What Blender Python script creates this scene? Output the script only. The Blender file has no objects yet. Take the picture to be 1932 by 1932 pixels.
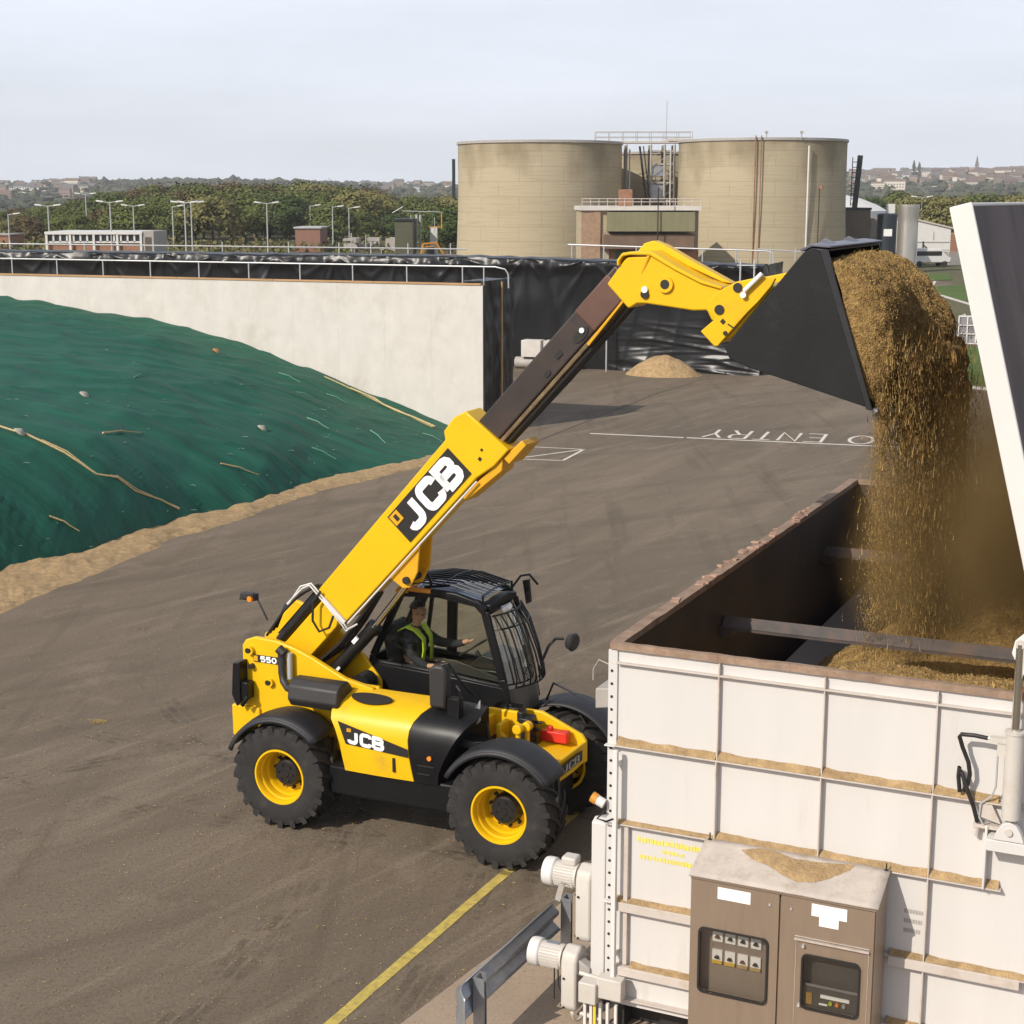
import bpy, math, random
from mathutils import Vector, Matrix, noise
R = math.radians
SC = bpy.context.scene
COL = SC.collection
random.seed(7)

# ------------------------------------------------------------------ camera
CAM_H, PITCH, FPX = 7.5, R(11.2), 2980.0          # eye height, downward pitch, focal length in 1932-px units
cam_d = bpy.data.cameras.new('camera'); cam = bpy.data.objects.new('camera', cam_d); COL.objects.link(cam)
cam.location = (0, 0, CAM_H); cam.rotation_euler = (R(90) - PITCH, 0, 0)
cam_d.sensor_width = 36; cam_d.lens = FPX / 1932 * 36; cam_d.clip_start = .1; cam_d.clip_end = 9000
SC.camera = cam
CP, SP = math.cos(PITCH), math.sin(PITCH)
def _ray(x, y):
    dx, dy = (x - 966) / FPX, (y - 966) / FPX
    return dx, CP - SP * dy, -(SP + CP * dy)
def gp(x, y, z=0.0):
    r = _ray(x, y); t = (CAM_H - z) / -r[2]
    return (r[0] * t, r[1] * t, z)
def atY(x, y, Y):
    r = _ray(x, y); t = Y / r[1]
    return (r[0] * t, Y, CAM_H + r[2] * t)

# ------------------------------------------------------------------ mesh builder
class MB:
    def __init__(s): s.v = []; s.f = []; s.m = []; s.mi = 0
    def add(s, vs, fs):
        b = len(s.v); s.v.extend([tuple(p) for p in vs])
        for f in fs: s.f.append([i + b for i in f]); s.m.append(s.mi)
        return s
    def box(s, x0, x1, y0, y1, z0, z1):
        vs = [(x, y, z) for x in (x0, x1) for y in (y0, y1) for z in (z0, z1)]
        return s.add(vs, [(0,1,3,2),(4,6,7,5),(0,4,5,1),(2,3,7,6),(0,2,6,4),(1,5,7,3)])
    def obox(s, c, sx, sy, sz, rot):                # oriented box: centre, full sizes, 3x3 matrix
        vs = []
        for x in (-.5, .5):
            for y in (-.5, .5):
                for z in (-.5, .5):
                    p = rot @ Vector((x*sx, y*sy, z*sz)); vs.append((c[0]+p.x, c[1]+p.y, c[2]+p.z))
        return s.add(vs, [(0,1,3,2),(4,6,7,5),(0,4,5,1),(2,3,7,6),(0,2,6,4),(1,5,7,3)])
    def bar(s, a, b, w, h, up=(0,0,1)):             # rectangular bar from a to b
        a, b = Vector(a), Vector(b); d = (b - a); L = d.length; d.normalize()
        u = Vector(up); sd = d.cross(u)
        if sd.length < 1e-4: sd = d.cross(Vector((1,0,0)))
        sd.normalize(); u = sd.cross(d)
        m = Matrix((d, sd, u)).transposed()
        return s.obox((a + b) / 2, L, w, h, m)
    def prism(s, pts, a0, a1, axis='y'):            # extrude a 2D outline along an axis
        n = len(pts)
        def P(p, a):
            if axis == 'y': return (p[0], a, p[1])
            if axis == 'x': return (a, p[0], p[1])
            return (p[0], p[1], a)
        vs = [P(p, a0) for p in pts] + [P(p, a1) for p in pts]
        fs = [list(range(n)), list(range(2*n-1, n-1, -1))]
        fs += [(i, i+n, (i+1) % n + n, (i+1) % n) for i in range(n)]
        return s.add(vs, fs)
    def tube(s, pts, r, n=8, cap=True, r1=None):
        pts = [Vector(p) for p in pts]; k = len(pts); vs = []; prev = None
        for i, p in enumerate(pts):
            t = (pts[min(i+1, k-1)] - pts[max(i-1, 0)]).normalized()
            if prev is None:
                u = t.cross(Vector((0,0,1)))
                if u.length < 1e-3: u = t.cross(Vector((1,0,0)))
            else:
                u = prev - t * prev.dot(t)
            u.normalize(); prev = u; w = t.cross(u)
            rr = r if r1 is None else r + (r1 - r) * i / max(1, k-1)
            for j in range(n):
                a = 2 * math.pi * j / n; vs.append(p + (u * math.cos(a) + w * math.sin(a)) * rr)
        fs = [(i*n + j, i*n + (j+1) % n, (i+1)*n + (j+1) % n, (i+1)*n + j) for i in range(k-1) for j in range(n)]
        if cap: fs += [list(range(n-1, -1, -1)), list(range((k-1)*n, k*n))]
        return s.add(vs, fs)
    def lathe(s, prof, c, axis, n=32, cap=True, a0=0.0, a1=None):     # prof: (radius, height along axis)
        ax = Vector(axis).normalized(); u = ax.cross(Vector((0,0,1)))
        if u.length < 1e-3: u = Vector((1,0,0))
        u.normalize(); w = ax.cross(u); c = Vector(c); full = a1 is None
        m = n if full else n + 1; A = 2*math.pi if full else a1 - a0; vs = []
        for r, h in prof:
            for j in range(m):
                a = a0 + A * j / n; vs.append(c + ax * h + (u * math.cos(a) + w * math.sin(a)) * r)
        fs = []
        for i in range(len(prof) - 1):
            for j in range(n): 
                k = (j+1) % m
                fs.append((i*m + j, i*m + k, (i+1)*m + k, (i+1)*m + j))
        if cap and full: fs += [list(range(m-1, -1, -1)), list(range((len(prof)-1)*m, len(prof)*m))]
        return s.add(vs, fs)
    def grid(s, fn, nu, nv):
        vs = [fn(i / nu, j / nv) for i in range(nu+1) for j in range(nv+1)]
        return s.add(vs, [(i*(nv+1)+j, (i+1)*(nv+1)+j, (i+1)*(nv+1)+j+1, i*(nv+1)+j+1) for i in range(nu) for j in range(nv)])
    def ribbon(s, pts, w, P):                        # flat mitred stroke; P maps (u,v) to 3D
        k = len(pts); closed = (abs(pts[0][0]-pts[-1][0]) + abs(pts[0][1]-pts[-1][1])) < 1e-6
        vs = []
        for i in range(k):
            a = Vector(pts[i-1] if i else (pts[-2] if closed else pts[0])); b = Vector(pts[i]); c = Vector(pts[i+1] if i < k-1 else (pts[1] if closed else pts[-1]))
            d1 = (b - a); d2 = (c - b)
            if d1.length < 1e-9: d1 = d2
            if d2.length < 1e-9: d2 = d1
            d1.normalize(); d2.normalize(); n1 = Vector((-d1.y, d1.x)); n2 = Vector((-d2.y, d2.x)); m = n1 + n2
            m = n1 if m.length < 1e-3 else m.normalized(); sc = w / 2 / max(.4, m.dot(n1))
            vs += [P(*(b + m*sc)), P(*(b - m*sc))]
        return s.add(vs, [(2*i, 2*i+1, 2*i+3, 2*i+2) for i in range(k-1)])
    def build(s, name, mat, parent=None, smooth=None, bevel=0, seg=2, solid=0):
        me = bpy.data.meshes.new(name); me.from_pydata(s.v, [], s.f); me.update()
        o = bpy.data.objects.new(name, me); COL.objects.link(o)
        for m in (mat if isinstance(mat, (list, tuple)) else [mat]): me.materials.append(m)
        if max(s.m or [0]) > 0: me.polygons.foreach_set('material_index', s.m)
        if bevel:
            b = o.modifiers.new('edge', 'BEVEL'); b.width = bevel; b.segments = seg; b.limit_method = 'ANGLE'; b.angle_limit = R(35); b.harden_normals = False
        if solid:
            b = o.modifiers.new('thick', 'SOLIDIFY'); b.thickness = solid; b.offset = 0
        if smooth is not None or bevel:
            me.polygons.foreach_set('use_smooth', [True] * len(me.polygons))
            me.set_sharp_from_angle(angle=R(smooth if smooth is not None else 35))
        if parent is not None: o.parent = parent
        return o

def tag(o, label=None, cat=None, group=None, kind=None):
    if label: o['label'] = label
    if cat: o['category'] = cat
    if group: o['group'] = group
    if kind: o['kind'] = kind
    return o
def empty(name, loc, rz=0, label=None, cat=None, group=None):
    o = bpy.data.objects.new(name, None); COL.objects.link(o); o.location = loc; o.rotation_euler = (0, 0, rz)
    o.empty_display_size = .2
    return tag(o, label, cat, group)
def copy_tree(o, parent=None):
    c = o.copy(); COL.objects.link(c)
    if parent is not None: c.parent = parent
    for ch in list(o.children): copy_tree(ch, c)
    return c
def lin(r, g, b):
    f = lambda c: (c/255/12.92) if c/255 <= .04045 else ((c/255+.055)/1.055)**2.4
    return (f(r), f(g), f(b))

# ------------------------------------------------------------------ materials
def node(nt, typ, **kw):
    n = nt.nodes.new(typ)
    for k, v in kw.items():
        if hasattr(n, k) and k not in ('inputs',): setattr(n, k, v)
    return n
def mat(name, col, rough=.5, metal=0.0, var=.12, scale=3.0, bump=0.0, bscale=40.0, dirt=None, dscale=1.5, damt=.5, spec=.5, coat=0.0, stretch=None, col2=None, alpha=None, detail=6):
    m = bpy.data.materials.new(name); m.use_nodes = True; nt = m.node_tree; b = nt.nodes['Principled BSDF']; L = nt.links
    b.inputs['Roughness'].default_value = rough; b.inputs['Metallic'].default_value = metal
    b.inputs['Specular IOR Level'].default_value = spec; b.inputs['Coat Weight'].default_value = coat; b.inputs['Coat Roughness'].default_value = .15
    tc = nt.nodes.new('ShaderNodeTexCoord'); src = tc.outputs['Object']
    if stretch:
        mp = nt.nodes.new('ShaderNodeMapping'); mp.inputs['Scale'].default_value = stretch; L.new(src, mp.inputs[0]); src = mp.outputs[0]
    n1 = nt.nodes.new('ShaderNodeTexNoise'); n1.inputs['Scale'].default_value = scale; n1.inputs['Detail'].default_value = detail; n1.inputs['Roughness'].default_value = .62
    L.new(src, n1.inputs['Vector'])
    rp = nt.nodes.new('ShaderNodeValToRGB'); rp.color_ramp.elements[0].position = .3; rp.color_ramp.elements[1].position = .7
    c2 = col2 or tuple(min(1, c * (1 + var)) for c in col); c1 = col if col2 else tuple(c * (1 - var) for c in col)
    rp.color_ramp.elements[0].color = (*c1, 1); rp.color_ramp.elements[1].color = (*c2, 1)
    L.new(n1.outputs['Fac'], rp.inputs['Fac']); out = rp.outputs['Color']
    if dirt:
        n2 = nt.nodes.new('ShaderNodeTexNoise'); n2.inputs['Scale'].default_value = dscale; n2.inputs['Detail'].default_value = 9; n2.inputs['Roughness'].default_value = .7
        L.new(src, n2.inputs['Vector'])
        r2 = nt.nodes.new('ShaderNodeValToRGB'); r2.color_ramp.elements[0].position = .62 - .25*damt; r2.color_ramp.elements[1].position = .85 - .25*damt
        r2.color_ramp.elements[1].color = (min(1, .35+damt), min(1, .35+damt), min(1, .35+damt), 1); L.new(n2.outputs['Fac'], r2.inputs['Fac'])
        mx = nt.nodes.new('ShaderNodeMixRGB'); mx.inputs[2].default_value = (*dirt, 1); L.new(r2.outputs['Color'], mx.inputs[0]); L.new(out, mx.inputs[1]); out = mx.outputs[0]
    L.new(out, b.inputs['Base Color'])
    if bump:
        n3 = nt.nodes.new('ShaderNodeTexNoise'); n3.inputs['Scale'].default_value = bscale; n3.inputs['Detail'].default_value = 8
        L.new(src, n3.inputs['Vector'])
        bp = nt.nodes.new('ShaderNodeBump'); bp.inputs['Strength'].default_value = min(1, bump); bp.inputs['Distance'].default_value = .02 * max(1, bump)
        L.new(n3.outputs['Fac'], bp.inputs['Height']); L.new(bp.outputs['Normal'], b.inputs['Normal'])
    return m
def glass(name, tint, op=.12, rough=.03, ior=1.45):
    m = bpy.data.materials.new(name); m.use_nodes = True; nt = m.node_tree; nt.nodes.clear(); L = nt.links
    o = nt.nodes.new('ShaderNodeOutputMaterial'); t = nt.nodes.new('ShaderNodeBsdfTransparent'); g = nt.nodes.new('ShaderNodeBsdfGlossy')
    t.inputs[0].default_value = (*tint, 1); g.inputs['Roughness'].default_value = rough; g.inputs[0].default_value = (.9, .9, .9, 1)
    fr = nt.nodes.new('ShaderNodeFresnel'); fr.inputs[0].default_value = ior
    ad = nt.nodes.new('ShaderNodeMath'); ad.operation = 'ADD'; ad.inputs[1].default_value = op * .3; L.new(fr.outputs[0], ad.inputs[0])
    mx = nt.nodes.new('ShaderNodeMixShader'); L.new(ad.outputs[0], mx.inputs[0]); L.new(t.outputs[0], mx.inputs[1]); L.new(g.outputs[0], mx.inputs[2]); L.new(mx.outputs[0], o.inputs[0])
    return m

YEL = (.76, .45, .004)
M = {}
def mk():
    M['yellow'] = mat('yellow_paint', YEL, .42, var=.05, scale=1.5, dirt=(.36, .21, .05), dscale=2.6, damt=.2, coat=.08, spec=.35)
    M['yellow_dirty'] = mat('worn_yellow_paint', (.70, .36, .006), .5, var=.08, scale=3, dirt=(.20, .10, .03), dscale=3, damt=.4)
    M['black'] = mat('black_plastic', (.0075, .0075, .0085), .40, var=.25, scale=4, dirt=(.024, .020, .017), dscale=3, damt=.12, spec=.28)
    M['grey_plastic'] = mat('dark_grey_plastic', (.026, .024, .023), .55, var=.15, scale=4, dirt=(.06, .05, .04), dscale=3, damt=.2)
    M['fender'] = mat('fender_rubber', (.019, .019, .022), .55, var=.2, scale=5, dirt=(.065, .056, .047), dscale=4, damt=.25)
    M['tyre'] = mat('tyre_rubber', (.019, .0175, .017), .8, var=.25, scale=6, dirt=(.060, .048, .037), dscale=5, damt=.42, bump=.3, bscale=60)
    M['steel_dark'] = mat('bare_dark_steel', (.060, .046, .042), .42, metal=.35, var=.2, scale=2, dirt=(.10, .055, .035), dscale=2, damt=.4, stretch=(1, 1, 1))
    M['bucket'] = mat('worn_black_steel', (.0115, .0115, .012), .5, metal=.1, var=.25, scale=2.5, dirt=(.036, .030, .025), dscale=2.2, damt=.3, bump=.08, bscale=30, spec=.35)
    M['chrome'] = mat('chrome_rod', (.75, .72, .66), .18, metal=1, var=.05)
    M['white_paint'] = mat('white_paint', (.66, .64, .61), .5, var=.04, scale=2)
    M['white_plain'] = mat('white_lettering', (.86, .86, .84), .55, var=.02)
    M['black_plain'] = mat('black_decal', (.018, .016, .015), .5, var=.1)
    M['red'] = mat('red_paint', (.62, .025, .015), .4, var=.08)
    M['amber'] = mat('amber_lens', (.85, .25, .02), .25, var=.05)
    M['hub'] = mat('black_hub', (.012, .012, .012), .4, var=.2, dirt=(.06, .05, .04), damt=.2)
    M['glass'] = glass('cab_glass', (.93, .94, .90), -.03, .03, 1.28)
    M['hose'] = mat('rubber_hose', (.018, .016, .015), .5, var=.2)
    M['orange'] = mat('orange_paint', (.62, .26, .03), .5, var=.1)
    M['binwhite'] = mat('white_painted_steel', (.60, .575, .55), .55, var=.035, scale=1.2, dirt=(.44, .36, .28), dscale=2.2, damt=.16, bump=.12, bscale=3, stretch=(2.2, 2.2, .32))
    M['binrib'] = mat('white_rib_steel', (.53, .47, .42), .55, var=.08, scale=3, dirt=(.36, .22, .12), dscale=5, damt=.35)
    M['rust'] = mat('rusty_rim_steel', (.29, .20, .14), .8, var=.25, scale=5, dirt=(.19, .09, .055), dscale=6, damt=.5, bump=.4, bscale=30)
    M['bininside'] = mat('rusty_bin_lining', (.040, .029, .026), .6, var=.4, scale=1.2, dirt=(.06, .026, .017), dscale=1.2, damt=.5)  # rusty lining, its base colour darkened to carry the shade inside the bin
    M['binplate'] = mat('grey_liner_plate', (.17, .15, .14), .6, var=.15, scale=2, dirt=(.10, .07, .05), dscale=2, damt=.4)
    M['beam'] = mat('grey_angle_steel', (.075, .062, .058), .6, var=.3, scale=4, dirt=(.12, .06, .04), dscale=4, damt=.6)
    M['liddark'] = mat('dark_lid_sheet', (.135, .103, .094), .8, var=.2, scale=.9, dirt=(.066, .051, .047), dscale=.8, damt=.6, stretch=(2, 2, .35), bump=.08, bscale=6)
    M['silage'] = mat('chopped_silage', (.34, .215, .075), .95, var=.5, scale=22, dirt=(.18, .10, .028), dscale=7, damt=.6, bump=1.5, bscale=60)
    M['silage_pale'] = mat('pale_spilt_silage', (.385, .26, .13), .95, var=.3, scale=9, dirt=(.24, .155, .075), dscale=3, damt=.5, bump=1.0, bscale=50)
    M['grain1'] = mat('silage_bits_gold', (.34, .215, .066), .95, var=.4, scale=3)
    M['grain2'] = mat('silage_bits_brown', (.19, .11, .030), .95, var=.4, scale=3)
    M['grain3'] = mat('silage_bits_straw', (.40, .28, .115), .95, var=.3, scale=3)
    M['cabinet'] = mat('brown_stainless_steel', (.30, .225, .165), .42, metal=.4, var=.06, scale=2, dirt=(.23, .17, .12), dscale=3, damt=.3, stretch=(6, 6, 1))
    M['cabroof'] = mat('dusty_cabinet_roof', (.46, .40, .35), .75, var=.12, scale=4, dirt=(.30, .235, .17), dscale=7, damt=.45, bump=.2, bscale=40)
    M['paper'] = mat('white_paper', (.86, .85, .83), .7, var=.03, scale=9)
    M['galv'] = mat('galvanised_steel', (.36, .37, .39), .42, metal=.6, var=.18, scale=6, dirt=(.20, .19, .19), dscale=3, damt=.4)
    M['galv_pale'] = mat('pale_galvanised_rail', (.50, .50, .50), .45, metal=.25, var=.1, scale=5)
    M['motor'] = mat('beige_motor_paint', (.54, .50, .45), .5, var=.05, scale=3, dirt=(.45, .38, .30), dscale=4, damt=.3)
    M['grey_paint'] = mat('grey_paint', (.36, .33, .30), .6, var=.1)
    M['skin'] = mat('skin', (.55, .30, .20), .55, var=.06, scale=9)
    M['navy'] = mat('dark_jacket_cloth', (.022, .024, .034), .9, var=.3, scale=6, bump=.3, bscale=30)
    M['hivis'] = mat('yellow_green_safety_cloth', (.72, .97, .07), .7, var=.08, scale=6, bump=.3, bscale=30)
    M['hair'] = mat('dark_hair', (.015, .012, .010), .7, var=.3, scale=20)
mk()

# ------------------------------------------------------------------ lettering strokes on a unit cell
def _arc(cx, cy, rx, ry, a0, a1, n=5): return [(cx + rx*math.cos(R(a0+(a1-a0)*i/n)), cy + ry*math.sin(R(a0+(a1-a0)*i/n))) for i in range(n+1)]
GLY = {
 'J': [[(.78,1), (.78,.3)] + _arc(.5,.3,.28,.3,0,-90) + [(.22,0)] + _arc(.22,.22,.22,.22,-90,-180,3)],
 'C': [[(.95,.74)] + _arc(.72,.74,.23,.26,0,90) + _arc(.25,.72,.25,.28,90,180) + _arc(.25,.28,.25,.28,180,270) + _arc(.72,.26,.23,.26,270,360)],
 'B': [[(.0,0),(.0,1),(.62,1)] + _arc(.62,.76,.26,.24,90,-90) + [(.0,.52)], [(.3,.52),(.66,.52)] + _arc(.66,.26,.28,.26,90,-90) + [(0,0)]],
 'N': [[(0,0),(0,1),(1,0),(1,1)]], 'O': [_arc(.5,.5,.5,.5,0,360,16)], 'E': [[(1,1),(0,1),(0,0),(1,0)], [(0,.5),(.8,.5)]],
 'T': [[(0,1),(1,1)], [(.5,1),(.5,0)]], 'R': [[(0,0),(0,1),(.75,1)] + _arc(.75,.76,.22,.24,90,-90) + [(0,.52)], [(.5,.52),(1,0)]],
 'Y': [[(0,1),(.5,.5),(1,1)], [(.5,.5),(.5,0)]],
 '5': [[(.95,1),(.1,1),(.05,.58),(.6,.6)] + _arc(.6,.3,.36,.3,80,-90) + [(.05,.04)]],
 '0': [_arc(.5,.5,.45,.5,0,360,14)],
 '4': [[(.72,0),(.72,1),(0,.32),(1,.32)]],
}
def text(mb, s, P0, x0, y0, w, h, gap, stroke, slant=0.0):
    e = 1e-3; o_ = Vector(P0(x0, y0)); nn = (Vector(P0(x0+e, y0)) - o_).cross(Vector(P0(x0, y0+e)) - o_).normalized(); cnt = [0]
    def P(u, v): return tuple(Vector(P0(u, v)) + nn*.0006*cnt[0])
    for ch in s:
        if ch == ' ': x0 += w * .75; continue
        for st in GLY[ch]:
            cnt[0] += 1
            mb.ribbon([(x0 + u*w + slant*v*h, y0 + v*h) for u, v in st], stroke, P)
        x0 += w + gap
    return x0

# ------------------------------------------------------------------ light and sky
SUN_AZ, SUN_EL = R(227), R(36)
sd = Vector((math.sin(SUN_AZ)*math.cos(SUN_EL), math.cos(SUN_AZ)*math.cos(SUN_EL), math.sin(SUN_EL)))
sl = bpy.data.lights.new('sun', 'SUN'); sl.energy = 3.9; sl.angle = R(.6); sl.color = (1, .93, .82)
so = bpy.data.objects.new('sun', sl); COL.objects.link(so); so.rotation_euler = (-sd).to_track_quat('-Z', 'Y').to_euler(); so.location = (-40, -40, 60)
W = bpy.data.worlds.new('World'); SC.world = W; W.use_nodes = True
nt = W.node_tree; nt.nodes.clear(); L = nt.links
wo = nt.nodes.new('ShaderNodeOutputWorld'); bg = nt.nodes.new('ShaderNodeBackground'); sky = nt.nodes.new('ShaderNodeTexSky')
sky.sky_type = 'NISHITA'; sky.sun_disc = False; sky.sun_elevation = SUN_EL; sky.sun_rotation = SUN_AZ; sky.air_density = 1.0; sky.dust_density = 2.2; sky.ozone_density = 1.5; sky.altitude = 60
bg.inputs['Strength'].default_value = .10
tc = nt.nodes.new('ShaderNodeTexCoord')
mp = nt.nodes.new('ShaderNodeMapping'); mp.inputs['Scale'].default_value = (1.6, 1.6, 9.0); L.new(tc.outputs['Generated'], mp.inputs[0])
cn = nt.nodes.new('ShaderNodeTexNoise'); cn.inputs['Scale'].default_value = 2.2; cn.inputs['Detail'].default_value = 7; cn.inputs['Roughness'].default_value = .55; L.new(mp.outputs[0], cn.inputs['Vector'])
cr = nt.nodes.new('ShaderNodeValToRGB'); cr.color_ramp.elements[0].position = .36; cr.color_ramp.elements[1].position = .72
cr.color_ramp.elements[0].color = (.78, .78, .78, 1); cr.color_ramp.elements[1].color = (1, 1, 1, 1); L.new(cn.outputs['Fac'], cr.inputs['Fac'])
sz = nt.nodes.new('ShaderNodeSeparateXYZ'); L.new(tc.outputs['Generated'], sz.inputs[0])
ze = nt.nodes.new('ShaderNodeMapRange'); ze.inputs[1].default_value = .12; ze.inputs[2].default_value = .55; ze.inputs[3].default_value = 1; ze.inputs[4].default_value = .30; L.new(sz.outputs[2], ze.inputs[0])
zm = nt.nodes.new('ShaderNodeMath'); zm.operation = 'MULTIPLY'; L.new(cr.outputs[0], zm.inputs[0]); L.new(ze.outputs[0], zm.inputs[1])
mx = nt.nodes.new('ShaderNodeMixRGB'); L.new(zm.outputs[0], mx.inputs[0]); L.new(sky.outputs[0], mx.inputs[1]); mx.inputs[2].default_value = (8.7, 9.2, 10.3, 1)
L.new(mx.outputs[0], bg.inputs[0]); L.new(bg.outputs[0], wo.inputs[0])
SC.view_settings.view_transform = 'Standard'; SC.view_settings.look = 'None'; SC.view_settings.exposure = .09; SC.view_settings.gamma = 1
SC.cycles.max_bounces = 8; SC.cycles.transparent_max_bounces = 24
# ================================================================== TELEHANDLER (local: x forward, y to its left, z up)
VX, VY, VA = -2.3415, 19.1498, R(-24.43)
tel = empty('telehandler', (VX, VY, 0), VA, 'yellow telescopic handler tipping its raised black bucket into the white bin', 'telehandler')
Y = M['yellow']; K = M['black']
# -- frame
f = MB()
f.prism([(-1.0,.93),(-.99,1.21),(-.87,1.28),(-.87,2.05),(-.82,2.12),(-.69,2.17),(-.38,2.16),(-.12,2.10),(.15,2.0),(.59,1.80),(.99,1.72),(.99,1.25),(.66,1.2),(.5,.8),(-.5,.8)], -.56, -.48)
f.prism([(-1.0,1.1),(-1.0,2.0),(-.83,2.14),(-.70,2.31),(-.52,2.50),(-.36,2.46),(.1,2.2),(.5,1.86),(.72,1.6),(.72,1.1)], .13, .20)
f.box(-1.03, -.62, -.60, .60, .86, 1.27)
f.box(-.90, -.60, -.47, .12, 1.29, 1.80)
f.prism([(.5,.8),(1.02,1.22),(1.02,1.72),(.60,1.72),(.5,1.3)], -.475, -.40)
f.build('frame', Y, tel, bevel=.018)
f = MB(); f.box(-.8, 3.2, -.44, .44, .46, .88); f.box(.62, 2.30, -1.02, -.45, .50, .86); f.box(.7, 2.2, .45, 1.0, .50, .90); f.box(2.1, 2.5, -.44, .44, .84, 1.18)
f.box(.75, 2.05, -.46, 1.02, .90, 1.30)
f.build('chassis', K, tel, bevel=.03)
for wx in (0, 2.92): f = MB(); f.tube([(wx, -.95, .62), (wx, .95, .62)], .16, 12); f.build('axle', M['hub'], tel, smooth=40)
f = MB()                                                             # front yokes and cross plate
f.prism([(2.05,1.02),(2.05,1.47),(2.30,1.50),(2.66,1.50),(2.74,1.30),(2.74,1.02)], -.03, .03)
f.prism([(2.60,.95),(2.60,1.42),(2.82,1.42),(3.34,1.20),(3.40,1.12),(3.40,.86),(3.30,.80)], .32, .38)
f.prism([(2.30,.92),(2.34,1.16),(2.86,1.20),(3.06,1.16),(3.34,1.10),(3.36,1.0),(3.28,.80)], -.50, -.44)
f.add([(2.9,-.44,1.12),(3.33,-.44,1.05),(3.33,.32,1.05),(2.9,.32,1.12),(2.9,-.44,1.06),(3.33,-.44,1.0),(3.33,.32,1.0),(2.9,.32,1.06)], [(0,1,2,3),(7,6,5,4),(0,4,5,1),(1,5,6,2),(2,6,7,3),(3,7,4,0)])
f.add([(3.335,-.50,1.09),(3.40,.38,1.12),(3.40,.34,.88),(3.33,.1,.80),(3.28,-.30,.78),(3.29,-.50,.82),(3.29,-.50,1.09),(3.35,.38,1.12),(3.35,.34,.88),(3.28,.1,.80),(3.23,-.30,.78),(3.24,-.50,.82)],
      [(0,5,4,3,2,1),(6,7,8,9,10,11),(0,1,7,6),(1,2,8,7),(2,3,9,8),(3,4,10,9),(4,5,11,10),(5,0,6,11)])
f.box(2.30, 2.36, -.42, .0, 1.0, 1.44)
f.build('front_frame', M['yellow'], tel, bevel=.014)
f = MB()
for yy, x in ((-.33, 2.80), (-.20, 2.86)): f.tube([(x, yy, 1.05), (x, yy, 1.40)], .032, 8); f.lathe([(.06,-.05),(.06,.05)], (x, yy, 1.40), (0,1,0), 14)
f.bar((2.55,-.30,1.30), (2.80,-.30,1.10), .05, .06); f.box(2.52, 2.58, -.34, -.08, 1.18, 1.42)
f.build('lift_bracket', Y, tel, bevel=.01)
f = MB(); f.box(2.72, 2.86, -.14, .08, 1.06, 1.46); f.box(2.68, 2.75, -.1, .05, 1.40, 1.52)
for i in range(4): f.tube([(2.86, -.1+.055*i, 1.16+.07*i), (2.93, -.1+.055*i, 1.16+.07*i)], .022, 8)
f.build('valve_block', M['hub'], tel, bevel=.012)
f = MB(); f.box(2.88, 3.22, .14, .28, 1.12, 1.25); f.tube([(2.99,.2,1.25),(2.99,.2,1.30)], .035, 10); f.build('hydraulic_accumulator', M['red'], tel, bevel=.025)
f = MB(); f.lathe([(.05,-.02),(.05,.02)], (2.52,.1,1.53), (0,0,1), 12); f.box(2.40, 2.66, .02, .2, 1.49, 1.525); f.build('step_plate', K, tel, bevel=.01)

# -- wheels
def tyre_mb(sgn):
    m = MB(); rr, wd = .615, .46
    prof = [(.335,-.23),(.36,-.255),(.46,-.276),(.55,-.266),(.604,-.245),(.621,-.18),(.627,0),(.621,.18),(.604,.245),(.55,.266),(.46,.276),(.36,.255),(.335,.23)]
    m.lathe(prof, (0,0,0), (0,1,0), 56, cap=False)
    n = 21
    for side in (-1, 1):
        for k in range(n):
            a = 2*math.pi*(k + (.5 if side > 0 else 0))/n
            st = []
            for t in range(6):                                        # lug runs from the centre line to the shoulder, swept back
                q = t / 5; y = side*(-.02 + q*.290); aa = a + (.36*q**.8)*sgn
                w = .030 + .014*q; top = .664 - .022*q**3; base = .606 - .05*q**3
                for da, r in ((-w/.62, base), (-w*.72/.62, top), (w*.72/.62, top), (w/.62, base)):
                    st.append((r*math.cos(aa+da), y, r*math.sin(aa+da)))
            y2 = side*.290; fs = []
            for t in range(5):
                for j in range(3): fs.append((t*4+j, t*4+j+1, (t+1)*4+j+1, (t+1)*4+j))
            fs += [(3,2,1,0), (20,21,22,23)]
            aa = a + .36*sgn                                          # foot running down the sidewall
            for da in (-.062, .062): st += [(.525*math.cos(aa+da), side*.272, .545*math.sin(aa+da))]
            fs += [(20,23,25,24), (20,24,25,23)][:1] + [(21,22,25,24)]
            m.add(st, fs)
    return m
def rim_mb(s):      # s = -1 outward is -y
    m = MB()
    pr = [(.335,.20),(.352,.235),(.345,.252),(.325,.252),(.312,.23),(.306,.18),(.290,.16),(.284,.12),(.284,.08),(.266,.055),(.262,.02),(.255,-.02),(.248,-.04),(.12,-.04)]
    m.lathe([(r, h) for r, h in pr], (0,0,0), (0,s,0), 48, cap=False)
    m.lathe([(.335,.20),(.335,-.23),(.30,-.23)], (0,0,0), (0,s,0), 32, cap=False)
    m.obox((-.10, s*.10, .262), .05, .05, .04, Matrix.Rotation(.36, 3, 'Y'))
    return m
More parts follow.
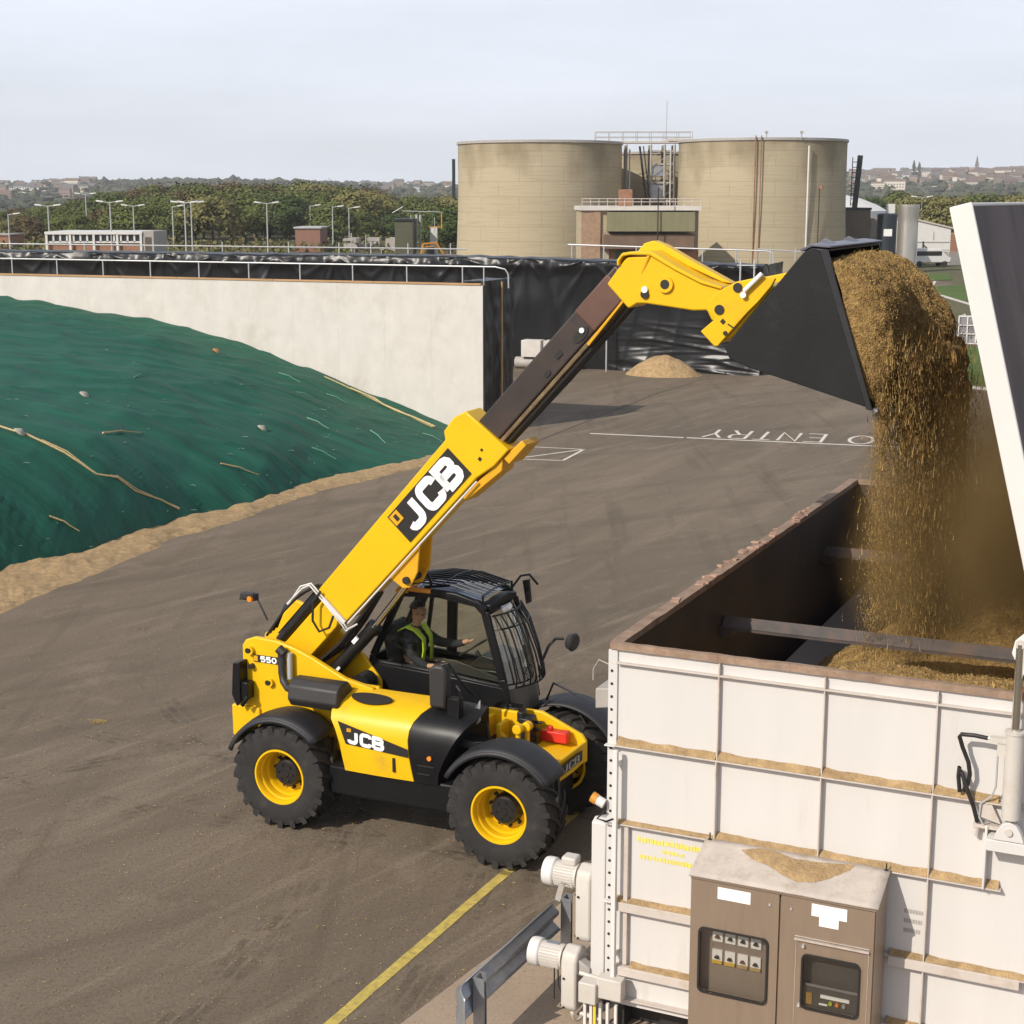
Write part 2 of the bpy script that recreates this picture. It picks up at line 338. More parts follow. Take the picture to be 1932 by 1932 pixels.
def hub_mb(s):
    m = MB()
    m.lathe([(.185,-.06),(.185,.0),(.170,.02),(.165,.075),(.145,.095),(.05,.10),(.04,.115)], (0,0,0), (0,s,0), 28)
    for k in range(10):
        a = 2*math.pi*k/10; c = (.213*math.cos(a), s*-.04, .213*math.sin(a))
        m.tube([c, (c[0], s*.005, c[2])], .019, 8); m.bar((.175*math.cos(a), s*-.03, .175*math.sin(a)), (.213*math.cos(a), s*-.03, .213*math.sin(a)), .024, .024)
    for k in range(6):
        a = 2*math.pi*k/6; m.tube([(.1*math.cos(a), s*.09, .1*math.sin(a)), (.1*math.cos(a), s*.112, .1*math.sin(a))], .014, 8)
    return m
for wx, wy, st, sgn in ((0,-.90,0,1), (2.92,-.90,R(1),1), (0,.90,0,1), (2.92,.90,R(1),1)):
    s = -1 if wy < 0 else 1
    w = empty('wheel', (wx, wy, .645), st); w.parent = tel; w.rotation_euler = (0, R(wx*13+7), st)
    tyre_mb(sgn).build('tyre', M['tyre'], w, smooth=28)
    rim_mb(s).build('rim', M['yellow'], w, smooth=30)
    hub_mb(s).build('hub', M['hub'], w, smooth=35)
# -- mudguards
def fender(cx, y0, y1, r, a0, a1, name='mudguard'):
    m = MB(); n = 18
    def P(u, v):
        a = R(a0 + (a1 - a0)*u); rr = r + .03*math.sin(v*math.pi) 
        return (cx + rr*math.cos(a), y0 + (y1 - y0)*v, .645 + rr*math.sin(a))
    m.grid(P, n, 5)
    yo = y0
    m.grid(lambda u, v: (cx + (r - .05*v)*math.cos(R(a0+(a1-a0)*u)), yo, .645 + (r - .05*v)*math.sin(R(a0+(a1-a0)*u))), n, 1)
    return m.build(name, M['fender'], tel, smooth=40, solid=.022)
fender(0, -1.19, -.66, .74, 44, 158); fender(0, 1.19, .66, .74, 44, 158)
fender(2.92, -1.19, -.66, .76, 36, 150); fender(2.92, 1.19, .66, .76, 28, 150)
for pp in ([(2.62, -.8, 1.30), (2.75, -.8, 1.42), (3.05, -.8, 1.40)], [(2.62, .85, 1.30), (2.75, .85, 1.62), (3.05, .85, 1.52)], [(3.02, .86, 1.40), (3.28, .70, 1.15)]): f = MB(); f.tube(pp, .015, 6); f.build('fender_stay', K, tel, smooth=40)

# -- engine cover: yellow bonnet and black front section, lofted across the same section
SEC = [(-1.05,.84),(-1.062,1.0),(-1.068,1.18),(-1.062,1.34),(-1.035,1.45),(-.98,1.54),(-.88,1.62),(-.74,1.67),(-.58,1.70),(-.45,1.70)]
XR = [.87,.84,.81,.75,.68,.66,.68,.72,.76,.78]
XF = [1.79,1.76,1.73,1.72,1.73,1.76,1.81,1.87,1.93,1.97]
XE = [2.10,2.12,2.20,2.28,2.34,2.40,2.47,2.52,2.50,2.48]
def loft(XA, XB, n, name, material, drop=0):
    m = MB(); k = len(SEC)
    def P(u, v):
        i = round(v*(k-1)); y, z = SEC[i]; x = XA[i] + (XB[i]-XA[i])*u
        z2 = z - drop*u*u*max(0, (z-.84)/.86); bulge = .012*math.sin(math.pi*u)
        return (x, y - bulge, z2)
    m.grid(P, n, k-1)
    a = [P(0, i/(k-1)) for i in range(k)]; b = [P(1, i/(k-1)) for i in range(k)]
    m.add(a + [(a[-1][0], -.45, .84)], [list(range(k+1))]); m.add(b + [(b[-1][0], -.45, .84)], [list(range(k, -1, -1))])
    o = m.build(name, material, tel, smooth=30); return o
cover = loft(XR, XF, 10, 'engine_cover', Y)
loft([x+.012 for x in XF], XE, 8, 'front_cover', M['black'], .03)
def ov(x, y, z): return (x, y, z)
f = MB(); f.add([(.80,-1.075,1.455),(1.735,-1.078,1.235),(1.745,-1.078,1.135),(.905,-1.078,1.185)], [(0,3,2,1)])
# lies proud of the panel
dec = f.build('decal', M['black_plain'], cover); 
for v in dec.data.vertices: v.co.y -= .010
f = MB(); P = lambda u, v: (u, -1.092, v - .085*(u - .93)); text(f, 'JCB', P, .955, 1.222, .125, .125, .042, .046)
f.build('lettering', M['white_plain'], cover)
f = MB(); f.ribbon([(.925,1.362),(.985,1.362)], .045, lambda u, v: (u, -1.092, v)); f.build('emblem', M['yellow_dirty'], cover)
f = MB(); f.box(1.53, 1.56, -1.088, -1.07, .93, 1.10); f.build('latch', M['black_plain'], cover)
f = MB()
def vent(u, v):
    a = R(180 + 360*u); x = 1.10 + .27*math.cos(a)*v + .10*v*v*math.sin(2*a)*.3; q = -.80 + .09*math.sin(a)*v
    return (x, q, 1.668 + (q + .80)*.42 - .055*abs(q+.8)*0 + .012)
f.grid(vent, 28, 3); f.build('vent', M['black_plain'], cover, solid=.01)
f = MB(); f.box(1.86, 2.08, -1.10, -1.085, 1.06, 1.07); f.box(1.86, 2.02, -1.10, -1.085, .96, .97); f.build('seam', M['grey_plastic'], tel)
f = MB(); f.lathe([(.028,0),(.028,.02)], (2.02,-1.085,1.17), (0,-1,0), 12); f.build('reflector', M['amber'], tel)
# -- silencer, exhaust stack, lamp bar, pins
f = MB(); f.prism([(-1.0,1.60),(-.97,1.76),(-.88,1.83),(-.72,1.83),(-.62,1.74),(-.62,1.56),(-.72,1.50),(-.93,1.50)], .05, .74, 'x'); f.build('silencer', M['grey_plastic'], tel, bevel=.02)
f = MB(); f.tube([(-.23,-.66,2.07),(-.23,-.66,1.80),(-.20,-.68,1.70),(-.10,-.74,1.64),(.06,-.80,1.63)], .047, 12); f.tube([(-.27,-.66,2.10),(-.19,-.66,2.04)], .06, 10); f.build('exhaust_pipe', M['grey_plastic'], tel, smooth=40)
f = MB(); f.tube([(-.14,-.62,2.05),(-.14,-.62,1.72)], .035, 10); f.build('exhaust_guard', M['galv_pale'], tel, smooth=40)
for px, pz, r in ((-.74,2.0,.055),(-.46,1.62,.05)): f = MB(); f.lathe([(r,0),(r,.05),(r*.55,.05),(r*.55,.02)], (px,-.56,pz), (0,-1,0), 16); f.build('pin_boss', Y, tel, smooth=35)
for px, pz in ((-.76,2.0),(-.72,1.80),(-.48,1.62)): f = MB(); f.lathe([(.034,0),(.034,.058)], (px,-.56,pz), (0,-1,0), 14); f.build('pin', M['black_plain'], tel, smooth=35)
f = MB(); f.prism([(-.90,1.86),(-.80,1.88),(-.80,1.36),(-.86,1.30),(-.93,1.45)], -.74, -.56); f.box(-.80,-.70,-.72,-.58,1.40,1.62); f.tube([(-.78,-.74,1.32),(-.70,-.72,1.45)], .03, 8)
f.build('rear_lamp_guard', K, tel, bevel=.015)
f = MB(); f.box(-1.045,-1.03,-.57,-.50,1.10,1.17); f.build('rear_reflector', M['orange'], tel)
f = MB(); f.box(-.70,-.24,-.572,-.561,1.86,1.95); d2 = f.build('model_plate', M['black_plain'], tel)
f = MB(); text(f, '550', lambda u, v: (u,-.576,v), -.59, 1.875, .062, .06, .02, .020); f.build('lettering', M['white_plain'], d2)
f = MB(); f.box(-.31,-.255,-.578,-.573,1.87,1.905); f.build('white_block', M['white_plain'], d2)
f = MB(); f.box(-.69,-.635,-.578,-.573,1.872,1.94); f.build('emblem', M['yellow_dirty'], d2)
# rear view mirror on a thin arm behind
f = MB(); f.tube([(-.92,.1,2.2),(-1.08,.12,2.46)], .014, 6); f.box(-1.30,-1.08,.06,.16,2.44,2.53); f.prism([(-1.3,2.44),(-1.08,2.5),(-1.08,2.56),(-1.28,2.53)], .03, .06)
f.build('rear_mirror', M['grey_plastic'], tel, bevel=.012)
f = MB(); f.lathe([(.045,0),(.035,.03)], (-1.14,.05,2.47), (0,-1,0), 12); f.build('rear_indicator', M['amber'], tel)

# -- boom ---------------------------------------------------------
BY0, BY1 = -.30, .10
A = Vector((.28,2.60)); D = Vector((2.35-.28,4.86-2.60)).normalized(); N = Vector((-D.y, D.x))
def bp(s, t): p = A + D*s + N*t; return (p.x, p.y)
def at3(s, t, y): p = bp(s, t); return (p[0], y, p[1])
f = MB()
f.prism([bp(.02,-.26),bp(2.62,-.28),bp(2.88,-.34),bp(3.16,-.34),bp(3.10,.34),bp(2.93,.40),bp(2.72,.38),bp(2.66,.30),bp(-.04,.27)], BY0, BY1)
boom = f.build('boom', Y, tel, bevel=.016)
f = MB(); f.prism([bp(-1.15,-.20),bp(.05,-.20),bp(.05,.16),bp(-1.15,.16)], BY0+.05, BY1-.05); f.build('boom_base', M['yellow'], tel, bevel=.012)
f = MB(); f.prism([bp(1.42,-.20),bp(2.62,-.20),bp(2.62,.21),bp(1.42,.21)], BY0-.012, BY0-.004); dc = f.build('boom_decal', M['black_plain'], boom)
f = MB(); text(f, 'JCB', lambda u, v: at3(u, v, BY0-.018), 1.60, -.135, .255, .28, .088, .098); f.build('boom_lettering', M['white_plain'], boom)
f = MB(); f.prism([bp(1.44,.05),bp(1.58,.05),bp(1.58,.19),bp(1.44,.19)], BY0-.022, BY0-.014); em = f.build('boom_emblem', M['yellow_dirty'], boom)
f = MB(); f.prism([bp(1.49,.08),bp(1.54,.08),bp(1.54,.16),bp(1.49,.16)], BY0-.028, BY0-.0225); f.build('boom_emblem_mark', M['black_plain'], boom)
f = MB(); f.prism([bp(2.80,-.18),bp(2.84,-.18),bp(2.84,-.14),bp(2.80,-.14)], BY0-.006, BY0+.002); f.prism([bp(2.90,-.12),bp(2.93,-.12),bp(2.93,-.09),bp(2.90,-.09)], BY0-.006, BY0+.002); f.build('bolt_mark', M['black_plain'], boom)
f = MB(); f.prism([bp(3.02,-.45),bp(3.34,-.45),bp(3.34,-.37),bp(3.02,-.345)], BY0+.04, BY1+.05); f.prism([bp(2.3,-.36),bp(2.9,-.44),bp(3.02,-.345),bp(2.3,-.285)], BY0+.04, BY1-.02); f.build('boom_shoe', M['yellow_dirty'], boom, bevel=.012)
# lift lugs under the boom
f = MB(); f.prism([bp(.86,-.26),bp(1.52,-.26),bp(1.20,-.50),bp(.98,-.56),bp(.90,-.50)], BY0+.03, BY0+.07); f.prism([bp(.86,-.26),bp(1.52,-.26),bp(1.20,-.50),bp(.98,-.56),bp(.90,-.50)], BY1-.07, BY1-.03)
f.build('lift_lug', M['yellow_dirty'], boom, bevel=.008)
f = MB(); f.tube([at3(1.02,-.47,BY0-.01), at3(1.02,-.47,BY1)], .045, 12); f.build('lift_pin', M['black_plain'], boom, smooth=40)
# telescoping inner section and hose tray
f = MB(); f.prism([bp(2.9,-.16),bp(5.55,-.16),bp(5.55,.16),bp(2.9,.16)], BY0+.05, BY1-.05); inner = f.build('inner_boom', M['steel_dark'], tel, bevel=.02)
f = MB(); f.prism([bp(4.85,-.163),bp(5.42,-.163),bp(5.42,.163),bp(4.85,.163)], BY0+.044, BY1-.044); f.build('wear_band', mat('primer_brown_steel', (.115,.056,.040), .55, var=.15), inner, bevel=.02)
f = MB(); f.prism([bp(2.9,-.215),bp(5.6,-.215),bp(5.6,-.165),bp(2.9,-.165)], BY0+.07, BY1-.07); f.build('hose_tray', mat('rusty_tray', (.16,.11,.055), .6, var=.4, scale=8, stretch=(1,1,1), dirt=(.07,.03,.02), damt=.5), inner, bevel=.01)
f = MB()
for i in range(3): f.tube([at3(2.9,-.245,BY0+.12+.07*i), at3(4.2,-.25-.01*i,BY0+.12+.07*i), at3(5.5,-.255,BY0+.12+.07*i), at3(5.85,-.16,BY0+.06+.05*i)], .02, 7)
f.build('boom_hose', M['hose'], inner, smooth=40)
f = MB(); f.prism([bp(4.7,-.225),bp(5.60,-.175),bp(5.60,-.12),bp(5.3,-.165),bp(4.7,-.19)], BY0+.03, BY0+.055); f.tube([at3(5.55,-.2,BY0+.01), at3(5.95,-.06,BY0-.03)], .026, 8); f.build('hose_guard', M['yellow_dirty'], inner, bevel=.006)
def oval(sc, tc_, rx, ry, y0, y1, n=18): return [bp(sc + rx*math.cos(2*math.pi*i/n), tc_ + ry*math.sin(2*math.pi*i/n)) for i in range(n)]
f = MB(); f.prism(oval(4.72,-.07,.12,.055,0,0), BY0+.038, BY0+.049); f.prism(oval(4.12,-.08,.05,.03,0,0), BY0+.038, BY0+.049); f.prism([bp(4.32,.0),bp(4.42,.0),bp(4.42,-.06),bp(4.32,-.06)], BY0+.038, BY0+.049); f.build('inspection_hole', M['black_plain'], inner)
f = MB(); f.lathe([(.03,0),(.03,.02)], at3(4.77,-.05,BY0+.038), (0,-1,0), 12); f.build('grease_cap', M['white_plain'], inner)
# cranked boom head
H0, H1 = -.33, .13
f = MB()
head = [(3.85,6.60),(4.09,6.35),(4.12,6.35),(4.20,6.40),(4.31,6.40),(4.83,6.34),(4.98,6.35),(5.04,6.24),(5.20,6.24),(5.28,6.38),(5.22,6.54),(5.14,6.60),(4.92,6.66),(4.64,6.79),(4.38,6.91),(4.08,6.89),(4.04,6.85)]
f.prism(head, H0, H1)
hd = f.build('boom_head', Y, tel, bevel=.016)
f = MB()                                                              # folded top plate
TP = [(3.99,6.80),(3.98,6.86),(4.03,6.93),(4.10,6.94)]
for y0, y1 in ((H0-.03, H1+.03),):
    f.prism([(3.97,6.80),(3.97,6.86),(4.03,6.935),(4.12,6.95),(4.36,6.955),(4.64,6.80),(4.92,6.665),(5.15,6.60),(5.15,6.57),(4.91,6.63),(4.62,6.765),(4.34,6.915),(4.12,6.915),(4.04,6.90),(4.0,6.85),(4.0,6.80)], y0, y1)
f.prism([(4.08,6.94),(4.16,7.03),(4.26,7.06),(4.38,7.02),(4.72,6.84),(5.16,6.62),(5.05,6.63),(4.66,6.79),(4.36,6.95)], -.02, .16)
f.build('head_top_plate', Y, hd, bevel=.01)
f = MB()
for px, pz, r in ((4.52,6.61,.052),(5.12,6.36,.055)): f.lathe([(r*1.7,0),(r*1.7,.03),(r,.03),(r,.0)], (px, H0, pz), (0,-1,0), 20, cap=False)
f.build('pin_collar', Y, hd, smooth=35)
for px, pz, r in ((4.52,6.61,.056),(5.12,6.36,.055),(4.29,6.50,.045)): f = MB(); f.lathe([(r,0),(r,.026)], (px, H0, pz), (0,-1,0), 18); f.build('head_pin', M['black_plain'], hd, smooth=35)
f = MB(); f.lathe([(.035,0),(.035,.02)], (4.29,H0-.01,6.55), (0,-1,0), 14); f.build('grease_cap', M['white_plain'], hd)
# carriage / quick hitch
f = MB()
car = [(5.07,6.37),(5.16,6.30),(5.15,6.27),(5.01,6.15),(5.16,6.0),(5.20,6.0),(5.51,6.36),(5.62,6.47),(5.75,6.63),(5.79,6.71),(5.66,6.73),(5.38,6.67),(5.18,6.56),(5.08,6.46)]
for y0, y1 in ((-.62,-.56),(.36,.42)): f.prism(car, y0, y1)
f.prism([(5.20,6.02),(5.34,6.10),(5.76,6.62),(5.70,6.66),(5.28,6.16),(5.16,6.06)], -.56, .36)
f.tube([(5.21,-.62,6.38),(5.21,.42,6.38)], .05, 12)
cg = f.build('carriage', Y, tel, bevel=.01)
f = MB()
f.lathe([(.05,0),(.05,.012)], (5.40,-.62,6.61), (0,-1,0), 14); f.lathe([(.052,0),(.052,.012)], (5.21,-.62,6.38), (0,-1,0), 14); f.lathe([(.024,0),(.024,.012)], (5.28,-.62,6.14), (0,-1,0), 12)
f.prism([(5.22,6.26),(5.25,6.29),(5.28,6.26),(5.25,6.23)], -.63, -.62); f.prism([(5.30,6.23),(5.38,6.18),(5.39,6.19),(5.31,6.24)], -.626, -.62)
f.build('carriage_hole', M['black_plain'], cg, smooth=35)
f = MB(); f.tube([(5.48,-.66,6.58),(5.66,-.66,6.76)], .024, 8); f.lathe([(.032,0),(.032,.03)], (5.47,-.64,6.54), (0,-1,0), 12); f.build('locking_handle', M['white_plain'], cg, smooth=40)
# bucket
BW = 1.2
side = [(5.45,6.05),(5.50,5.94),(5.69,5.86),(6.93,5.51),(6.45,7.03),(6.30,7.04),(6.22,7.0)]
f = MB()
for y0, y1 in ((-BW,-BW+.025),(BW-.025,BW)): f.prism(side, y0, y1)
sh = [(6.45,7.03),(6.30,7.04),(6.22,7.0),(5.45,6.05),(5.50,5.94),(5.69,5.86),(6.95,5.505)]
inn = [(6.92,5.535),(5.70,5.885),(5.52,5.96),(5.48,6.05),(6.23,6.975),(6.30,7.015),(6.45,7.005)]
f.prism(sh + inn, -BW+.025, BW-.025)
bk = f.build('bucket', M['bucket'], tel, bevel=.008)
est = mat('edge_steel', (.028,.028,.031), .42, metal=.3, var=.2)
for y0 in (-BW-.012, BW-.02): f = MB(); f.prism([(6.45,7.03),(6.95,5.50),(6.89,5.50),(6.62,6.30),(6.38,7.0),(6.33,7.03)], y0, y0+.032); f.build('side_cutter', est, bk, bevel=.006)
f = MB(); f.prism([(6.20,7.0),(6.30,7.05),(6.48,7.04),(6.48,7.06),(6.29,7.08),(6.18,7.02)], -BW-.01, BW+.01)
for yy in (-.62, .42):
    f.prism([(6.15,6.93),(6.20,7.06),(6.28,7.12),(6.36,7.09),(6.40,7.06)], yy, yy+.03); f.prism([(5.50,6.12),(6.18,6.94),(6.10,6.97),(5.46,6.2)], yy, yy+.03)
f.build('top_edge', mat('worn_edge_steel', (.16,.16,.19), .38, metal=.5, var=.25), bk, bevel=.006)
f = MB(); f.box(6.5,6.5,0,0,0,0) if False else None
f = MB(); f.prism([(6.88,5.50),(6.99,5.475),(6.99,5.50),(6.88,5.53)], -BW+.03, BW-.03); f.build('cutting_edge', M['galv'], bk)
# hoses, tension cylinder and white pipe frame at the boom foot
f = MB(); 
f.tube([at3(-.95,.24,BY0+.10), at3(.02,.24,BY0+.10)], .065, 12); f.tube([at3(-.95,.24,BY0+.27), at3(-.02,.24,BY0+.27)], .06, 12); f.prism([bp(-.95,.17),bp(-.02,.17),bp(-.02,.34),bp(-.95,.34)], BY0+.16, BY0+.22)
f.build('tension_cylinder', M['hub'], tel, smooth=40)
f = MB()
for i in range(4):
    y = BY0 - .02 + .035*i
    f.tube([at3(-.98+.04*i,.38,y), at3(-.55,.42+.02*i,y), at3(-.2,.40,y), at3(.02,.33,y)], .018, 7)
f.tube([at3(.06,.22,BY0-.05), at3(-.12,.20,BY0-.06), at3(-.30,.05,BY0-.06), at3(-.34,-.10,BY0-.05), at3(-.20,-.16,BY0-.04), at3(-.05,-.10,BY0-.03)], .016, 7)
for i in range(3): f.tube([at3(.55,-.30,BY0+.1+.06*i), at3(.1,-.34-.02*i,BY0+.1+.06*i), at3(-.35,-.36-.03*i,BY0+.1+.06*i), at3(-.9,-.30,BY0+.1+.06*i)], .022, 7)
f.build('hydraulic_hose', M['hose'], tel, smooth=40)
f = MB()
for i in range(2):
    o = .035*i
    f.tube([at3(-.44,.43+o*.5,BY0-.02), at3(-.12,.46-o,BY0-.03), at3(.03-o,.38,BY0-.04), at3(.03-o,.30,BY0-.04), at3(.0-o,-.26,BY0-.04), at3(-.03-o,-.34,BY0-.02), at3(.10,-.38,BY0+.02)], .011, 7)
f.bar(at3(.01,.14,BY0-.03), at3(.01,-.26,BY0-.03), .035, .05)
f.tube([at3(.02,-.29,BY0-.005), at3(1.3,-.30,BY0-.005), at3(2.6,-.31,BY0-.005)], .012, 6)
f.build('steel_pipe', M['white_paint'], tel, smooth=40)
# lift ram
f = MB(); f.tube([(.10,-.06,1.64),(.74,-.06,2.34)], .085, 14); f.tube([(.70,-.06,2.29),(.76,-.06,2.36)], .10, 14); f.tube([(.12,.04,1.66),(.6,.04,2.2)], .03, 8); f.lathe([(.13,-.12),(.13,.12)], (.60,-.10,1.62), (0,1,0), 16); ram = f.build('lift_ram', M['hub'], tel, smooth=40)
f = MB(); f.tube([(.74,-.06,2.34),(1.28,-.06,3.02)], .042, 12); f.build('ram_rod', M['chrome'], ram, smooth=40)
f = MB(); f.obox((.52,-.155,2.17), .11, .012, .05, Matrix.Rotation(-.83, 3, 'Y')); f.obox((.24,-.16,1.74), .15, .012, .035, Matrix.Rotation(-.83, 3, 'Y')); f.build('ram_sticker', M['white_plain'], ram)

# -- cab ----------------------------------------------------------
CN, CF = .16, 1.06                                                     # near and far sides
f = MB()
def pil(pts, w=.06, d=.06):
    for a, b in zip(pts, pts[1:]): f.bar(a, b, w, d, up=(0,1,0))
for y in (CN+.03, CF-.03):
    pil([(.52,y,1.42),(.58,y,1.90),(.98,y,2.72)], .09)                 # rear post
    pil([(2.44,y,1.36),(2.36,y,1.80),(2.13,y,2.62),(2.02,y,2.72)], .10)  # front post
    pil([(.96,y,2.74),(1.5,y,2.78),(2.06,y,2.71)], .09)                # roof rail
    pil([(.55,y,1.82),(1.0,y,1.80),(1.6,y,1.77),(2.36,y,1.70)], .05)
pil([(1.27,CF-.03,1.8),(1.30,CF-.03,2.78)], .10); pil([(.98,CF-.30,2.70),(.60,CF-.30,1.86)], .05)
for z, x in ((1.86,.56),(2.73,.97)): pil([(x,CN+.03,z),(x,CF-.03,z)])
for z, x in ((2.68,2.08),(1.40,2.44)): pil([(x,CN+.03,z),(x,CF-.03,z)])
f.bar((1.25,CF-.06,1.8), (1.27,CF-.06,2.76), .10, .04, up=(0,1,0)); f.bar((.90,CF-.07,1.8),(1.0,CF-.07,2.5),.05,.05)
cabp = f.build('cab_frame', K, tel, bevel=.012)
f = MB(); f.prism([(.50,1.34),(2.20,1.28),(2.46,1.36),(2.38,1.70),(1.6,1.76),(.56,1.81)], CN-.005, CN+.035); f.prism([(.50,1.0),(2.20,1.0),(2.46,1.36),(2.38,1.70),(1.6,1.76),(.56,1.81)], CF-.035, CF)
f.box(.55,2.25,CN+.035,CF-.035,1.26,1.32); f.box(.52,.58,CN+.035,CF-.035,1.0,1.86)
f.build('cab_panel', K, tel, bevel=.012)
f = MB()
f.prism([(.60,1.84),(1.6,1.79),(2.33,1.73),(2.12,2.58),(2.0,2.68),(1.5,2.74),(1.0,2.69)], CN+.028, CN+.034)
f.prism([(.60,1.84),(1.6,1.79),(2.33,1.73),(2.12,2.58),(2.0,2.68),(1.5,2.74),(1.0,2.69)], CF-.034, CF-.028)
f.add([(.59,CN+.05,1.88),(.59,CF-.05,1.88),(.95,CF-.05,2.70),(.95,CN+.05,2.70)], [(0,1,2,3)])
def wsc(u, v):
    b = math.sin(math.pi*u)*.17; z = 1.36 + v*1.28
    x = 2.45 - .06*v - .26*v*v
    return (x + b*(1 - .35*v), CN+.06 + (CF-CN-.12)*u, z)
f.build('cab_window', M['glass'], tel, smooth=40)
f = MB(); f.grid(wsc, 14, 10); f.build('windscreen', glass('windscreen_glass', (.88,.90,.86), .75, .06), tel, smooth=40)
f = MB(); f.grid(lambda u, v: (wsc(u, .02+v*.22)[0]+.012, wsc(u, .02)[1], wsc(u, .02+v*.22)[2]), 12, 3); f.build('windscreen_valance', mat('smoked_plastic', (.05,.048,.045), .3, var=.2), tel, smooth=40)
# roof: frame rim + dark tinted roof window + yellow rear cap
f = MB(); 
def roofp(u, v): return (.99 + 1.06*u, CN+.08 + (CF-CN-.16)*v, 2.755 + .055*math.sin(math.pi*min(1,u*1.0))*1 + .03*math.sin(math.pi*v) - .03*u)
f.grid(roofp, 12, 8); f.build('roof_window', mat('tinted_roof_glass', (.15,.18,.24), .15, var=.15, spec=.8), tel, smooth=60)
f = MB(); f.box(.92,1.10,CN-.01,CF-.3,2.745,2.80); f.box(.95,1.42,CN-.015,CN+.07,2.775,2.83); f.build('roof_cap', M['orange'], tel, bevel=.02)
f = MB(); f.prism([(1.40,2.745),(1.40,2.83),(1.75,2.82),(2.10,2.73),(2.16,2.60),(2.11,2.60),(2.03,2.69),(1.7,2.745)], CN-.012, CN+.07); f.prism([(.95,2.745),(.95,2.83),(1.75,2.82),(2.10,2.73),(2.16,2.60),(2.11,2.60),(2.03,2.69),(1.7,2.745)], CF-.07, CF+.012)
f.prism([(CN+.07,2.70),(CN+.3,2.745),(CF-.3,2.745),(CF-.07,2.70),(CF-.07,2.58),(CN+.07,2.58)], 2.08, 2.19, 'x')
f.build('roof_rim', K, tel, bevel=.015)
f = MB()
for i in range(10):
    v = .03 + .94*i/9; yy = CN+.02 + (CF-CN-.04)*v
    f.tube([(.98,yy,2.84+.03*math.sin(math.pi*v)), (1.3,yy,2.895+.03*math.sin(math.pi*v)), (1.7,yy,2.895+.03*math.sin(math.pi*v)), (2.12,yy,2.80+.03*math.sin(math.pi*v))], .011, 6)
for x, z in ((1.0,2.85),(1.55,2.90),(2.10,2.815)): f.tube([(x,CN+.02,z),(x,(CN+CF)/2,z+.03),(x,CF-.02,z)], .011, 6)
for y in (CN+.03,CF-.03):
    for x, z in ((1.0,2.84),(2.10,2.80)): f.tube([(x,y,z-.1),(x,y,z+.01)], .014, 6)
f.build('roof_guard', K, tel, smooth=40)
f = MB()
def gpnt(u, v, off): p = wsc(u, v); return (p[0]+off, p[1]+ (u-.5)*.06, p[2])
for i in range(9):
    u = .03 + .94*i/8
    f.tube([gpnt(u, .96, .07), gpnt(u, .80, .12), gpnt(u, .55, .13), gpnt(u, .36, .13), gpnt(u, .27, .10)], .011, 6)
for v in (.95, .83, .28): f.tube([gpnt(u/10, v, .115 if v < .9 else .07) for u in range(11)], .011, 6)
for i in range(8): f.tube([gpnt(.45+.06*i, .29, .135), gpnt(.45+.06*i, .42, .14)], .007, 5)
f.tube([gpnt(.4+.06*i, .43-.02*abs(i-5), .14) for i in range(11)], .010, 5)
f.build('windscreen_guard', K, tel, smooth=40)
# lamps, mirrors, wiper arm, loop on the roof
f = MB(); f.tube([(1.10,CN+.10,2.84),(1.25,CN+.06,3.0),(1.33,CN+.06,3.02),(1.40,CN+.04,2.90),(1.36,CN+.04,2.80),(1.20,CN+.06,2.76)], .02, 8); f.tube([(1.30,CN+.05,2.84),(1.62,CN+.10,2.88)], .018, 6); f.build('beacon_hoop', K, tel, smooth=40)
f = MB(); f.tube([(2.10,CF-.05,2.72),(2.20,CF+.02,2.88),(2.30,CF+.06,2.90),(2.42,CF+.06,2.78)], .016, 7); f.prism([(2.22,2.82),(2.30,2.84),(2.33,2.55),(2.27,2.52)], CF+.03, CF+.08); f.build('work_lamp', K, tel, smooth=40)
f = MB(); f.tube([(2.50,CF+.02,1.82),(2.56,CF+.08,2.0),(2.62,CF+.16,2.08),(2.72,CF+.20,2.08)], .02, 8); f.lathe([(.03,-.06),(.10,-.02),(.12,.05),(.10,.07)], (2.80,CF+.22,2.05), (.9,-.2,-.1), 14); f.build('side_mirror', M['grey_plastic'], tel, smooth=45)
f = MB(); f.prism([(1.90,1.70),(1.89,2.16),(1.96,2.22),(2.08,2.22),(2.12,2.16),(2.12,1.70)], -.86, -.70); mir = f.build('mirror_housing', M['grey_plastic'], tel, bevel=.035)
f = MB(); f.tube([(2.02,-.80,2.21),(2.12,-.78,2.24),(2.22,-.74,2.06),(2.30,-.5,1.8)], .017, 7); f.tube([(2.28,-.84,1.55),(2.30,-.84,1.95),(2.24,-.82,2.0)], .02, 7)
f.box(2.15,2.30,-.88,-.76,1.55,1.85); f.prism([(2.12,1.44),(2.66,1.30),(2.62,1.24),(2.2,1.30)], -.86,-.60); f.tube([(2.2,-.86,1.30),(2.62,-.8,1.36),(2.74,-.74,1.30),(2.76,-.7,1.20)], .02, 7); f.tube([(2.38,-.55,1.52),(2.5,-.55,1.50),(2.58,-.60,1.22)], .016, 6)
f.build('lamp_bracket', K, tel, bevel=.01)
f = MB(); f.prism([(2.33,1.62),(2.43,1.78),(2.43,1.52),(2.33,1.42)], -.60, -.56); f.build('headlamp', M['galv_pale'], tel, bevel=.01)
f = MB()
for x in (2.06, 2.14): f.lathe([(.022,0),(.028,.03),(.01,.045)], (x,-.78,1.69), (0,0,1), 10)
f.build('indicator', M['amber'], tel, smooth=40)
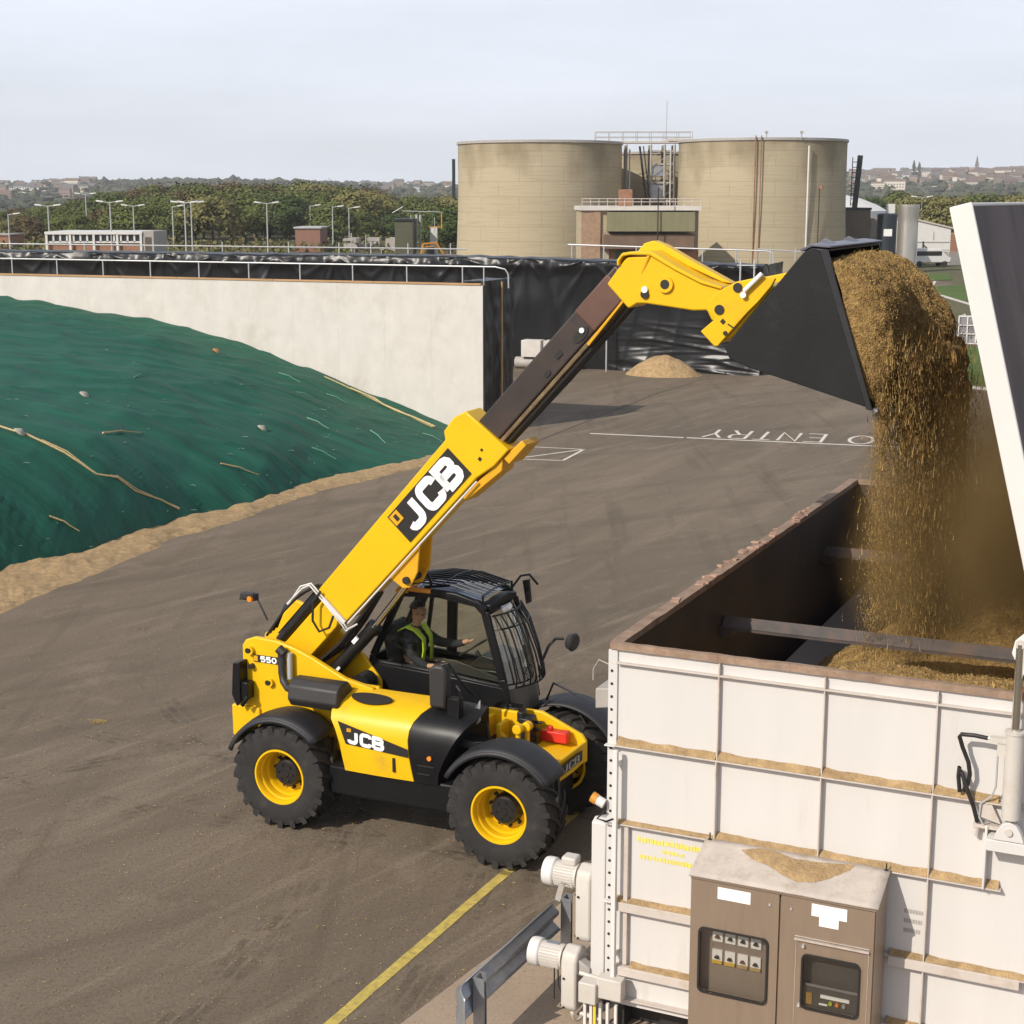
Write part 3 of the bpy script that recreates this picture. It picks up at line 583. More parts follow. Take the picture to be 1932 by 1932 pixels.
# interior
f = MB(); f.box(.70,1.24,.36,.90,1.32,1.56); f.box(.68,1.22,.36,.88,1.56,1.68); f.prism([(.68,1.64),(.86,1.64),(.78,2.22),(.64,2.26),(.58,2.1)], .40,.86); f.build('seat', M['navy'], tel, bevel=.04)
f = MB(); f.box(1.0,1.48,.24,.34,1.66,1.74); f.tube([(1.38,.29,1.74),(1.42,.29,1.86)], .022, 8); f.lathe([(.03,-.03),(.035,.02),(.02,.04)], (1.43,.29,1.88), (0,0,1), 10); f.build('armrest', M['hub'], tel, bevel=.02)
f = MB(); f.box(1.92,2.30,.34,.95,1.30,1.84); f.prism([(1.80,1.84),(2.32,1.80),(2.34,1.96),(2.0,2.02)], .36,.94); f.tube([(1.98,.62,1.75),(1.80,.62,1.98)], .03, 8); f.build('dashboard', M['hub'], tel, bevel=.03)
f = MB()
ring = []; c0 = Vector((1.76,.62,2.02)); ax = Vector((-.55,0,.83)).normalized(); u0 = Vector((0,1,0)); v0 = ax.cross(u0)
f.tube([c0 + (u0*math.cos(2*math.pi*i/24) + v0*math.sin(2*math.pi*i/24))*.19 for i in range(25)], .016, 6)
for a in (0, 2.1, 4.2): f.tube([c0, c0 + (u0*math.cos(a)+v0*math.sin(a))*.19], .012, 6)
f.build('steering_wheel', M['grey_plastic'], tel, smooth=40)
f = MB(); f.prism([(1.55,1.80),(2.30,1.74),(2.30,1.80),(1.70,1.95),(1.55,1.95)], .235,.25); f.build('side_console', M['grey_plastic'], tel, bevel=.01)
# front plate decal
f = MB(); 
q = [Vector((3.345,-.42,1.03)), Vector((3.392,.20,1.06)), Vector((3.392,.20,.93)), Vector((3.335,-.42,.89))]
e = Vector((.99,-.07,.02))*.012
f.add([p + e for p in q], [(0,3,2,1)]); fd = f.build('front_decal', M['black_plain'], tel)
f = MB(); 
def PF(u, v): return tuple(q[3] + e*1.7 + (q[2]-q[3])*u + (q[0]-q[3])*v)
text(f, 'JCB', PF, .2, .18, .16, .64, .07, .055); f.build('lettering', M['galv_pale'], fd)

# ================================================================== DRIVER
drv = empty('person', (VX + math.cos(VA)*.92 - math.sin(VA)*.62, VY + math.sin(VA)*.92 + math.cos(VA)*.62, 1.66), VA, 'driver in dark jacket and yellow-green safety vest sitting inside the cab', 'person')
def skin(name, chains, m, sub=1):
    """chains: list of (points with radii, parent index or None); grown by a Skin modifier"""
    me = bpy.data.meshes.new(name); vs = []; es = []; rr = []; roots = []
    for pts, par in chains:
        prev = par
        for (x, y, z, r) in pts:
            vs.append((x, y, z)); rr.append(r); i = len(vs) - 1
            if prev is None: roots.append(i)
            else: es.append((prev, i))
            prev = i
    me.from_pydata(vs, es, []); o = bpy.data.objects.new(name, me); COL.objects.link(o)
    md = o.modifiers.new('skin', 'SKIN'); md.use_smooth_shade = True
    for i, r in enumerate(rr): me.skin_vertices[0].data[i].radius = (r, r); me.skin_vertices[0].data[i].use_root = i in roots
    if sub: s = o.modifiers.new('sub', 'SUBSURF'); s.levels = sub; s.render_levels = sub
    me.materials.append(m); o.parent = drv; return o
# local to hips (x forward, y left, z up); right hand on the joystick, left hand on the wheel
body = [([(0,0,.02,.15),(.0,0,.22,.15),(.02,0,.40,.165),(.03,0,.50,.10),(.04,0,.56,.058),(.055,0,.62,.055),(.075,0,.685,.082),(.08,0,.76,.092),(.075,0,.83,.07)], None),
        ([(.165,0,.735,.018),(.19,0,.725,.012)], 7), ([(.155,0,.675,.03)], 6),
        ([(.03,-.18,.43,.075),(.08,-.25,.24,.055),(.30,-.30,.14,.042),(.42,-.32,.15,.034),(.47,-.325,.165,.036)], 2),
        ([(.03,.18,.43,.075),(.24,.24,.30,.055),(.52,.18,.32,.042),(.68,.14,.38,.034),(.72,.13,.40,.036)], 2),
        ([(.05,-.09,.0,.095),(.42,-.13,.06,.085),(.50,-.13,-.20,.06),(.50,-.13,-.36,.045),(.60,-.13,-.38,.04)], 0),
        ([(.05,.09,.0,.095),(.42,.13,.06,.085),(.56,.13,-.20,.06),(.58,.13,-.36,.045),(.68,.13,-.38,.04)], 0)]
skin('body', body, M['skin'])
hand = []
for hx, hy, hz, dx, dz, s in ((.47,-.325,.165,.7,-.6,1), (.72,.13,.40,.6,.2,-1)):
    for k in range(4):
        oy = (k-1.5)*.021; L_ = (.062,.072,.068,.052)[k]
        hand.append(([(hx+.01,hy+oy,hz,.0105),(hx+.035,hy+oy,hz+.012,.0105),(hx+.035+L_*.6*dx,hy+oy,hz+.012+L_*.6*dz*.5,.0095),(hx+.03+L_*dx*.6,hy+oy,hz-.012+L_*dz,.008)], None))
    hand.append(([(hx-.005,hy+s*.02,hz,.012),(hx+.015,hy+s*.045,hz+.01,.011),(hx+.045,hy+s*.05,hz+.0,.009)], None))
skin('fingers', hand, M['skin'], 1)
jac = [([(-.01,0,.0,.17),(.0,0,.22,.17),(.02,0,.40,.185),(.03,0,.50,.115),(.04,0,.55,.072),(.045,0,.575,.068)], None),
       ([(.03,-.18,.43,.095),(.08,-.25,.24,.07),(.30,-.30,.14,.055),(.40,-.315,.148,.047)], 2),
       ([(.03,.18,.43,.095),(.24,.24,.30,.07),(.52,.18,.32,.055),(.66,.145,.37,.047)], 2)]
skin('jacket', jac, M['navy'])
tr = [([(0,0,-.02,.15),(.05,-.09,.0,.11),(.42,-.13,.06,.10),(.50,-.13,-.20,.075),(.50,-.13,-.34,.065)], None), ([(.05,.09,.0,.11),(.42,.13,.06,.10),(.56,.13,-.20,.075),(.58,.13,-.34,.065)], 0)]
skin('trousers', tr, M['navy'])
f = MB()                                                              # open vest: two front bands over the shoulders, joined behind
for s in (-1, 1):
    path = [(-.19,s*.10,.05),(-.20,s*.10,.30),(-.14,s*.115,.50),(-.02,s*.125,.565),(.10,s*.115,.53),(.20,s*.095,.42),(.215,s*.105,.28),(.195,s*.12,.14),(.165,s*.15,.0)]
    pr = []
    for i, p in enumerate(path):
        w = .10 if i > 4 else .13
        pr.append((Vector((p[0], p[1]-w/2*(1 if 1 else 0), p[2])), Vector((p[0]-.01, p[1]+w/2, p[2]))))
    vs = [q_ for a_, b_ in pr for q_ in (a_, b_)]
    f.add(vs, [(2*i,2*i+1,2*i+3,2*i+2) for i in range(len(path)-1)])
f.add([(-.205,-.15,.05),(-.205,.15,.05),(-.205,.15,.45),(-.205,-.15,.45)], [(0,1,2,3)])
f.add([(.10,-.20,.02),(.17,-.13,.0),(.16,-.12,-.07),(.08,-.20,-.06)], [(0,1,2,3)])
f.build('safety_vest', M['hivis'], drv, smooth=60, solid=.012)
f = MB()
def hairp(u, v):
    a = 2*math.pi*u; e = R(95 - 85*v); r = .108
    x = .065 + r*math.cos(a)*math.cos(e)*.98; y = r*math.sin(a)*math.cos(e)*.9; z = .775 + r*math.sin(e)*.98
    if math.cos(a) > .35: z = max(z, .825)
    return (x, y, z)
f.grid(hairp, 24, 8); f.build('hair', M['hair'], drv, smooth=60, solid=.012)
f = MB()
for s in (-1, 1): f.lathe([(.0,-.004),(.011,0),(.0,.004)], (.166,s*.034,.757), (1,0,0), 8)
f.build('eye', M['black_plain'], drv)
f = MB()
for s in (-1, 1): f.lathe([(.012,-.012),(.026,0),(.012,.012)], (.07,s*.098,.735), (.25,s,0), 10)
f.build('ear', M['skin'], drv, smooth=60)
# ================================================================== FEED BIN (local: x along the front, y into depth, z up)
BX, BYY, BA = .898, 13.306, R(-25)
bn = empty('feed_bin', (BX, BYY, 0), BA, 'large open white steel bin with ribbed panels and rusty rim', 'hopper bin')
BWD, BDP, BZ, BZ0 = 3.75, 9.05, 3.70, .30
f = MB(); f.box(.0, BWD, .0, .03, BZ0, BZ-.02); f.build('front_panel', M['binwhite'], bn)
f = MB(); f.box(.0, .03, .032, BDP, .5, BZ-.02); f.build('side_panel', [M['binwhite']], bn)
f = MB(); f.box(.032, .045, .05, BDP-.05, 2.0, BZ-.03); f.box(.05, BWD-.05, .032, .045, 2.0, BZ-.03); f.box(.05, BWD-.05, BDP-.075, BDP-.06, 2.0, BZ-.03); f.box(BWD-.05, BWD-.035, .05, BDP-.05, 2.0, BZ-.03)
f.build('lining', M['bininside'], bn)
f = MB(); f.box(BWD-.03, BWD, .032, BDP, .5, BZ-.02); f.box(.0, BWD, BDP-.05, BDP-.02, .5, BZ-.02); f.build('rear_panel', M['binwhite'], bn)
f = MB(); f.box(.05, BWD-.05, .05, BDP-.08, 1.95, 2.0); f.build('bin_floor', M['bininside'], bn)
f = MB(); f.add([(.28,.05,2.30),(.72,.05,2.04),(.72,BDP-.1,2.04),(.28,BDP-.1,2.30)], [(0,1,2,3)]); f.build('chute_plate', M['binplate'], bn, solid=.012)
# rim: weathered flange, slightly irregular
f = MB(); rnd = random.Random(3)
def rim(p0, p1, w, n):
    p0, p1 = Vector(p0), Vector(p1); d = (p1-p0)/n; sdv = Vector((-d.y, d.x, 0)).normalized()
    vs = []
    for i in range(n+1):
        c = p0 + d*i; j = rnd.uniform(-.003, .003); k = rnd.uniform(-.004, .003)
        for o_, z in ((-w/2+j, -.05), (-w/2+j, .012+k), (w/2+j, .010+k), (w/2+j, -.05)): vs.append((c.x + sdv.x*o_, c.y + sdv.y*o_, c.z + z))
    f.add(vs, [(4*i+a, 4*i+4+a, 4*i+4+(a+1) % 4, 4*i+(a+1) % 4) for i in range(n) for a in range(4)] + [(0,1,2,3), (4*n+3,4*n+2,4*n+1,4*n)])
rim((-.03,.0,BZ), (BWD,.0,BZ), .065, 34); rim((.01,.04,BZ), (.01,BDP,BZ), .12, 60); rim((.08,BDP-.03,BZ), (BWD,BDP-.03,BZ), .11, 30)
f.build('rim', M['rust'], bn, smooth=50)
f = MB()
for k in range(26):
    y = rnd.uniform(2.2, 7.6); f.obox((rnd.uniform(-.05,.07), y, BZ+.015), rnd.uniform(.03,.08), rnd.uniform(.03,.10), .02, Matrix.Rotation(rnd.uniform(0,3), 3, 'Z'))
for y in (1.6, 2.35, 7.3): f.obox((.0, y, BZ+.016), .08, .16, .012, Matrix.Rotation(.2, 3, 'Z'))
f.build('rim_debris', mat('clay_clods', (.40,.25,.18), .9, var=.35, scale=9), bn)
# ribs
HR = [3.535, 2.785, 2.06, 1.32, .70, .385]; VR = [.965, 1.872, 2.785]
for i, z in enumerate(HR):
    f = MB(); x1 = BWD if i != 2 else 3.36
    if i == 5: x1 = .85
    x0 = .035
    d = .055 if i == 0 else .075
    f.box(x0, x1, -d, .0, z-.006, z+.006)
    if i in (3, 4): f.box(x0+.02, .82, -d-.012, -d+.012, z-.075, z+.004); f.box(2.5, x1-.2, -d-.012, -d+.012, z-.075, z+.004)
    f.build('rib', M['binrib'], bn, bevel=.002)
for i, x in enumerate(VR):
    f = MB(); zs = [.4] + sorted(HR[:5]) + [BZ-.05]
    for a, b in zip(zs, zs[1:]):
        d = .05 if b > 3.4 else .07
        f.box(x-.006, x+.006, -d, .0, a+.006, b-.006)
    f.prism([(x-.03, .0), (x+.03, .0), (x+.03,-.05), (x-.03,-.05)], 3.528, 3.533, 'z')
    f.build('stiffener', M['binrib'], bn, bevel=.002)
# spilt feed lying along the ribs
for z, sp in ((2.785, ((.05,.955),(.975,1.862),(1.882,2.775),(2.795,3.3))), (2.06, ((.05,.955),(.975,1.862),(1.882,2.775),(2.795,3.34))), (1.32, ((.06,.8),(2.50,2.775),(2.8,3.6))), (.70, ((.2,.8),(2.5,2.775),(2.8,3.4)))):
    for x0, x1 in sp:
        f = MB(); n = max(6, int((x1-x0)*26)); base = .030 if z > 2 else .018
        if z == 2.06 and x0 < .1: base = .010
        def pr(u, v):
            h = base*(1.0 + .28*noise.noise(Vector((x0*3+u*(x1-x0)*7, z*5, 0))) + .35*(1-min(1, u*9)))
            return (x0 + u*(x1-x0), -.002 - .068*v, z + .008 + h*(1 - v)**.8 * 1.6 + .004*noise.noise(Vector((u*40, v*9, z))))
        f.grid(pr, n, 5)
        tag(f.build('ledge_spill', M['silage_pale'], bn, smooth=60))
# corner column with drilled flange, white post
f = MB(); f.box(-.05, .035, -.02, .0, .45, BZ-.06); f.box(-.05, -.035, .0, .12, .45, BZ-.06); f.box(-.06, .04, -.08, -.02, 2.772, 2.784); f.box(-.06, .04, -.08, -.02, 2.045, 2.058); f.box(-.06, .04, -.08, -.02, 1.30, 1.315)
f.build('corner_column', M['binwhite'], bn, bevel=.004)
f = MB(); z = .62
while z < 3.55:
    f.lathe([(.013,0),(.013,.004)], (-.015,-.020,z), (0,-1,0), 10); z += .118
f.build('bolt_hole', M['black_plain'], bn)
f = MB(); f.box(.045, .085, -.13, -.085, .56, 2.76); f.box(.045,.085,-.085,-.0,2.60,2.64); f.box(.045,.085,-.085,.0,.8,.84); f.build('vertical_post', M['white_paint'], bn, bevel=.005)
f = MB(); f.box(.13, .17, -.05, 0, .72, 2.04); f.build('gauge_strip', M['binrib'], bn, bevel=.004)
f = MB(); f.tube([(-.05,.0,3.5),(-.16,.03,3.52),(-.22,.05,3.42),(-.22,.05,3.32)], .006, 5); f.build('wire', M['grey_paint'], bn)
f = MB(); f.lathe([(.03,0),(.032,.03),(.02,.04)], (-.205,.05,3.30), (0,0,-1), 10) if False else None
f = MB(); f.tube([(-.06,-.05,2.22),(-.13,-.05,2.25)], .045, 12); beac = f.build('beacon_body', M['white_paint'], bn, smooth=40)
f = MB(); f.tube([(-.13,-.05,2.25),(-.18,-.05,2.272)], .05, 12); f.build('beacon_lens', M['orange'], beac, smooth=40)
f = MB(); f.tube([(-.05,-.06,2.16),(-.12,-.07,2.08),(-.02,-.1,2.08),(.06,-.13,2.13)], .010, 6); f.build('beacon_cable', M['hose'], bn, smooth=40)
f = MB(); f.box(-.13,-.03,-.0,.5,3.16,3.36) if False else f.prism([(-.02,3.02),(-.02,3.20),(-.30,3.16),(-.30,2.97)], .3, .62); f.build('sensor_box', M['grey_paint'], bn, bevel=.012)
# yellow stencilled lines, mostly worn away
f = MB(); rnd = random.Random(11)
ysm = mat('yellow_stencil', (.76,.65,.10), .8, var=.1, scale=20, dirt=(.60,.56,.48), dscale=30, damt=.55)
for (x0, x1, z, h, dn) in ((.24,.86,1.925,.052,.03), (.47,.68,1.845,.035,.02), (.26,.80,1.765,.045,.03)):
    x = x0; f = MB()
    while x < x1:
        w = rnd.uniform(.016,.034); hh = h*rnd.uniform(.75,1)
        zz = z + rnd.uniform(-.004,.004)
        f.add([(x,-.0035,zz-hh/2),(x+w,-.0035,zz-hh/2),(x+w,-.0035,zz+hh/2),(x,-.0035,zz+hh/2)], [(0,1,2,3)])
        x += w + rnd.choice((.003,.004,.010))
    f.build('stencil', ysm, bn)
for r_ in range(3):
    x = 2.60; f = MB()
    while x < 2.74: w = rnd.uniform(.012,.022); f.add([(x,-.0035,1.70-.085*r_),(x+w,-.0035,1.70-.085*r_),(x+w,-.0035,1.735-.085*r_),(x,-.0035,1.735-.085*r_)], [(0,1,2,3)]); x += w+.006
    f.build('faded_stencil', M['grey_paint'], bn)
# cross beams
for y, z in ((3.05, 3.16), (7.35, 3.05)):
    f = MB(); f.add([(.05,y-.085,z-.045),(BWD-.05,y-.085,z-.045),(BWD-.05,y,z+.05),(.05,y,z+.05),(.05,y+.085,z-.045),(BWD-.05,y+.085,z-.045)], [(0,1,2,3),(3,2,5,4)])
    f.box(.05, .16, y-.11, y+.11, z-.14, z-.05)
    f.box(.05, BWD-.05, y-.125, y-.088, z-.058, z-.042)
    f.build('cross_beam', M['beam'], bn, solid=.012)
# lid held open by the ram
f = MB()
HX, HZ = 3.72, 3.74; TX, TZ = 2.76, 7.46; dv = Vector((TX-HX, TZ-HZ)); LL = dv.length; dv.normalize(); nv = Vector((dv.y, -dv.x))
def lp(s, t): return (HX + dv.x*s + nv.x*t, HZ + dv.y*s + nv.y*t)
f.prism([lp(.05,-.085), lp(LL,-.085), lp(LL,-.04), lp(LL,.085), lp(.05,.085)], -.10, -.06)
f.prism([lp(LL-.03,-.07), lp(LL,-.07), lp(LL,.07), lp(LL-.03,.07)], -.06, 9.0)
lid = f.build('lid', M['white_paint'], bn, bevel=.01)
f = MB()
def lidp(u, v):
    s = .1 + u*(LL-.14); y = -.055 + 9.05*v; w = .035*noise.noise(Vector((u*1.2, v*5.0, 3))) + .02*noise.noise(Vector((u*3.2, v*11.0, 7)))
    p = lp(s, -.055 + w); return (p[0], y, p[1])
f.grid(lidp, 20, 80); f.build('lid_lining', M['liddark'], lid, smooth=60)
f = MB(); f.prism([lp(.05,.05), lp(LL-.03,.05), lp(LL-.03,.07), lp(.05,.07)], -.05, 9.0); f.build('lid_outer_skin', M['liddark'], lid)
f = MB(); f.prism([(3.34,4.06),(3.36,4.16),(3.44,4.24),(3.70,4.30),(3.70,3.80),(3.46,3.86),(3.38,3.98)], -.16, -.11); arm = f.build('lid_arm', M['white_paint'], lid, bevel=.008)
f = MB(); f.lathe([(.026,0),(.026,.006)], (3.40,-.16,4.02), (0,-1,0), 12); f.build('arm_hole', M['black_plain'], arm)
f = MB(); f.lathe([(.035,0),(.035,.02)], (3.40,-.16,4.14), (0,-1,0), 14); f.build('arm_pin', M['motor'], arm)
# hydraulic ram
f = MB(); f.tube([(3.41,-.15,2.72),(3.405,-.15,3.42)], .072, 18); f.tube([(3.405,-.15,3.42),(3.405,-.15,3.44)], .08, 18); f.box(3.22,3.36,-.18,-.12,3.33,3.37); f.box(3.28,3.36,-.17,-.13,3.22,3.33); rm = f.build('hydraulic_ram', M['motor'], bn, smooth=35)
f = MB(); f.tube([(3.405,-.15,3.44),(3.40,-.15,4.14)], .034, 14); f.build('piston_rod', M['chrome'], rm, smooth=40)
f = MB(); f.prism([(3.29,2.54),(3.53,2.54),(3.50,2.62),(3.46,2.68),(3.41,2.70),(3.36,2.68),(3.32,2.62)], -.20, -.12); f.box(3.24,3.75,-.20,.0,2.44,2.535); f.box(3.215,3.235,-.10,.0,2.06,2.60); f.box(2.90,3.21,-.035,.0,2.56,2.60) if False else None; f.build('ram_bracket', M['binwhite'], bn, bevel=.006)
f = MB(); f.lathe([(.028,0),(.028,.02)], (3.41,-.20,2.62), (0,-1,0), 14); f.build('ram_pin', M['motor'], rm)
f = MB(); f.prism([(3.22,3.30),(3.30,3.30),(3.30,3.50),(3.22,3.5)], .0, .001) if False else None
f = MB(); f.tube([(3.20,-.15,3.35),(3.10,-.155,3.36),(3.00,-.155,3.355),(2.985,-.15,3.33),(3.01,-.13,3.24),(3.06,-.12,3.12),(3.075,-.11,3.02),(3.06,-.09,2.93),(3.03,-.07,2.86)], .018, 8)
f.tube([(3.00,-.08,2.85),(2.985,-.09,2.98),(2.99,-.10,3.06),(3.01,-.11,3.03),(3.06,-.12,2.9),(3.12,-.10,2.74),(3.15,-.08,2.62)], .018, 8); f.build('hydraulic_hose', M['hose'], bn, smooth=50)
f = MB(); f.tube([(3.28,-.13,3.3),(3.28,-.12,2.95),(3.25,-.1,2.86),(3.17,-.08,2.78),(3.16,-.08,2.66),(3.2,-.08,2.60),(3.22,-.08,2.64)], .008, 6); f.tube([(3.20,-.15,3.35),(3.27,-.15,3.355)], .014, 6); f.build('steel_pipe', M['galv_pale'], bn, smooth=50)
f = MB(); f.add([(3.15,-.06,2.76),(3.24,-.06,2.80),(3.33,-.06,2.62),(3.17,-.06,2.66)], [(0,1,2,3)]); f.box(3.12,3.32,-.08,-.0,2.575,2.60); f.tube([(3.15,-.06,2.62),(3.14,-.06,2.5)], .016, 6); f.build('hose_bracket', M['binrib'], bn, solid=.01)
# left end: chain case, bearing, junction box
f = MB(); f.prism([(.02,.50),(.02,2.0),(.10,2.03),(.42,1.93),(.48,1.86),(.48,.62),(.40,.52)], -.21, -.07, 'x'); f.build('chain_case', M['binwhite'], bn, bevel=.012)
f = MB(); f.box(-.22,-.05,-.24,-.10,.36,.56); f.box(-.06,.18,-.20,-.08,.42,.62); jb = f.build('junction_box', M['motor'], bn, bevel=.01)
f = MB()
for i, x in enumerate((-.20,-.14,-.05,.02,.10)): f.box(x,x+.025,-.16,-.13,.0,.36)
f.build('conduit', M['white_paint'], bn)
f = MB(); f.box(-.10,-.075,-.17,-.155,.06,.36); f.build('yellow_label', mat('yellow_label', (.75,.55,.05), .6), bn)
f = MB(); f.lathe([(.30,-.015),(.30,.015)], (-.30,.03,.36), (1,.1,0), 26, a0=R(20), a1=R(250), cap=False); f.tube([(-.30,.03,.1),(-.1,.0,.1)], .02, 6); f.tube([(-.30,.0,.52),(-.1,.0,.5)], .02, 6); f.build('belt_guard', M['motor'], bn, smooth=50, solid=.01)
f = MB(); f.box(-.12,-.05,.1,.4,.2,.52); f.box(.0,3.7,.3,.4,.0,.3); f.box(.0,3.7,8.5,8.6,.0,.5); f.box(.02,.1,.1,9.0,.0,.5); f.build('base_frame', M['grey_plastic'], bn)
def gearmotor(x, y, z, L_, tall, label, lower):
    g = empty('gearmotor', (BX + math.cos(BA)*x - math.sin(BA)*y, BYY + math.sin(BA)*x + math.cos(BA)*y, z), BA, label, 'gear motor'); g.scale = (.9,.9,.9)
    f = MB(); f.lathe([(.128,0),(.128,.26)], (-.02,0,0), (-1,0,0), 28); 
    for k in range(9): a = -.9+.22*k; f.bar((-.05, -.13*math.cos(a), .13*math.sin(a)), (-.26, -.13*math.cos(a), .13*math.sin(a)), .006, .012)
    f.build('motor_body', M['motor'], g, smooth=35)
    f = MB(); f.lathe([(.10,.385),(.140,.37),(.148,.34),(.148,.265),(.135,.25)], (-.02,0,0), (-1,0,0), 28); f.build('fan_cowl', M['white_paint'], g, smooth=40)
    f = MB(); f.prism([(-.16,-tall),(-.16,.02),(-.12,.11),(0,.16),(.12,.11),(.16,.02),(.16,-tall),(.12,-tall-.05),(-.12,-tall-.05)], .0, .17, 'x'); gb = f.build('gearbox', M['motor'], g, bevel=.025)
    f = MB()
    for y_, z_ in ((-.13,-.15),(-.13,-tall)): f.lathe([(.012,0),(.012,.012)], (-.0,y_,z_), (-1,0,0), 8)
    for z_ in (-.15,-tall): f.lathe([(.012,0),(.012,.012)], (.04,-.165,z_), (0,-1,0), 8)
    f.build('bolt', M['black_plain'], g)
    if not lower:
        f = MB(); f.box(-.20,-.04,-.06,.10,.11,.20); f.build('terminal_box', M['motor'], g, bevel=.02)
        f = MB(); f.tube([(-.16,-.14,-.05),(-.14,-.16,-.02),(-.10,-.15,-.04)], .006, 5); f.obox((-.17,-.16,-.15), .06, .008, .18, Matrix.Rotation(.25, 3, 'Y')); f.build('tag', M['grey_paint'], g)
    else:
        f = MB(); f.box(-.22,-.08,-.02,.04,.125,.135); f.build('name_plate', M['galv'], g)
        f = MB(); f.tube([(-.10,-.08,-.10),(-.10,-.08,-.45)], .008, 5); f.tube([(-.07,-.06,-.10),(-.06,-.06,-.3),(.02,-.1,-.42)], .008, 5); f.build('cable', M['hose'], g)
        f = MB(); f.prism([(.17,.05),(.30,-.02),(.30,-.14),(.17,-.1)], -.10, .02); f.build('output_flange', M['grey_paint'], g, bevel=.01)
gearmotor(-.39, .22, 1.36, .3, .60, 'white gear motor fixed high on the bin corner, above the guard rail end', False)
gearmotor(-.47, .08, .60, .3, .47, 'beige gear motor mounted low beside the bin corner, below the other motor', True)

# ------------------------------------------------------------------ control cabinet
cb = empty('control_cabinet', (BX + math.cos(BA)*.91 + math.sin(BA)*.5, BYY + math.sin(BA)*.91 - math.cos(BA)*.5, .3), BA, 'brown steel control cabinet with two windowed doors on the white bin front', 'control cabinet')
CWD, CH, CD = 1.565, 1.625, .50
f = MB(); f.prism([(.0,0),(.0,CH-.01),(CD-.11,CH+.13),(CD-.11,0)], 0, .02, 'x'); f.prism([(.0,0),(.0,CH-.01),(CD-.11,CH+.13),(CD-.11,0)], CWD-.02, CWD, 'x'); f.box(.02,CWD-.02,CD-.13,CD-.11,0,CH+.1); f.box(.02,CWD-.02,.0,CD-.13,0,.02)
f.box(.0,CWD,-.018,.02,CH-.033,CH-.012)
f.box(.766,.786,.0,.02,.02,CH-.06); f.build('housing', M['cabinet'], cb, bevel=.004)
f = MB()
def rf(u, v):
    z = CH - .005 + .16*v + .004*noise.noise(Vector((u*9, v*6, 1))); return (-.012 + (CWD+.024)*u, -.026 + (CD-.055)*v, z)
f.grid(rf, 16, 8); f.build('roof', M['cabroof'], cb, smooth=40, solid=.016)
f = MB()
SPL = [(.215,.83),(.3,.95),(.375,.96),(.49,.84),(.65,.86),(.82,.95),(.80,.8),(.74,.58),(.65,.35),(.56,.28),(.48,.38),(.4,.53),(.28,.66)]
def sp(u, v):
    k = (u % 1.0)*len(SPL); i = int(k) % len(SPL); t = k - int(k); a_, b_ = SPL[i], SPL[(i+1) % len(SPL)]
    p = (a_[0]+(b_[0]-a_[0])*t, a_[1]+(b_[1]-a_[1])*t); w_ = v*(1 + .05*noise.noise(Vector((u*40, 1, 1))))
    x = .55 + (p[0]-.55)*w_; q = .68 + (p[1]-.68)*w_
    return (-.012 + (CWD+.024)*x, -.026 + (CD-.055)*q, CH + .006 + .16*q + .020*(1 - v**3) + .006*noise.noise(Vector((x*60, q*30, 0)))*(1-v))
f.grid(sp, 78, 10); f.build('roof_spill', M['silage_pale'], cb, smooth=60)
f = MB()
for x in (.03, CWD-.02): f.tube([(x,CD-.1,CH+.15),(x,CD-.1,CH+.22)], .006, 6); f.lathe([(.020,-.005),(.020,.005)], (x,CD-.1,CH+.15), (0,1,0), 12)
f.build('lifting_eye', M['black_plain'], cb)
def rrect(x0, x1, z0, z1, r, n=6):
    o = []
    for cx, cz, a in ((x1-r,z1-r,0),(x0+r,z1-r,90),(x0+r,z0+r,180),(x1-r,z0+r,270)):
        o += [(cx + r*math.cos(R(a+90*i/n)), cz + r*math.sin(R(a+90*i/n))) for i in range(n+1)]
    return o
def framed(x0, x1, z0, z1, wx, r=.05):
    """door leaf with a rounded opening: ring of quads between the outer rectangle and the rounded inner edge"""
    inn = rrect(*wx, r); n = len(inn); m = MB(); out = []
    cx, cz = (wx[0]+wx[1])/2, (wx[2]+wx[3])/2
    for k, (px, pz) in enumerate(inn):
        c, i = divmod(k, 7); X, Z = (x1 if c in (0, 3) else x0), (z1 if c < 2 else z0)
        first = (X, pz) if c in (0, 2) else (px, Z); last = (px, Z) if c in (0, 2) else (X, pz)
        out.append((X, Z) if i == 3 else first if i < 3 else last)
    m.add([(p[0],-.02,p[1]) for p in inn] + [(p[0],-.02,p[1]) for p in out] + [(p[0],.0,p[1]) for p in inn], [(i,(i+1)%n,(i+1)%n+n,i+n) for i in range(n)] + [(i,i+2*n,(i+1)%n+2*n,(i+1)%n) for i in range(n)])
    m.box(x0,x0+.006,-.0195,-.003,z0,z1); m.box(x1-.006,x1,-.0195,-.003,z0,z1); m.box(x0+.006,x1-.006,-.0195,-.003,z1-.006,z1)
    return m, inn
W1 = (.10,.675,.60,1.165); W2 = (.985,1.445,.645,1.11)
m, inn = framed(.012,.768,.02,CH-.035,W1); d1 = m.build('door', M['cabinet'], cb)
m, inn2 = framed(.784,CWD-.012,.02,CH-.035,W2); d2 = m.build('door', M['cabinet'], cb)
def ring(pts, w, y0, y1):
    cx = sum(p[0] for p in pts)/len(pts); cz = sum(p[1] for p in pts)/len(pts); n = len(pts)
    o = [(cx+(p[0]-cx)*(1+w/abs(.22)), cz+(p[1]-cz)*(1+w/.22)) for p in pts]
    m = MB(); m.add([(p[0],y1,p[1]) for p in pts]+[(p[0],y0,p[1]) for p in pts]+[(p[0],y0,p[1]) for p in o]+[(p[0],y1,p[1]) for p in o], [(a*n+i,a*n+(i+1)%n,((a+1)%4)*n+(i+1)%n,((a+1)%4)*n+i) for a in range(4) for i in range(n)])
    return m
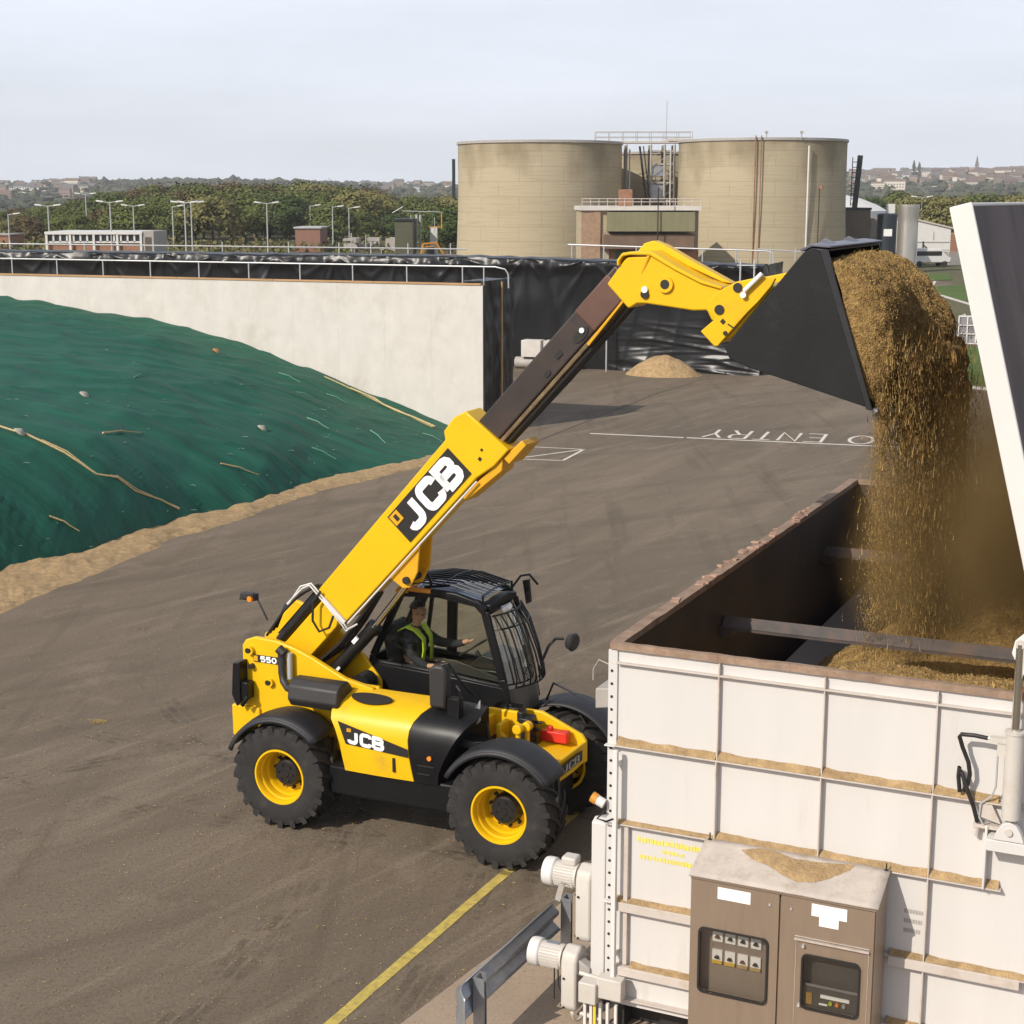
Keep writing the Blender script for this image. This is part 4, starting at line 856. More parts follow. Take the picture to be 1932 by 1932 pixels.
ring(inn, .013, -.036, -.012).build('window_gasket', M['black_plain'], d1, smooth=40); ring(inn2, .013, -.036, -.012).build('window_gasket', M['black_plain'], d2, smooth=40)
gl = glass('cabinet_glass', (.82,.80,.77), .14, .05)
m = MB(); m.add([(p[0],-.014,p[1]) for p in inn], [list(range(len(inn)))]); m.build('window_pane', gl, d1)
m = MB(); m.add([(p[0],-.014,p[1]) for p in inn2], [list(range(len(inn2)))]); m.build('window_pane', gl, d2)
m = MB(); m.box(.03,.76,.09,.10,.1,CH-.1); m.build('switch_panel', mat('inner_panel', (.27,.22,.18), .5, var=.1), cb)
m = MB(); m.box(.79,CWD-.03,.09,.10,.1,CH-.1); m.box(.95,1.50,.03,.09,.56,.82); m.build('instrument_panel', mat('dark_inner_panel', (.075,.07,.065), .4, var=.15), cb)
m = MB(); m.box(1.0,1.48,.022,.03,.82,.84); m.build('shelf_edge', M['galv'], cb)
M['rustpipe_'] = mat('brown_lever', (.16,.07,.045), .6)
for r_ in range(2):
    for c_ in range(4):
        x = .178 + .112*c_; z = 1.075 - .185*r_
        m = MB(); m.box(x,x+.088,.075,.09,z-.055,z+.055); sw = m.build('switch_plate', M['white_plain'], cb)
        m = MB(); m.prism([(x+.024,z-.016),(x+.064,z-.016),(x+.062,z-.004),(x+.054,z+.005),(x+.034,z+.005),(x+.026,z-.004)], .05, .075); m.build('switch_lever', M['rustpipe_'] if (r_, c_) in ((0,0),(1,2)) else M['black_plain'], sw)
        if r_: m = MB(); m.box(x,x+.088,.068,.075,z-.07,z-.04); m.build('label_strip', M['grain3'] if c_ > 1 else mat('ochre_label', (.62,.40,.04), .6), sw)
m = MB(); m.box(1.13,1.37,.018,.03,.735,.762); m.box(1.12,1.19,.018,.03,.672,.684); m.build('label_strip', M['white_plain'], cb)
for i, mm in enumerate((mat('lime_button', (.45,.55,.03), .4), M['amber'], M['grey_paint'])):
    m = MB(); m.lathe([(.017,0),(.015,.02)], (1.215+.055*i,.03,.70), (0,-1,0), 14); m.build('button', mm, cb)
m = MB(); m.box(1.01,1.06,.02,.03,.66,.76); m.build('warning_label', mat('ochre_sign', (.35,.22,.04), .6), cb)
for p, doc in (((.242,.525,1.455,1.56), d1), ((1.04,1.33,1.465,1.57), d2), ((1.105,1.265,1.385,1.464), d2)):
    m = MB(); m.box(p[0],p[1],-.0235,-.0205,p[2],p[3]); doc_ = m.build('paper_notice', M['paper'], doc)
    if True:
        m = MB()
        for i in range(3 if doc is d2 else 2): m.box(p[0]+.03,p[1]-.03-.02*(i%2),-.025,-.0238,p[3]-.022-.02*i,p[3]-.0195-.02*i)
        m.build('faint_writing', mat('faint_ink', (.55,.56,.60), .7), doc_)
m = MB(); m.box(.91,1.525,-.05,-.02,1.235,1.25); m.box(.91,1.525,-.034,-.02,1.262,1.268); m.box(.92,.925,-.026,-.02,.45,1.235); m.box(1.517,1.522,-.026,-.02,.45,1.235); m.build('window_hood', M['cabroof'], d2, bevel=.003)
m = MB()
for x, z in ((.985,1.19),(.965,.66)): m.lathe([(.014,0),(.012,.03)], (x,-.02,z), (0,-1,0), 12)
for x, z in ((.69,1.49),(.87,1.49)): m.lathe([(.009,0),(.009,.012)], (x,-.02,z), (0,-1,0), 10)
m.build('lock', M['galv_pale'], d2, smooth=40)

# ------------------------------------------------------------------ guard rail
gr = tag(empty('guard_rail', (0,0,0)), 'short grey galvanised crash barrier in front of the motors', 'guard rail')
P0, P1 = Vector((-.42, 12.88, 0)), Vector((.52, 14.72, 0)); dg = (P1-P0); GL = dg.length; dg.normalize(); ng = Vector((dg.y, -dg.x, 0))   # ng points to the bin side
gr.location = P0; gr.rotation_euler = (0, 0, math.atan2(dg.y, dg.x))
WP = [(-.01,.72),(.015,.69),(.075,.64),(.075,.60),(.015,.555),(.01,.535),(.015,.515),(.075,.47),(.075,.43),(.015,.385),(-.01,.36)]
f = MB()
f.grid(lambda u, v: (u*(GL-.1), -WP[round(v*10)][0]*-1, WP[round(v*10)][1]), 2, 10)
f.build('rail_beam', M['galv'], gr, smooth=25, solid=.008)
f = MB()                                                              # flared fish-tail end, bent outwards
def ft(u, v):
    k = round(v*10); y, z = WP[k]; c = .54; 
    return (-.28*u, y*(1-u) - .16*u*u, c + (z-c)*(1 + .30*u) - .05*u)
f.grid(ft, 6, 10); f.build('fishtail_end', M['galv'], gr, smooth=40, solid=.008)
for x in (.12, GL-.12):
    f = MB(); f.prism([(x,-.02),(x+.13,-.02),(x+.13,-.09),(x+.118,-.09),(x+.118,-.032),(x,-.032)], .0, .71, 'z'); f.box(x,x+.012,-.13,-.032,.0,.71); f.build('post', M['galv'], gr)
# ================================================================== SILAGE: heap in the bin, load in the bucket, falling stream
def bl(x, y, z): return (BX + math.cos(BA)*x - math.sin(BA)*y, BYY + math.sin(BA)*x + math.cos(BA)*y, z)
def vl(x, y, z): return (VX + math.cos(VA)*x - math.sin(VA)*y, VY + math.sin(VA)*x + math.cos(VA)*y, z)
f = MB()
def heap(u, v):
    x = .06 + u*(BWD-.12); y = .06 + v*(BDP-.16)
    z = 1.85
    a = 3.62 - .62*math.hypot((x-2.75)/.95, (y-4.9)/1.25); b = 3.42 - .75*math.hypot(max(0,(1.75-x))/.62, max(0, y-1.3)/1.1); c = 3.2 - .62*math.hypot((x-3.0), (y-7.2)/1.3)
    z = max(z, a, b, c)
    q = Vector((x, y, 0)); z += .05*noise.noise(q*2.1) + .03*noise.noise(q*6) + .022*noise.noise(q*17)
    return bl(x, y, min(z, 3.55))
f.grid(heap, 130, 260); o = f.build('silage_heap', M['silage'], None, smooth=70); tag(o, 'golden brown chopped silage heaped inside the white bin', 'silage', kind='stuff')
# load still lying in the bucket: rolls over the lip
f = MB()
def load(u, v):
    y = -1.17 + 2.34*v
    n1 = noise.noise(Vector((u*3, v*5, 1)))*.07 + noise.noise(Vector((u*9, v*16, 4)))*.04 + noise.noise(Vector((u*26, v*52, 4)))*.026 + noise.noise(Vector((u*60, v*120, 4)))*.014
    pts = [(6.24,6.78),(6.45,6.93),(6.64,6.95),(6.82,6.86),(6.98,6.66),(7.07,6.38),(7.10,6.08),(7.08,5.80),(7.02,5.55),(6.96,5.49),(6.90,5.58)]
    k = u*(len(pts)-1); i = min(int(k), len(pts)-2); t = k - i; x = pts[i][0] + (pts[i+1][0]-pts[i][0])*t; z = pts[i][1] + (pts[i+1][1]-pts[i][1])*t
    e = max(0, 1 - abs(2*v-1)**10)**.55
    q = max(0, min(1, (v-.25)/.55)); x += .24*q*q*(3-2*q)*math.exp(-((z-6.15)/.42)**2)   # slides out furthest on the far side
    cx, cz = 6.35, 6.1; s_ = .40 + .60*e
    x = cx + (x-cx)*s_; z = cz + (z-cz)*(.9 + .1*e if z > cz else 1)
    if x < 6.95: z = max(z, 5.87 - (x-5.69)*.282 + .07)
    dx, dz = x-cx, z-cz; l = math.hypot(dx, dz) or 1
    return vl(x + dx/l*n1*e, y, z + dz/l*n1*e)
f.grid(load, 150, 200); o = f.build('silage_load', M['silage'], None, smooth=80); tag(o, 'brown chopped silage spilling over the lip of the raised bucket', 'silage', kind='stuff')
# the falling stream: ropes of packed silage, and a great many loose bits
rs = random.Random(21)
def fall(t, x0, vx):                                                  # ballistic path, t seconds
    return x0 + vx*t, 6.0 - .6*t - 4.9*t*t
def rope(m, y, x0, vx, t0, t1, wx, wy, seed, nseg=60, nr=26):
    vs = []
    for i in range(nseg+1):
        u = i/nseg; t = t0 + (t1-t0)*u; x, z = fall(t, x0, vx)
        w = math.sin(math.pi*min(1, .03 + u*1.0))**.6*(1 - .35*u)
        for j in range(nr):
            a = 2*math.pi*j/nr; c_, s_ = math.cos(a), math.sin(a)
            r = w*(1 + .55*noise.noise(Vector((c_*1.2+seed, s_*1.2, z*.55))) + .5*noise.noise(Vector((c_*4+seed, s_*4, z*1.1))) + .46*noise.noise(Vector((c_*12+seed, s_*12, z*2.4))) + .34*noise.noise(Vector((c_*30+seed, s_*30, z*9))))
            vs.append(vl(x + wx*r*c_, y + wy*r*s_ + .15*noise.noise(Vector((seed, z*.5, 0))), z + .10*noise.noise(Vector((c_*4+seed, s_*4, z)))))
    m.add(vs, [(i*nr+j, i*nr+(j+1)%nr, (i+1)*nr+(j+1)%nr, (i+1)*nr+j) for i in range(nseg) for j in range(nr)])
f = MB()
rope(f, -.40, 7.04, .28, -.20, .44, .18, .42, 5.1); rope(f, .10, 7.12, .36, -.24, .50, .24, .46, 9.7)
rope(f, .55, 7.22, .42, -.28, .60, .25, .42, 14.2); rope(f, .95, 7.24, .40, -.26, .66, .22, .34, 23.2); rope(f, .35, 7.20, .55, -.2, .62, .12, .22, 31.0); rope(f, .80, 7.18, .55, -.24, .66, .15, .26, 44.0)
M['stream'] = mat('falling_silage', (.34, .205, .062), .95, var=.45, scale=14, dirt=(.15, .085, .024), dscale=4, damt=.55, bump=1.2, bscale=40, stretch=(2.2, 2.2, .45))
o = f.build('falling_silage', M['stream'], None, smooth=80); tag(o, 'thick brown stream of silage falling from the bucket into the bin', 'silage', kind='stuff')
f = MB()
TET = [(0,1,2),(0,3,1),(1,3,2),(2,3,0)]
def bit(p, s, stretch):
    d = Vector((rs.gauss(0,.10), rs.gauss(0,.10), -1)).normalized(); u = d.cross(Vector((rs.gauss(0,1), rs.gauss(0,1), rs.gauss(0,1)))).normalized(); w = d.cross(u)
    p = Vector(p); f.mi = rs.choice((0,0,1,1,1,2)); d = d*(s*stretch); u = u*s; w = w*s; f.add([p-d, p+d*.7+u, p+d*.7-u*.6+w*.9, p+d*.7-u*.6-w*.9], TET)
SZ = (.002,.0025,.003,.0035,.005)
for k in range(85000):
    t = rs.random()**.75*.84 - .12; lane = rs.gauss(0, .50); y = max(-1.16, min(1.2, .12 + lane + rs.gauss(0,.10)*max(0,t)*2))
    x0 = 7.06 + rs.gauss(0,.09) + .16*(y+.3 if y > -.3 else 0); vx = .40 + rs.gauss(0,.20) + .14*y
    x, z = fall(max(-.22, t), x0, vx); x += rs.gauss(0, .02 + .12*max(0,t)); z += rs.gauss(0,.10)
    if z < 4.2 and rs.random() < .35: continue
    if z < 2.9: z = 2.9 + rs.random()*.3
    bit(vl(x, y, z), rs.choice(SZ), rs.choice((2,3,5,9,14)))
for k in range(16000):                                                # thin veil falling from the near lip
    t = rs.random()*.78; y = -1.12 + abs(rs.gauss(0,.30)); x, z = fall(t, 6.99 + rs.gauss(0,.03), .05 + rs.gauss(0,.12)); bit(vl(x, y, z-.35), rs.choice(SZ[:3]), rs.choice((2,4,8)))
for k in range(26000):                                                # loose crumbs on the heaped load
    u, v = rs.random()*.9, rs.random(); p = load(u, v); bit((p[0]+rs.gauss(0,.008), p[1]+rs.gauss(0,.008), p[2]+rs.gauss(0,.012)), rs.choice((.004,.006,.008)), rs.choice((.7,1,1.3)))
for k in range(16000):
    p = heap(.2+.8*rs.random(), rs.random()*.8)
    if p[2] > 2.05: bit((p[0], p[1], p[2]+.006), rs.choice((.006,.008,.012)), rs.choice((.7,1,1.5)))
f.mi = 0
o = f.build('flying_bits', [M['grain1'], M['grain2'], M['grain3']], None); tag(o, 'countless loose silage bits flying around the falling stream', 'silage', kind='stuff')
# dust hanging in the air over the bin
dm = bpy.data.materials.new('brown_dust'); dm.use_nodes = True; nt = dm.node_tree; nt.nodes.clear(); L = nt.links
o_ = nt.nodes.new('ShaderNodeOutputMaterial'); pv = nt.nodes.new('ShaderNodeVolumePrincipled'); pv.inputs['Color'].default_value = (.56, .36, .14, 1); pv.inputs['Anisotropy'].default_value = .1
tcn = nt.nodes.new('ShaderNodeTexCoord'); nz = nt.nodes.new('ShaderNodeTexNoise'); nz.inputs['Scale'].default_value = 1.5; nz.inputs['Detail'].default_value = 3; L.new(tcn.outputs['Object'], nz.inputs['Vector'])
ln = nt.nodes.new('ShaderNodeVectorMath'); ln.operation = 'LENGTH'; L.new(tcn.outputs['Object'], ln.inputs[0])
mr = nt.nodes.new('ShaderNodeMapRange'); mr.inputs[1].default_value = 1.0; mr.inputs[2].default_value = .35; mr.inputs[3].default_value = 0; mr.inputs[4].default_value = 1; L.new(ln.outputs['Value'], mr.inputs[0])
mr2 = nt.nodes.new('ShaderNodeMapRange'); mr2.inputs[1].default_value = .34; mr2.inputs[2].default_value = .66; mr2.inputs[4].default_value = 1.7; L.new(nz.outputs['Fac'], mr2.inputs[0])
mu = nt.nodes.new('ShaderNodeMath'); mu.operation = 'MULTIPLY'; L.new(mr.outputs[0], mu.inputs[0]); L.new(mr2.outputs[0], mu.inputs[1]); L.new(mu.outputs[0], pv.inputs['Density']); L.new(pv.outputs[0], o_.inputs['Volume'])
f = MB(); f.lathe([(math.sin(math.pi*i/14), -math.cos(math.pi*i/14)) for i in range(1,14)], (0,0,0), (0,0,1), 28)
dc_ = f.build('dust_cloud', dm); dc_.location = bl(2.45, 4.7, 4.1); dc_.rotation_euler = (0,0,BA); dc_.scale = (1.55, 3.1, 2.0)
tag(dc_, 'brown dust hanging over the bin below the falling silage', 'dust', kind='stuff')
# ================================================================== GROUND
def flat(pts, z): return MB().add([(p[0], p[1], z) for p in pts], [list(range(len(pts)))])
def ground_mat(name, cols, scale, big, bump, rough=.95, streak=None, spec=.3):
    m = bpy.data.materials.new(name); m.use_nodes = True; nt = m.node_tree; b = nt.nodes['Principled BSDF']; L = nt.links
    b.inputs['Roughness'].default_value = rough; b.inputs['Specular IOR Level'].default_value = spec
    tc = nt.nodes.new('ShaderNodeTexCoord'); src = tc.outputs['Object']
    def nz(sc, det, ro=.6, s=src):
        n = nt.nodes.new('ShaderNodeTexNoise'); n.inputs['Scale'].default_value = sc; n.inputs['Detail'].default_value = det; n.inputs['Roughness'].default_value = ro; L.new(s, n.inputs['Vector']); return n.outputs['Fac']
    def mixc(fac, a, bb, lo, hi):
        r = nt.nodes.new('ShaderNodeMapRange'); r.inputs[1].default_value = lo; r.inputs[2].default_value = hi; r.clamp = True; L.new(fac, r.inputs[0])
        x = nt.nodes.new('ShaderNodeMixRGB'); L.new(r.outputs[0], x.inputs[0])
        for i, c in ((1, a), (2, bb)):
            if isinstance(c, tuple): x.inputs[i].default_value = (*c, 1)
            else: L.new(c, x.inputs[i])
        return x.outputs[0]
    c = mixc(nz(big, 6, .65), cols[0], cols[1], .32, .68)
    if streak: c = mixc(nz(.055, 5, .6), c, cols[3], .46, .66)
    if streak:
        for sa, si, cc, lo, hi, sc_ in ((streak[0], 0, 2, .47, .72, 1.0), (streak[0]+.55, 0, 3, .50, .74, .8), (streak[0]-.45, 0, 3, .54, .72, 1.7), (streak[0]+.2, 0, 2, .55, .70, 3.1)):
            m0 = nt.nodes.new('ShaderNodeMapping'); m0.inputs['Rotation'].default_value = (0, 0, sa); L.new(src, m0.inputs[0])
            m1 = nt.nodes.new('ShaderNodeMapping'); m1.inputs['Scale'].default_value = streak[1]; L.new(m0.outputs[0], m1.inputs[0])
            c = mixc(nz(sc_, 6, .65, m1.outputs[0]), c, cols[cc], lo, hi)
        c = mixc(nz(.55, 9, .72), c, cols[2], .56, .70); c = mixc(nz(.35, 9, .75), c, cols[3], .57, .72)
    c = mixc(nz(scale, 5, .85), c, cols[-2], .50, .68); c = mixc(nz(scale*1.9, 2, .8), c, cols[-1], .66, .74)
    if streak:
        c = mixc(nz(2.6, 8, .75), c, (.235,.185,.115), .60, .78); c = mixc(nz(90, 2, .6), c, (.25,.20,.14), .60, .80)
    L.new(c, b.inputs['Base Color'])
    bp = nt.nodes.new('ShaderNodeBump'); bp.inputs['Strength'].default_value = bump; bp.inputs['Distance'].default_value = .012; L.new(nz(scale*1.3, 6, .75), bp.inputs['Height']); L.new(bp.outputs[0], b.inputs['Normal'])
    return m
M['scrub'] = ground_mat('scrub_ground', [(.085,.085,.035),(.14,.12,.06),(.06,.07,.03),(.17,.15,.09)], .8, .03, .6)
M['tarmac'] = ground_mat('worn_tarmac', [(.150,.115,.080),(.192,.149,.106),(.226,.177,.126),(.114,.087,.060),(.075,.057,.040),(.37,.30,.20)], 21, .22, .9, .88, (R(-64), (.06, .9, 1)), .35)
M['concrete'] = ground_mat('concrete_pad', [(.33,.25,.18),(.40,.31,.23),(.26,.20,.14),(.46,.37,.28)], 22, .6, .5)
M['lawn'] = ground_mat('mown_lawn', [(.065,.115,.020),(.10,.15,.03),(.045,.085,.015),(.15,.17,.05)], 9, .25, .8)
tag(flat([(-4000,-300),(4000,-300),(4000,5000),(-4000,5000)], -.03).build('ground', M['scrub']), kind='structure')
tag(flat([(-60,-5),(60,-5),(60,60),(34,76),(26,90),(24,110),(40,140),(40,160),(-70,160)], 0).build('tarmac_yard', M['tarmac']), kind='structure')
pad = [(-1.35,12.3),(-1.03,13.44),(-.40,14.49),(.19,15.42),(.73,16.33),(1.3,17.3),(6.5,26),(12,23),(7,4),(-1.35,4)]
tag(flat(pad, .006).build('concrete_pad', M['concrete']), kind='structure')
yl = mat('worn_yellow_road_paint', (.50,.385,.085), .8, var=.2, scale=6, dirt=(.20,.15,.10), dscale=14, damt=.55)
wl = mat('worn_white_road_paint', (.66,.60,.52), .8, var=.15, scale=5, dirt=(.22,.175,.135), dscale=9, damt=.45)
a0, a1 = Vector((-1.68,13.44)), Vector((-.04,16.85)); d = (a1-a0).normalized(); n_ = Vector((d.y,-d.x))*.062
q0, q1 = a0 - d*3.5, a1 + d*4.2
f = MB(); k = 30; rr_ = random.Random(5); vs = []
for i in range(k+1):
    c = q0 + (q1-q0)*i/k; j = rr_.uniform(-.006,.006); vs += [(c.x-n_.x+j, c.y-n_.y, .005), (c.x+n_.x+j, c.y+n_.y, .005)]
f.add(vs, [(2*i,2*i+1,2*i+3,2*i+2) for i in range(k)]); tag(f.build('yellow_line', yl), kind='structure')
f = MB(); e0, e1 = Vector((2.54,51.06)), Vector((12.6,47.95)); d = (e1-e0).normalized(); n2 = Vector((-d.y,d.x))
f.ribbon([tuple(e0), tuple(e0+d*3.1)], .16, lambda u, v: (u, v, .005)); f.ribbon([tuple(e0+d*3.2), tuple(e1)], .16, lambda u, v: (u, v, .005))
tag(f.build('white_line', wl), kind='structure')
f = MB()                                                              # words face the drivers coming the other way: upside down from here
def PN(u, v): p = e0 + d*(10.0 - u) + n2*(2.15 - v*1.0); return (p.x, p.y, .006)
x = text(f, 'NO', PN, .02, .1, .74, 1.75, .28, .11); text(f, 'ENTRY', PN, 2.6, .1, .55, 1.75, .25, .11)
tag(f.build('road_lettering', wl), kind='structure')
f = MB(); bx = [gp(*p)[:2] for p in ((968,866),(1062,869),(1102,848),(1000,843))]
for a, b in ((0,1),(1,2),(2,3),(0,2)): f.ribbon([bx[a], bx[b]], .09, lambda u, v: (u, v, .005))
tag(f.build('box_marking', wl), kind='structure')
# dark lines painted on the tarmac along the clamp wall's shadow edge
f = MB()
for p, q in (((1000,838),(1245,740)),((1245,740),(1310,722))):
    A_, B_ = gp(*p), gp(*q); f.ribbon([A_[:2], B_[:2]], .06, lambda u, v: (u, v, .004))
tag(f.build('shadow_edge_line', mat('shadow_edge_tone', (.060,.047,.037), .8, var=.2)), kind='structure')
# scuffed tyre marks on the tarmac
tm = bpy.data.materials.new('tyre_rubber_marks'); tm.use_nodes = True; nt = tm.node_tree; L = nt.links; b_ = nt.nodes['Principled BSDF']; b_.inputs['Base Color'].default_value = (.060,.046,.034,1); b_.inputs['Roughness'].default_value = .9
tcx = nt.nodes.new('ShaderNodeTexCoord'); n_a = nt.nodes.new('ShaderNodeTexNoise'); n_a.inputs['Scale'].default_value = 1.3; n_a.inputs['Detail'].default_value = 8; n_a.inputs['Roughness'].default_value = .8; L.new(tcx.outputs['Object'], n_a.inputs['Vector'])
m_r = nt.nodes.new('ShaderNodeMapRange'); m_r.inputs[1].default_value = .50; m_r.inputs[2].default_value = .85; m_r.inputs[4].default_value = .75; L.new(n_a.outputs['Fac'], m_r.inputs[0])
tr_ = nt.nodes.new('ShaderNodeBsdfTransparent'); ms_ = nt.nodes.new('ShaderNodeMixShader'); L.new(m_r.outputs[0], ms_.inputs[0]); L.new(tr_.outputs[0], ms_.inputs[1]); L.new(b_.outputs[0], ms_.inputs[2]); L.new(ms_.outputs[0], nt.nodes['Material Output'].inputs['Surface'])
f = MB(); rs = random.Random(3); lv = 0
for cx, cy, r_, a0_, a1_ in ((-14,34,16,-75,-20),(-14,34,18,-75,-15),(4,40,21,-150,-95),(4,40,23,-148,-90),(-22,20,20,-35,25),(-22,20,21.9,-35,22),(9,30,14,-170,-110),(9,30,15.9,-170,-112)):
    lv += 1; z_ = .0042 + .0001*lv
    for w_ in (-.14, 0, .14): f.ribbon([(cx + (r_+w_)*math.cos(R(a0_+(a1_-a0_)*i/40)), cy + (r_+w_)*math.sin(R(a0_+(a1_-a0_)*i/40))) for i in range(41)], .10, lambda u, v: (u, v, z_))
tag(f.build('tyre_marks', tm), kind='structure')
# straw litter trodden into the yard
f = MB(); rs = random.Random(9)
for k in range(3400):
    px, py = rs.uniform(0, 1150), 1040 + 900*rs.random()**.7
    if rs.random() < .45: px = rs.gauss(430, 190); py = rs.gauss(1390, 150)
    if py < 1030 or py > 1990: continue
    X, Y_, _ = gp(px, py); a = rs.uniform(0, 3.14); L_ = rs.choice((.004,.006,.006,.01,.01,.016,.03)) ; w = .004
    f.obox((X, Y_, .009), L_, w*rs.choice((1,1,2)), .005, Matrix.Rotation(a, 3, 'Z'))
for k in range(500):
    X, Y_, _ = gp(rs.gauss(600, 22), rs.gauss(1412, 9)); f.obox((X, Y_, .009), rs.uniform(.01,.05), .004, .005, Matrix.Rotation(rs.uniform(0,3.14), 3, 'Z'))
for k in range(120):
    X, Y_, _ = gp(rs.gauss(186, 7), rs.gauss(1361, 2)); f.obox((X, Y_, .009), rs.uniform(.01,.04), .008, .006, Matrix.Rotation(rs.uniform(0,3.14), 3, 'Z'))
tag(f.build('straw_litter', M['grain3']), 'bits of straw and spilt feed scattered on the tarmac', 'litter', kind='stuff')

# ================================================================== SILAGE CLAMP (local frame along its wall)
WA = R(-22); WX, WY = -1.50, 51.42
cw, sw = math.cos(WA), math.sin(WA)
def wl3(x, y, z): return (WX + cw*x - sw*y, WY + sw*x + cw*y, z)
M['wallc'] = mat('pale_concrete_wall', (.585,.55,.505), .85, var=.07, scale=1.6, dirt=(.45,.405,.35), dscale=.7, damt=.42, bump=.25, bscale=8, stretch=(1,1,.8))
M['timber'] = mat('weathered_timber', (.44,.255,.115), .8, var=.25, scale=6, stretch=(.3,3,3))
wall = empty('clamp_wall', (WX, WY, 0), WA, 'long pale concrete silage clamp wall behind the green net', 'retaining wall')
f = MB(); n = 20; L0 = 34.5
for i in range(n):
    x0 = -34 + L0*i/n; x1 = -34 + L0*(i+1)/n; f.box(x0+.0015, x1-.0015 if i < n-1 else .60, 0, .30, 0, 4.78)
f.box(-34, .58, .003, .28, 0, 4.76); f.build('concrete_panel', M['wallc'], wall)
f = MB(); f.box(-34, .58, .31, 2.3, 4.5, 4.68); f.build('walkway', M['wallc'], wall)
f = MB()
for i in range(9): f.box(-34+3.84*i, -34+3.84*(i+1)-.02, -.03, .16, 4.785, 4.84)
f.build('timber_capping', M['timber'], wall)
def railing(name, pts, posts, hts, r, label, group=None, drop=None):
    o = tag(empty(name, (0,0,0)), label, 'railing', group)
    f = MB(); f.tube(pts, r, 8); f.build('handrail', M['galv_pale'], o, smooth=40)
    for p, h in zip(posts, hts): f = MB(); f.tube([(p[0],p[1],p[2]), (p[0],p[1],p[2]+h)], r*.9, 7); f.build('post', M['galv_pale'], o, smooth=40)
    return o
px = [-18.2+2.0*i for i in range(-7, 10)] + [.55]
railing('walkway_railing', [wl3(-34,.22,5.37), wl3(.95,.22,5.37), wl3(1.28,.24,5.30), wl3(1.38,.26,5.15), wl3(1.38,.3,4.7)], [wl3(x,.22,4.7) for x in px], [.67]*len(px), .024, 'pale tube railing along the top of the concrete wall')
# black plastic sheeting -------------------------------------------------
def plastic():
    m = bpy.data.materials.new('black_plastic_sheet'); m.use_nodes = True; nt = m.node_tree; b = nt.nodes['Principled BSDF']; L = nt.links
    b.inputs['Base Color'].default_value = (.009,.009,.010,1); b.inputs['Roughness'].default_value = .36; b.inputs['Specular IOR Level'].default_value = .42
    tc = nt.nodes.new('ShaderNodeTexCoord'); mp = nt.nodes.new('ShaderNodeMapping'); mp.inputs['Scale'].default_value = (.8,.8,.30); L.new(tc.outputs['Object'], mp.inputs[0])
    n = nt.nodes.new('ShaderNodeTexNoise'); n.inputs['Scale'].default_value = .9; n.inputs['Detail'].default_value = 2.5; n.inputs['Distortion'].default_value = .9; L.new(mp.outputs[0], n.inputs['Vector'])
    bp = nt.nodes.new('ShaderNodeBump'); bp.inputs['Strength'].default_value = .12; bp.inputs['Distance'].default_value = .10; L.new(n.outputs['Fac'], bp.inputs['Height']); L.new(bp.outputs[0], b.inputs['Normal'])
    return m
M['plastic'] = plastic()
f = MB()
def endw(u, v):
    y = .02 + 2.5*u; z = 4.92*v; w = .07*noise.noise(Vector((y*2.2, z*.6, 8))) + .05*noise.noise(Vector((y*5, z*1.8, 3)))
    return wl3(.66 + w + .03*(1-v), y, z)
f.grid(endw, 30, 60); f.grid(lambda u, v: wl3(.66-.9*v, .2+2.3*u, 4.90+.05*noise.noise(Vector((u*6, v*4, 0)))), 20, 6)
tag(f.build('black_sheet', M['plastic'], smooth=60), 'narrow black plastic wrap hanging on the end of the concrete wall', 'plastic sheet')
f = MB(); f.tube([wl3(.80,1.15,.5), wl3(.80,1.15,4.85)], .035, 6); tag(f.build('timber_stake', M['timber']), 'upright timber batten on the black wrap at the wall end', 'batten')
# far clamp wall completely wrapped
FA = math.atan2(68.9-72.0, 9.78-.58); FX, FY = .58, 72.0; cf, sf = math.cos(FA), math.sin(FA)
def fl(x, y, z): return (FX + cf*x - sf*y, FY + sf*x + cf*y, z)
def farw(u, v):
    x = -40 + 50.8*u; Z = 4.93 - .25*max(0,(x+3)/14)
    if v < .75: z = Z*v/.75; y = 0
    else: q_ = (v-.75)/.25; y = q_*1.6; z = Z + .06*math.sin(q_*3) - 1.2*max(0, q_-.55)**1.5
    s = 1 if v < .75 else .4
    def ridge_(q): return (1 - abs(noise.noise(q))*2.2)
    hang = max(0, 1 - z/5)
    w = .16*noise.noise(Vector((x*.30, z*.10, 2))) + .08*max(0, ridge_(Vector((x*.42 + z*.12, z*.06, 9))))**2 + .025*max(0, ridge_(Vector((x*.9 - z*.22, z*.10, 5))))**3
    w += .26*math.exp(-((z-4.60)/.26)**2)*(.5 + .9*noise.noise(Vector((x*.7, 1, 1))) + .5*noise.noise(Vector((x*2.1, 4, 1))))
    xk = round((x + .9*math.sin(x*1.7))/3.1)*3.1; dx_ = x - xk; dz_ = 4.75 - z; rr_k = math.hypot(dx_, dz_)
    w += .10*max(0, math.cos(math.atan2(dx_, dz_ + .15)*9 + xk*1.7))**2*math.exp(-rr_k/1.7)*min(1, rr_k*2) + .16*math.exp(-((z-3.2)/1.1)**2)*noise.noise(Vector((x*.42, 2.2, z*.3)))
    if x > 3.5:
        f_ = min(1, (x-3.5)/2)*max(0, 1 - z/2.6); w += f_*(.26*(1 - z/2.6) + .09*max(0, ridge_(Vector((x*.22, z*2.2 + x*.20, 21))))**2 + .035*max(0, ridge_(Vector((x*.35, z*4.5 - x*.25, 8))))**2)
    return fl(x, y - w*s, z + .05*noise.noise(Vector((x*1.4, y, 3)))*(v > .7))
f = MB(); f.grid(farw, 680, 120)
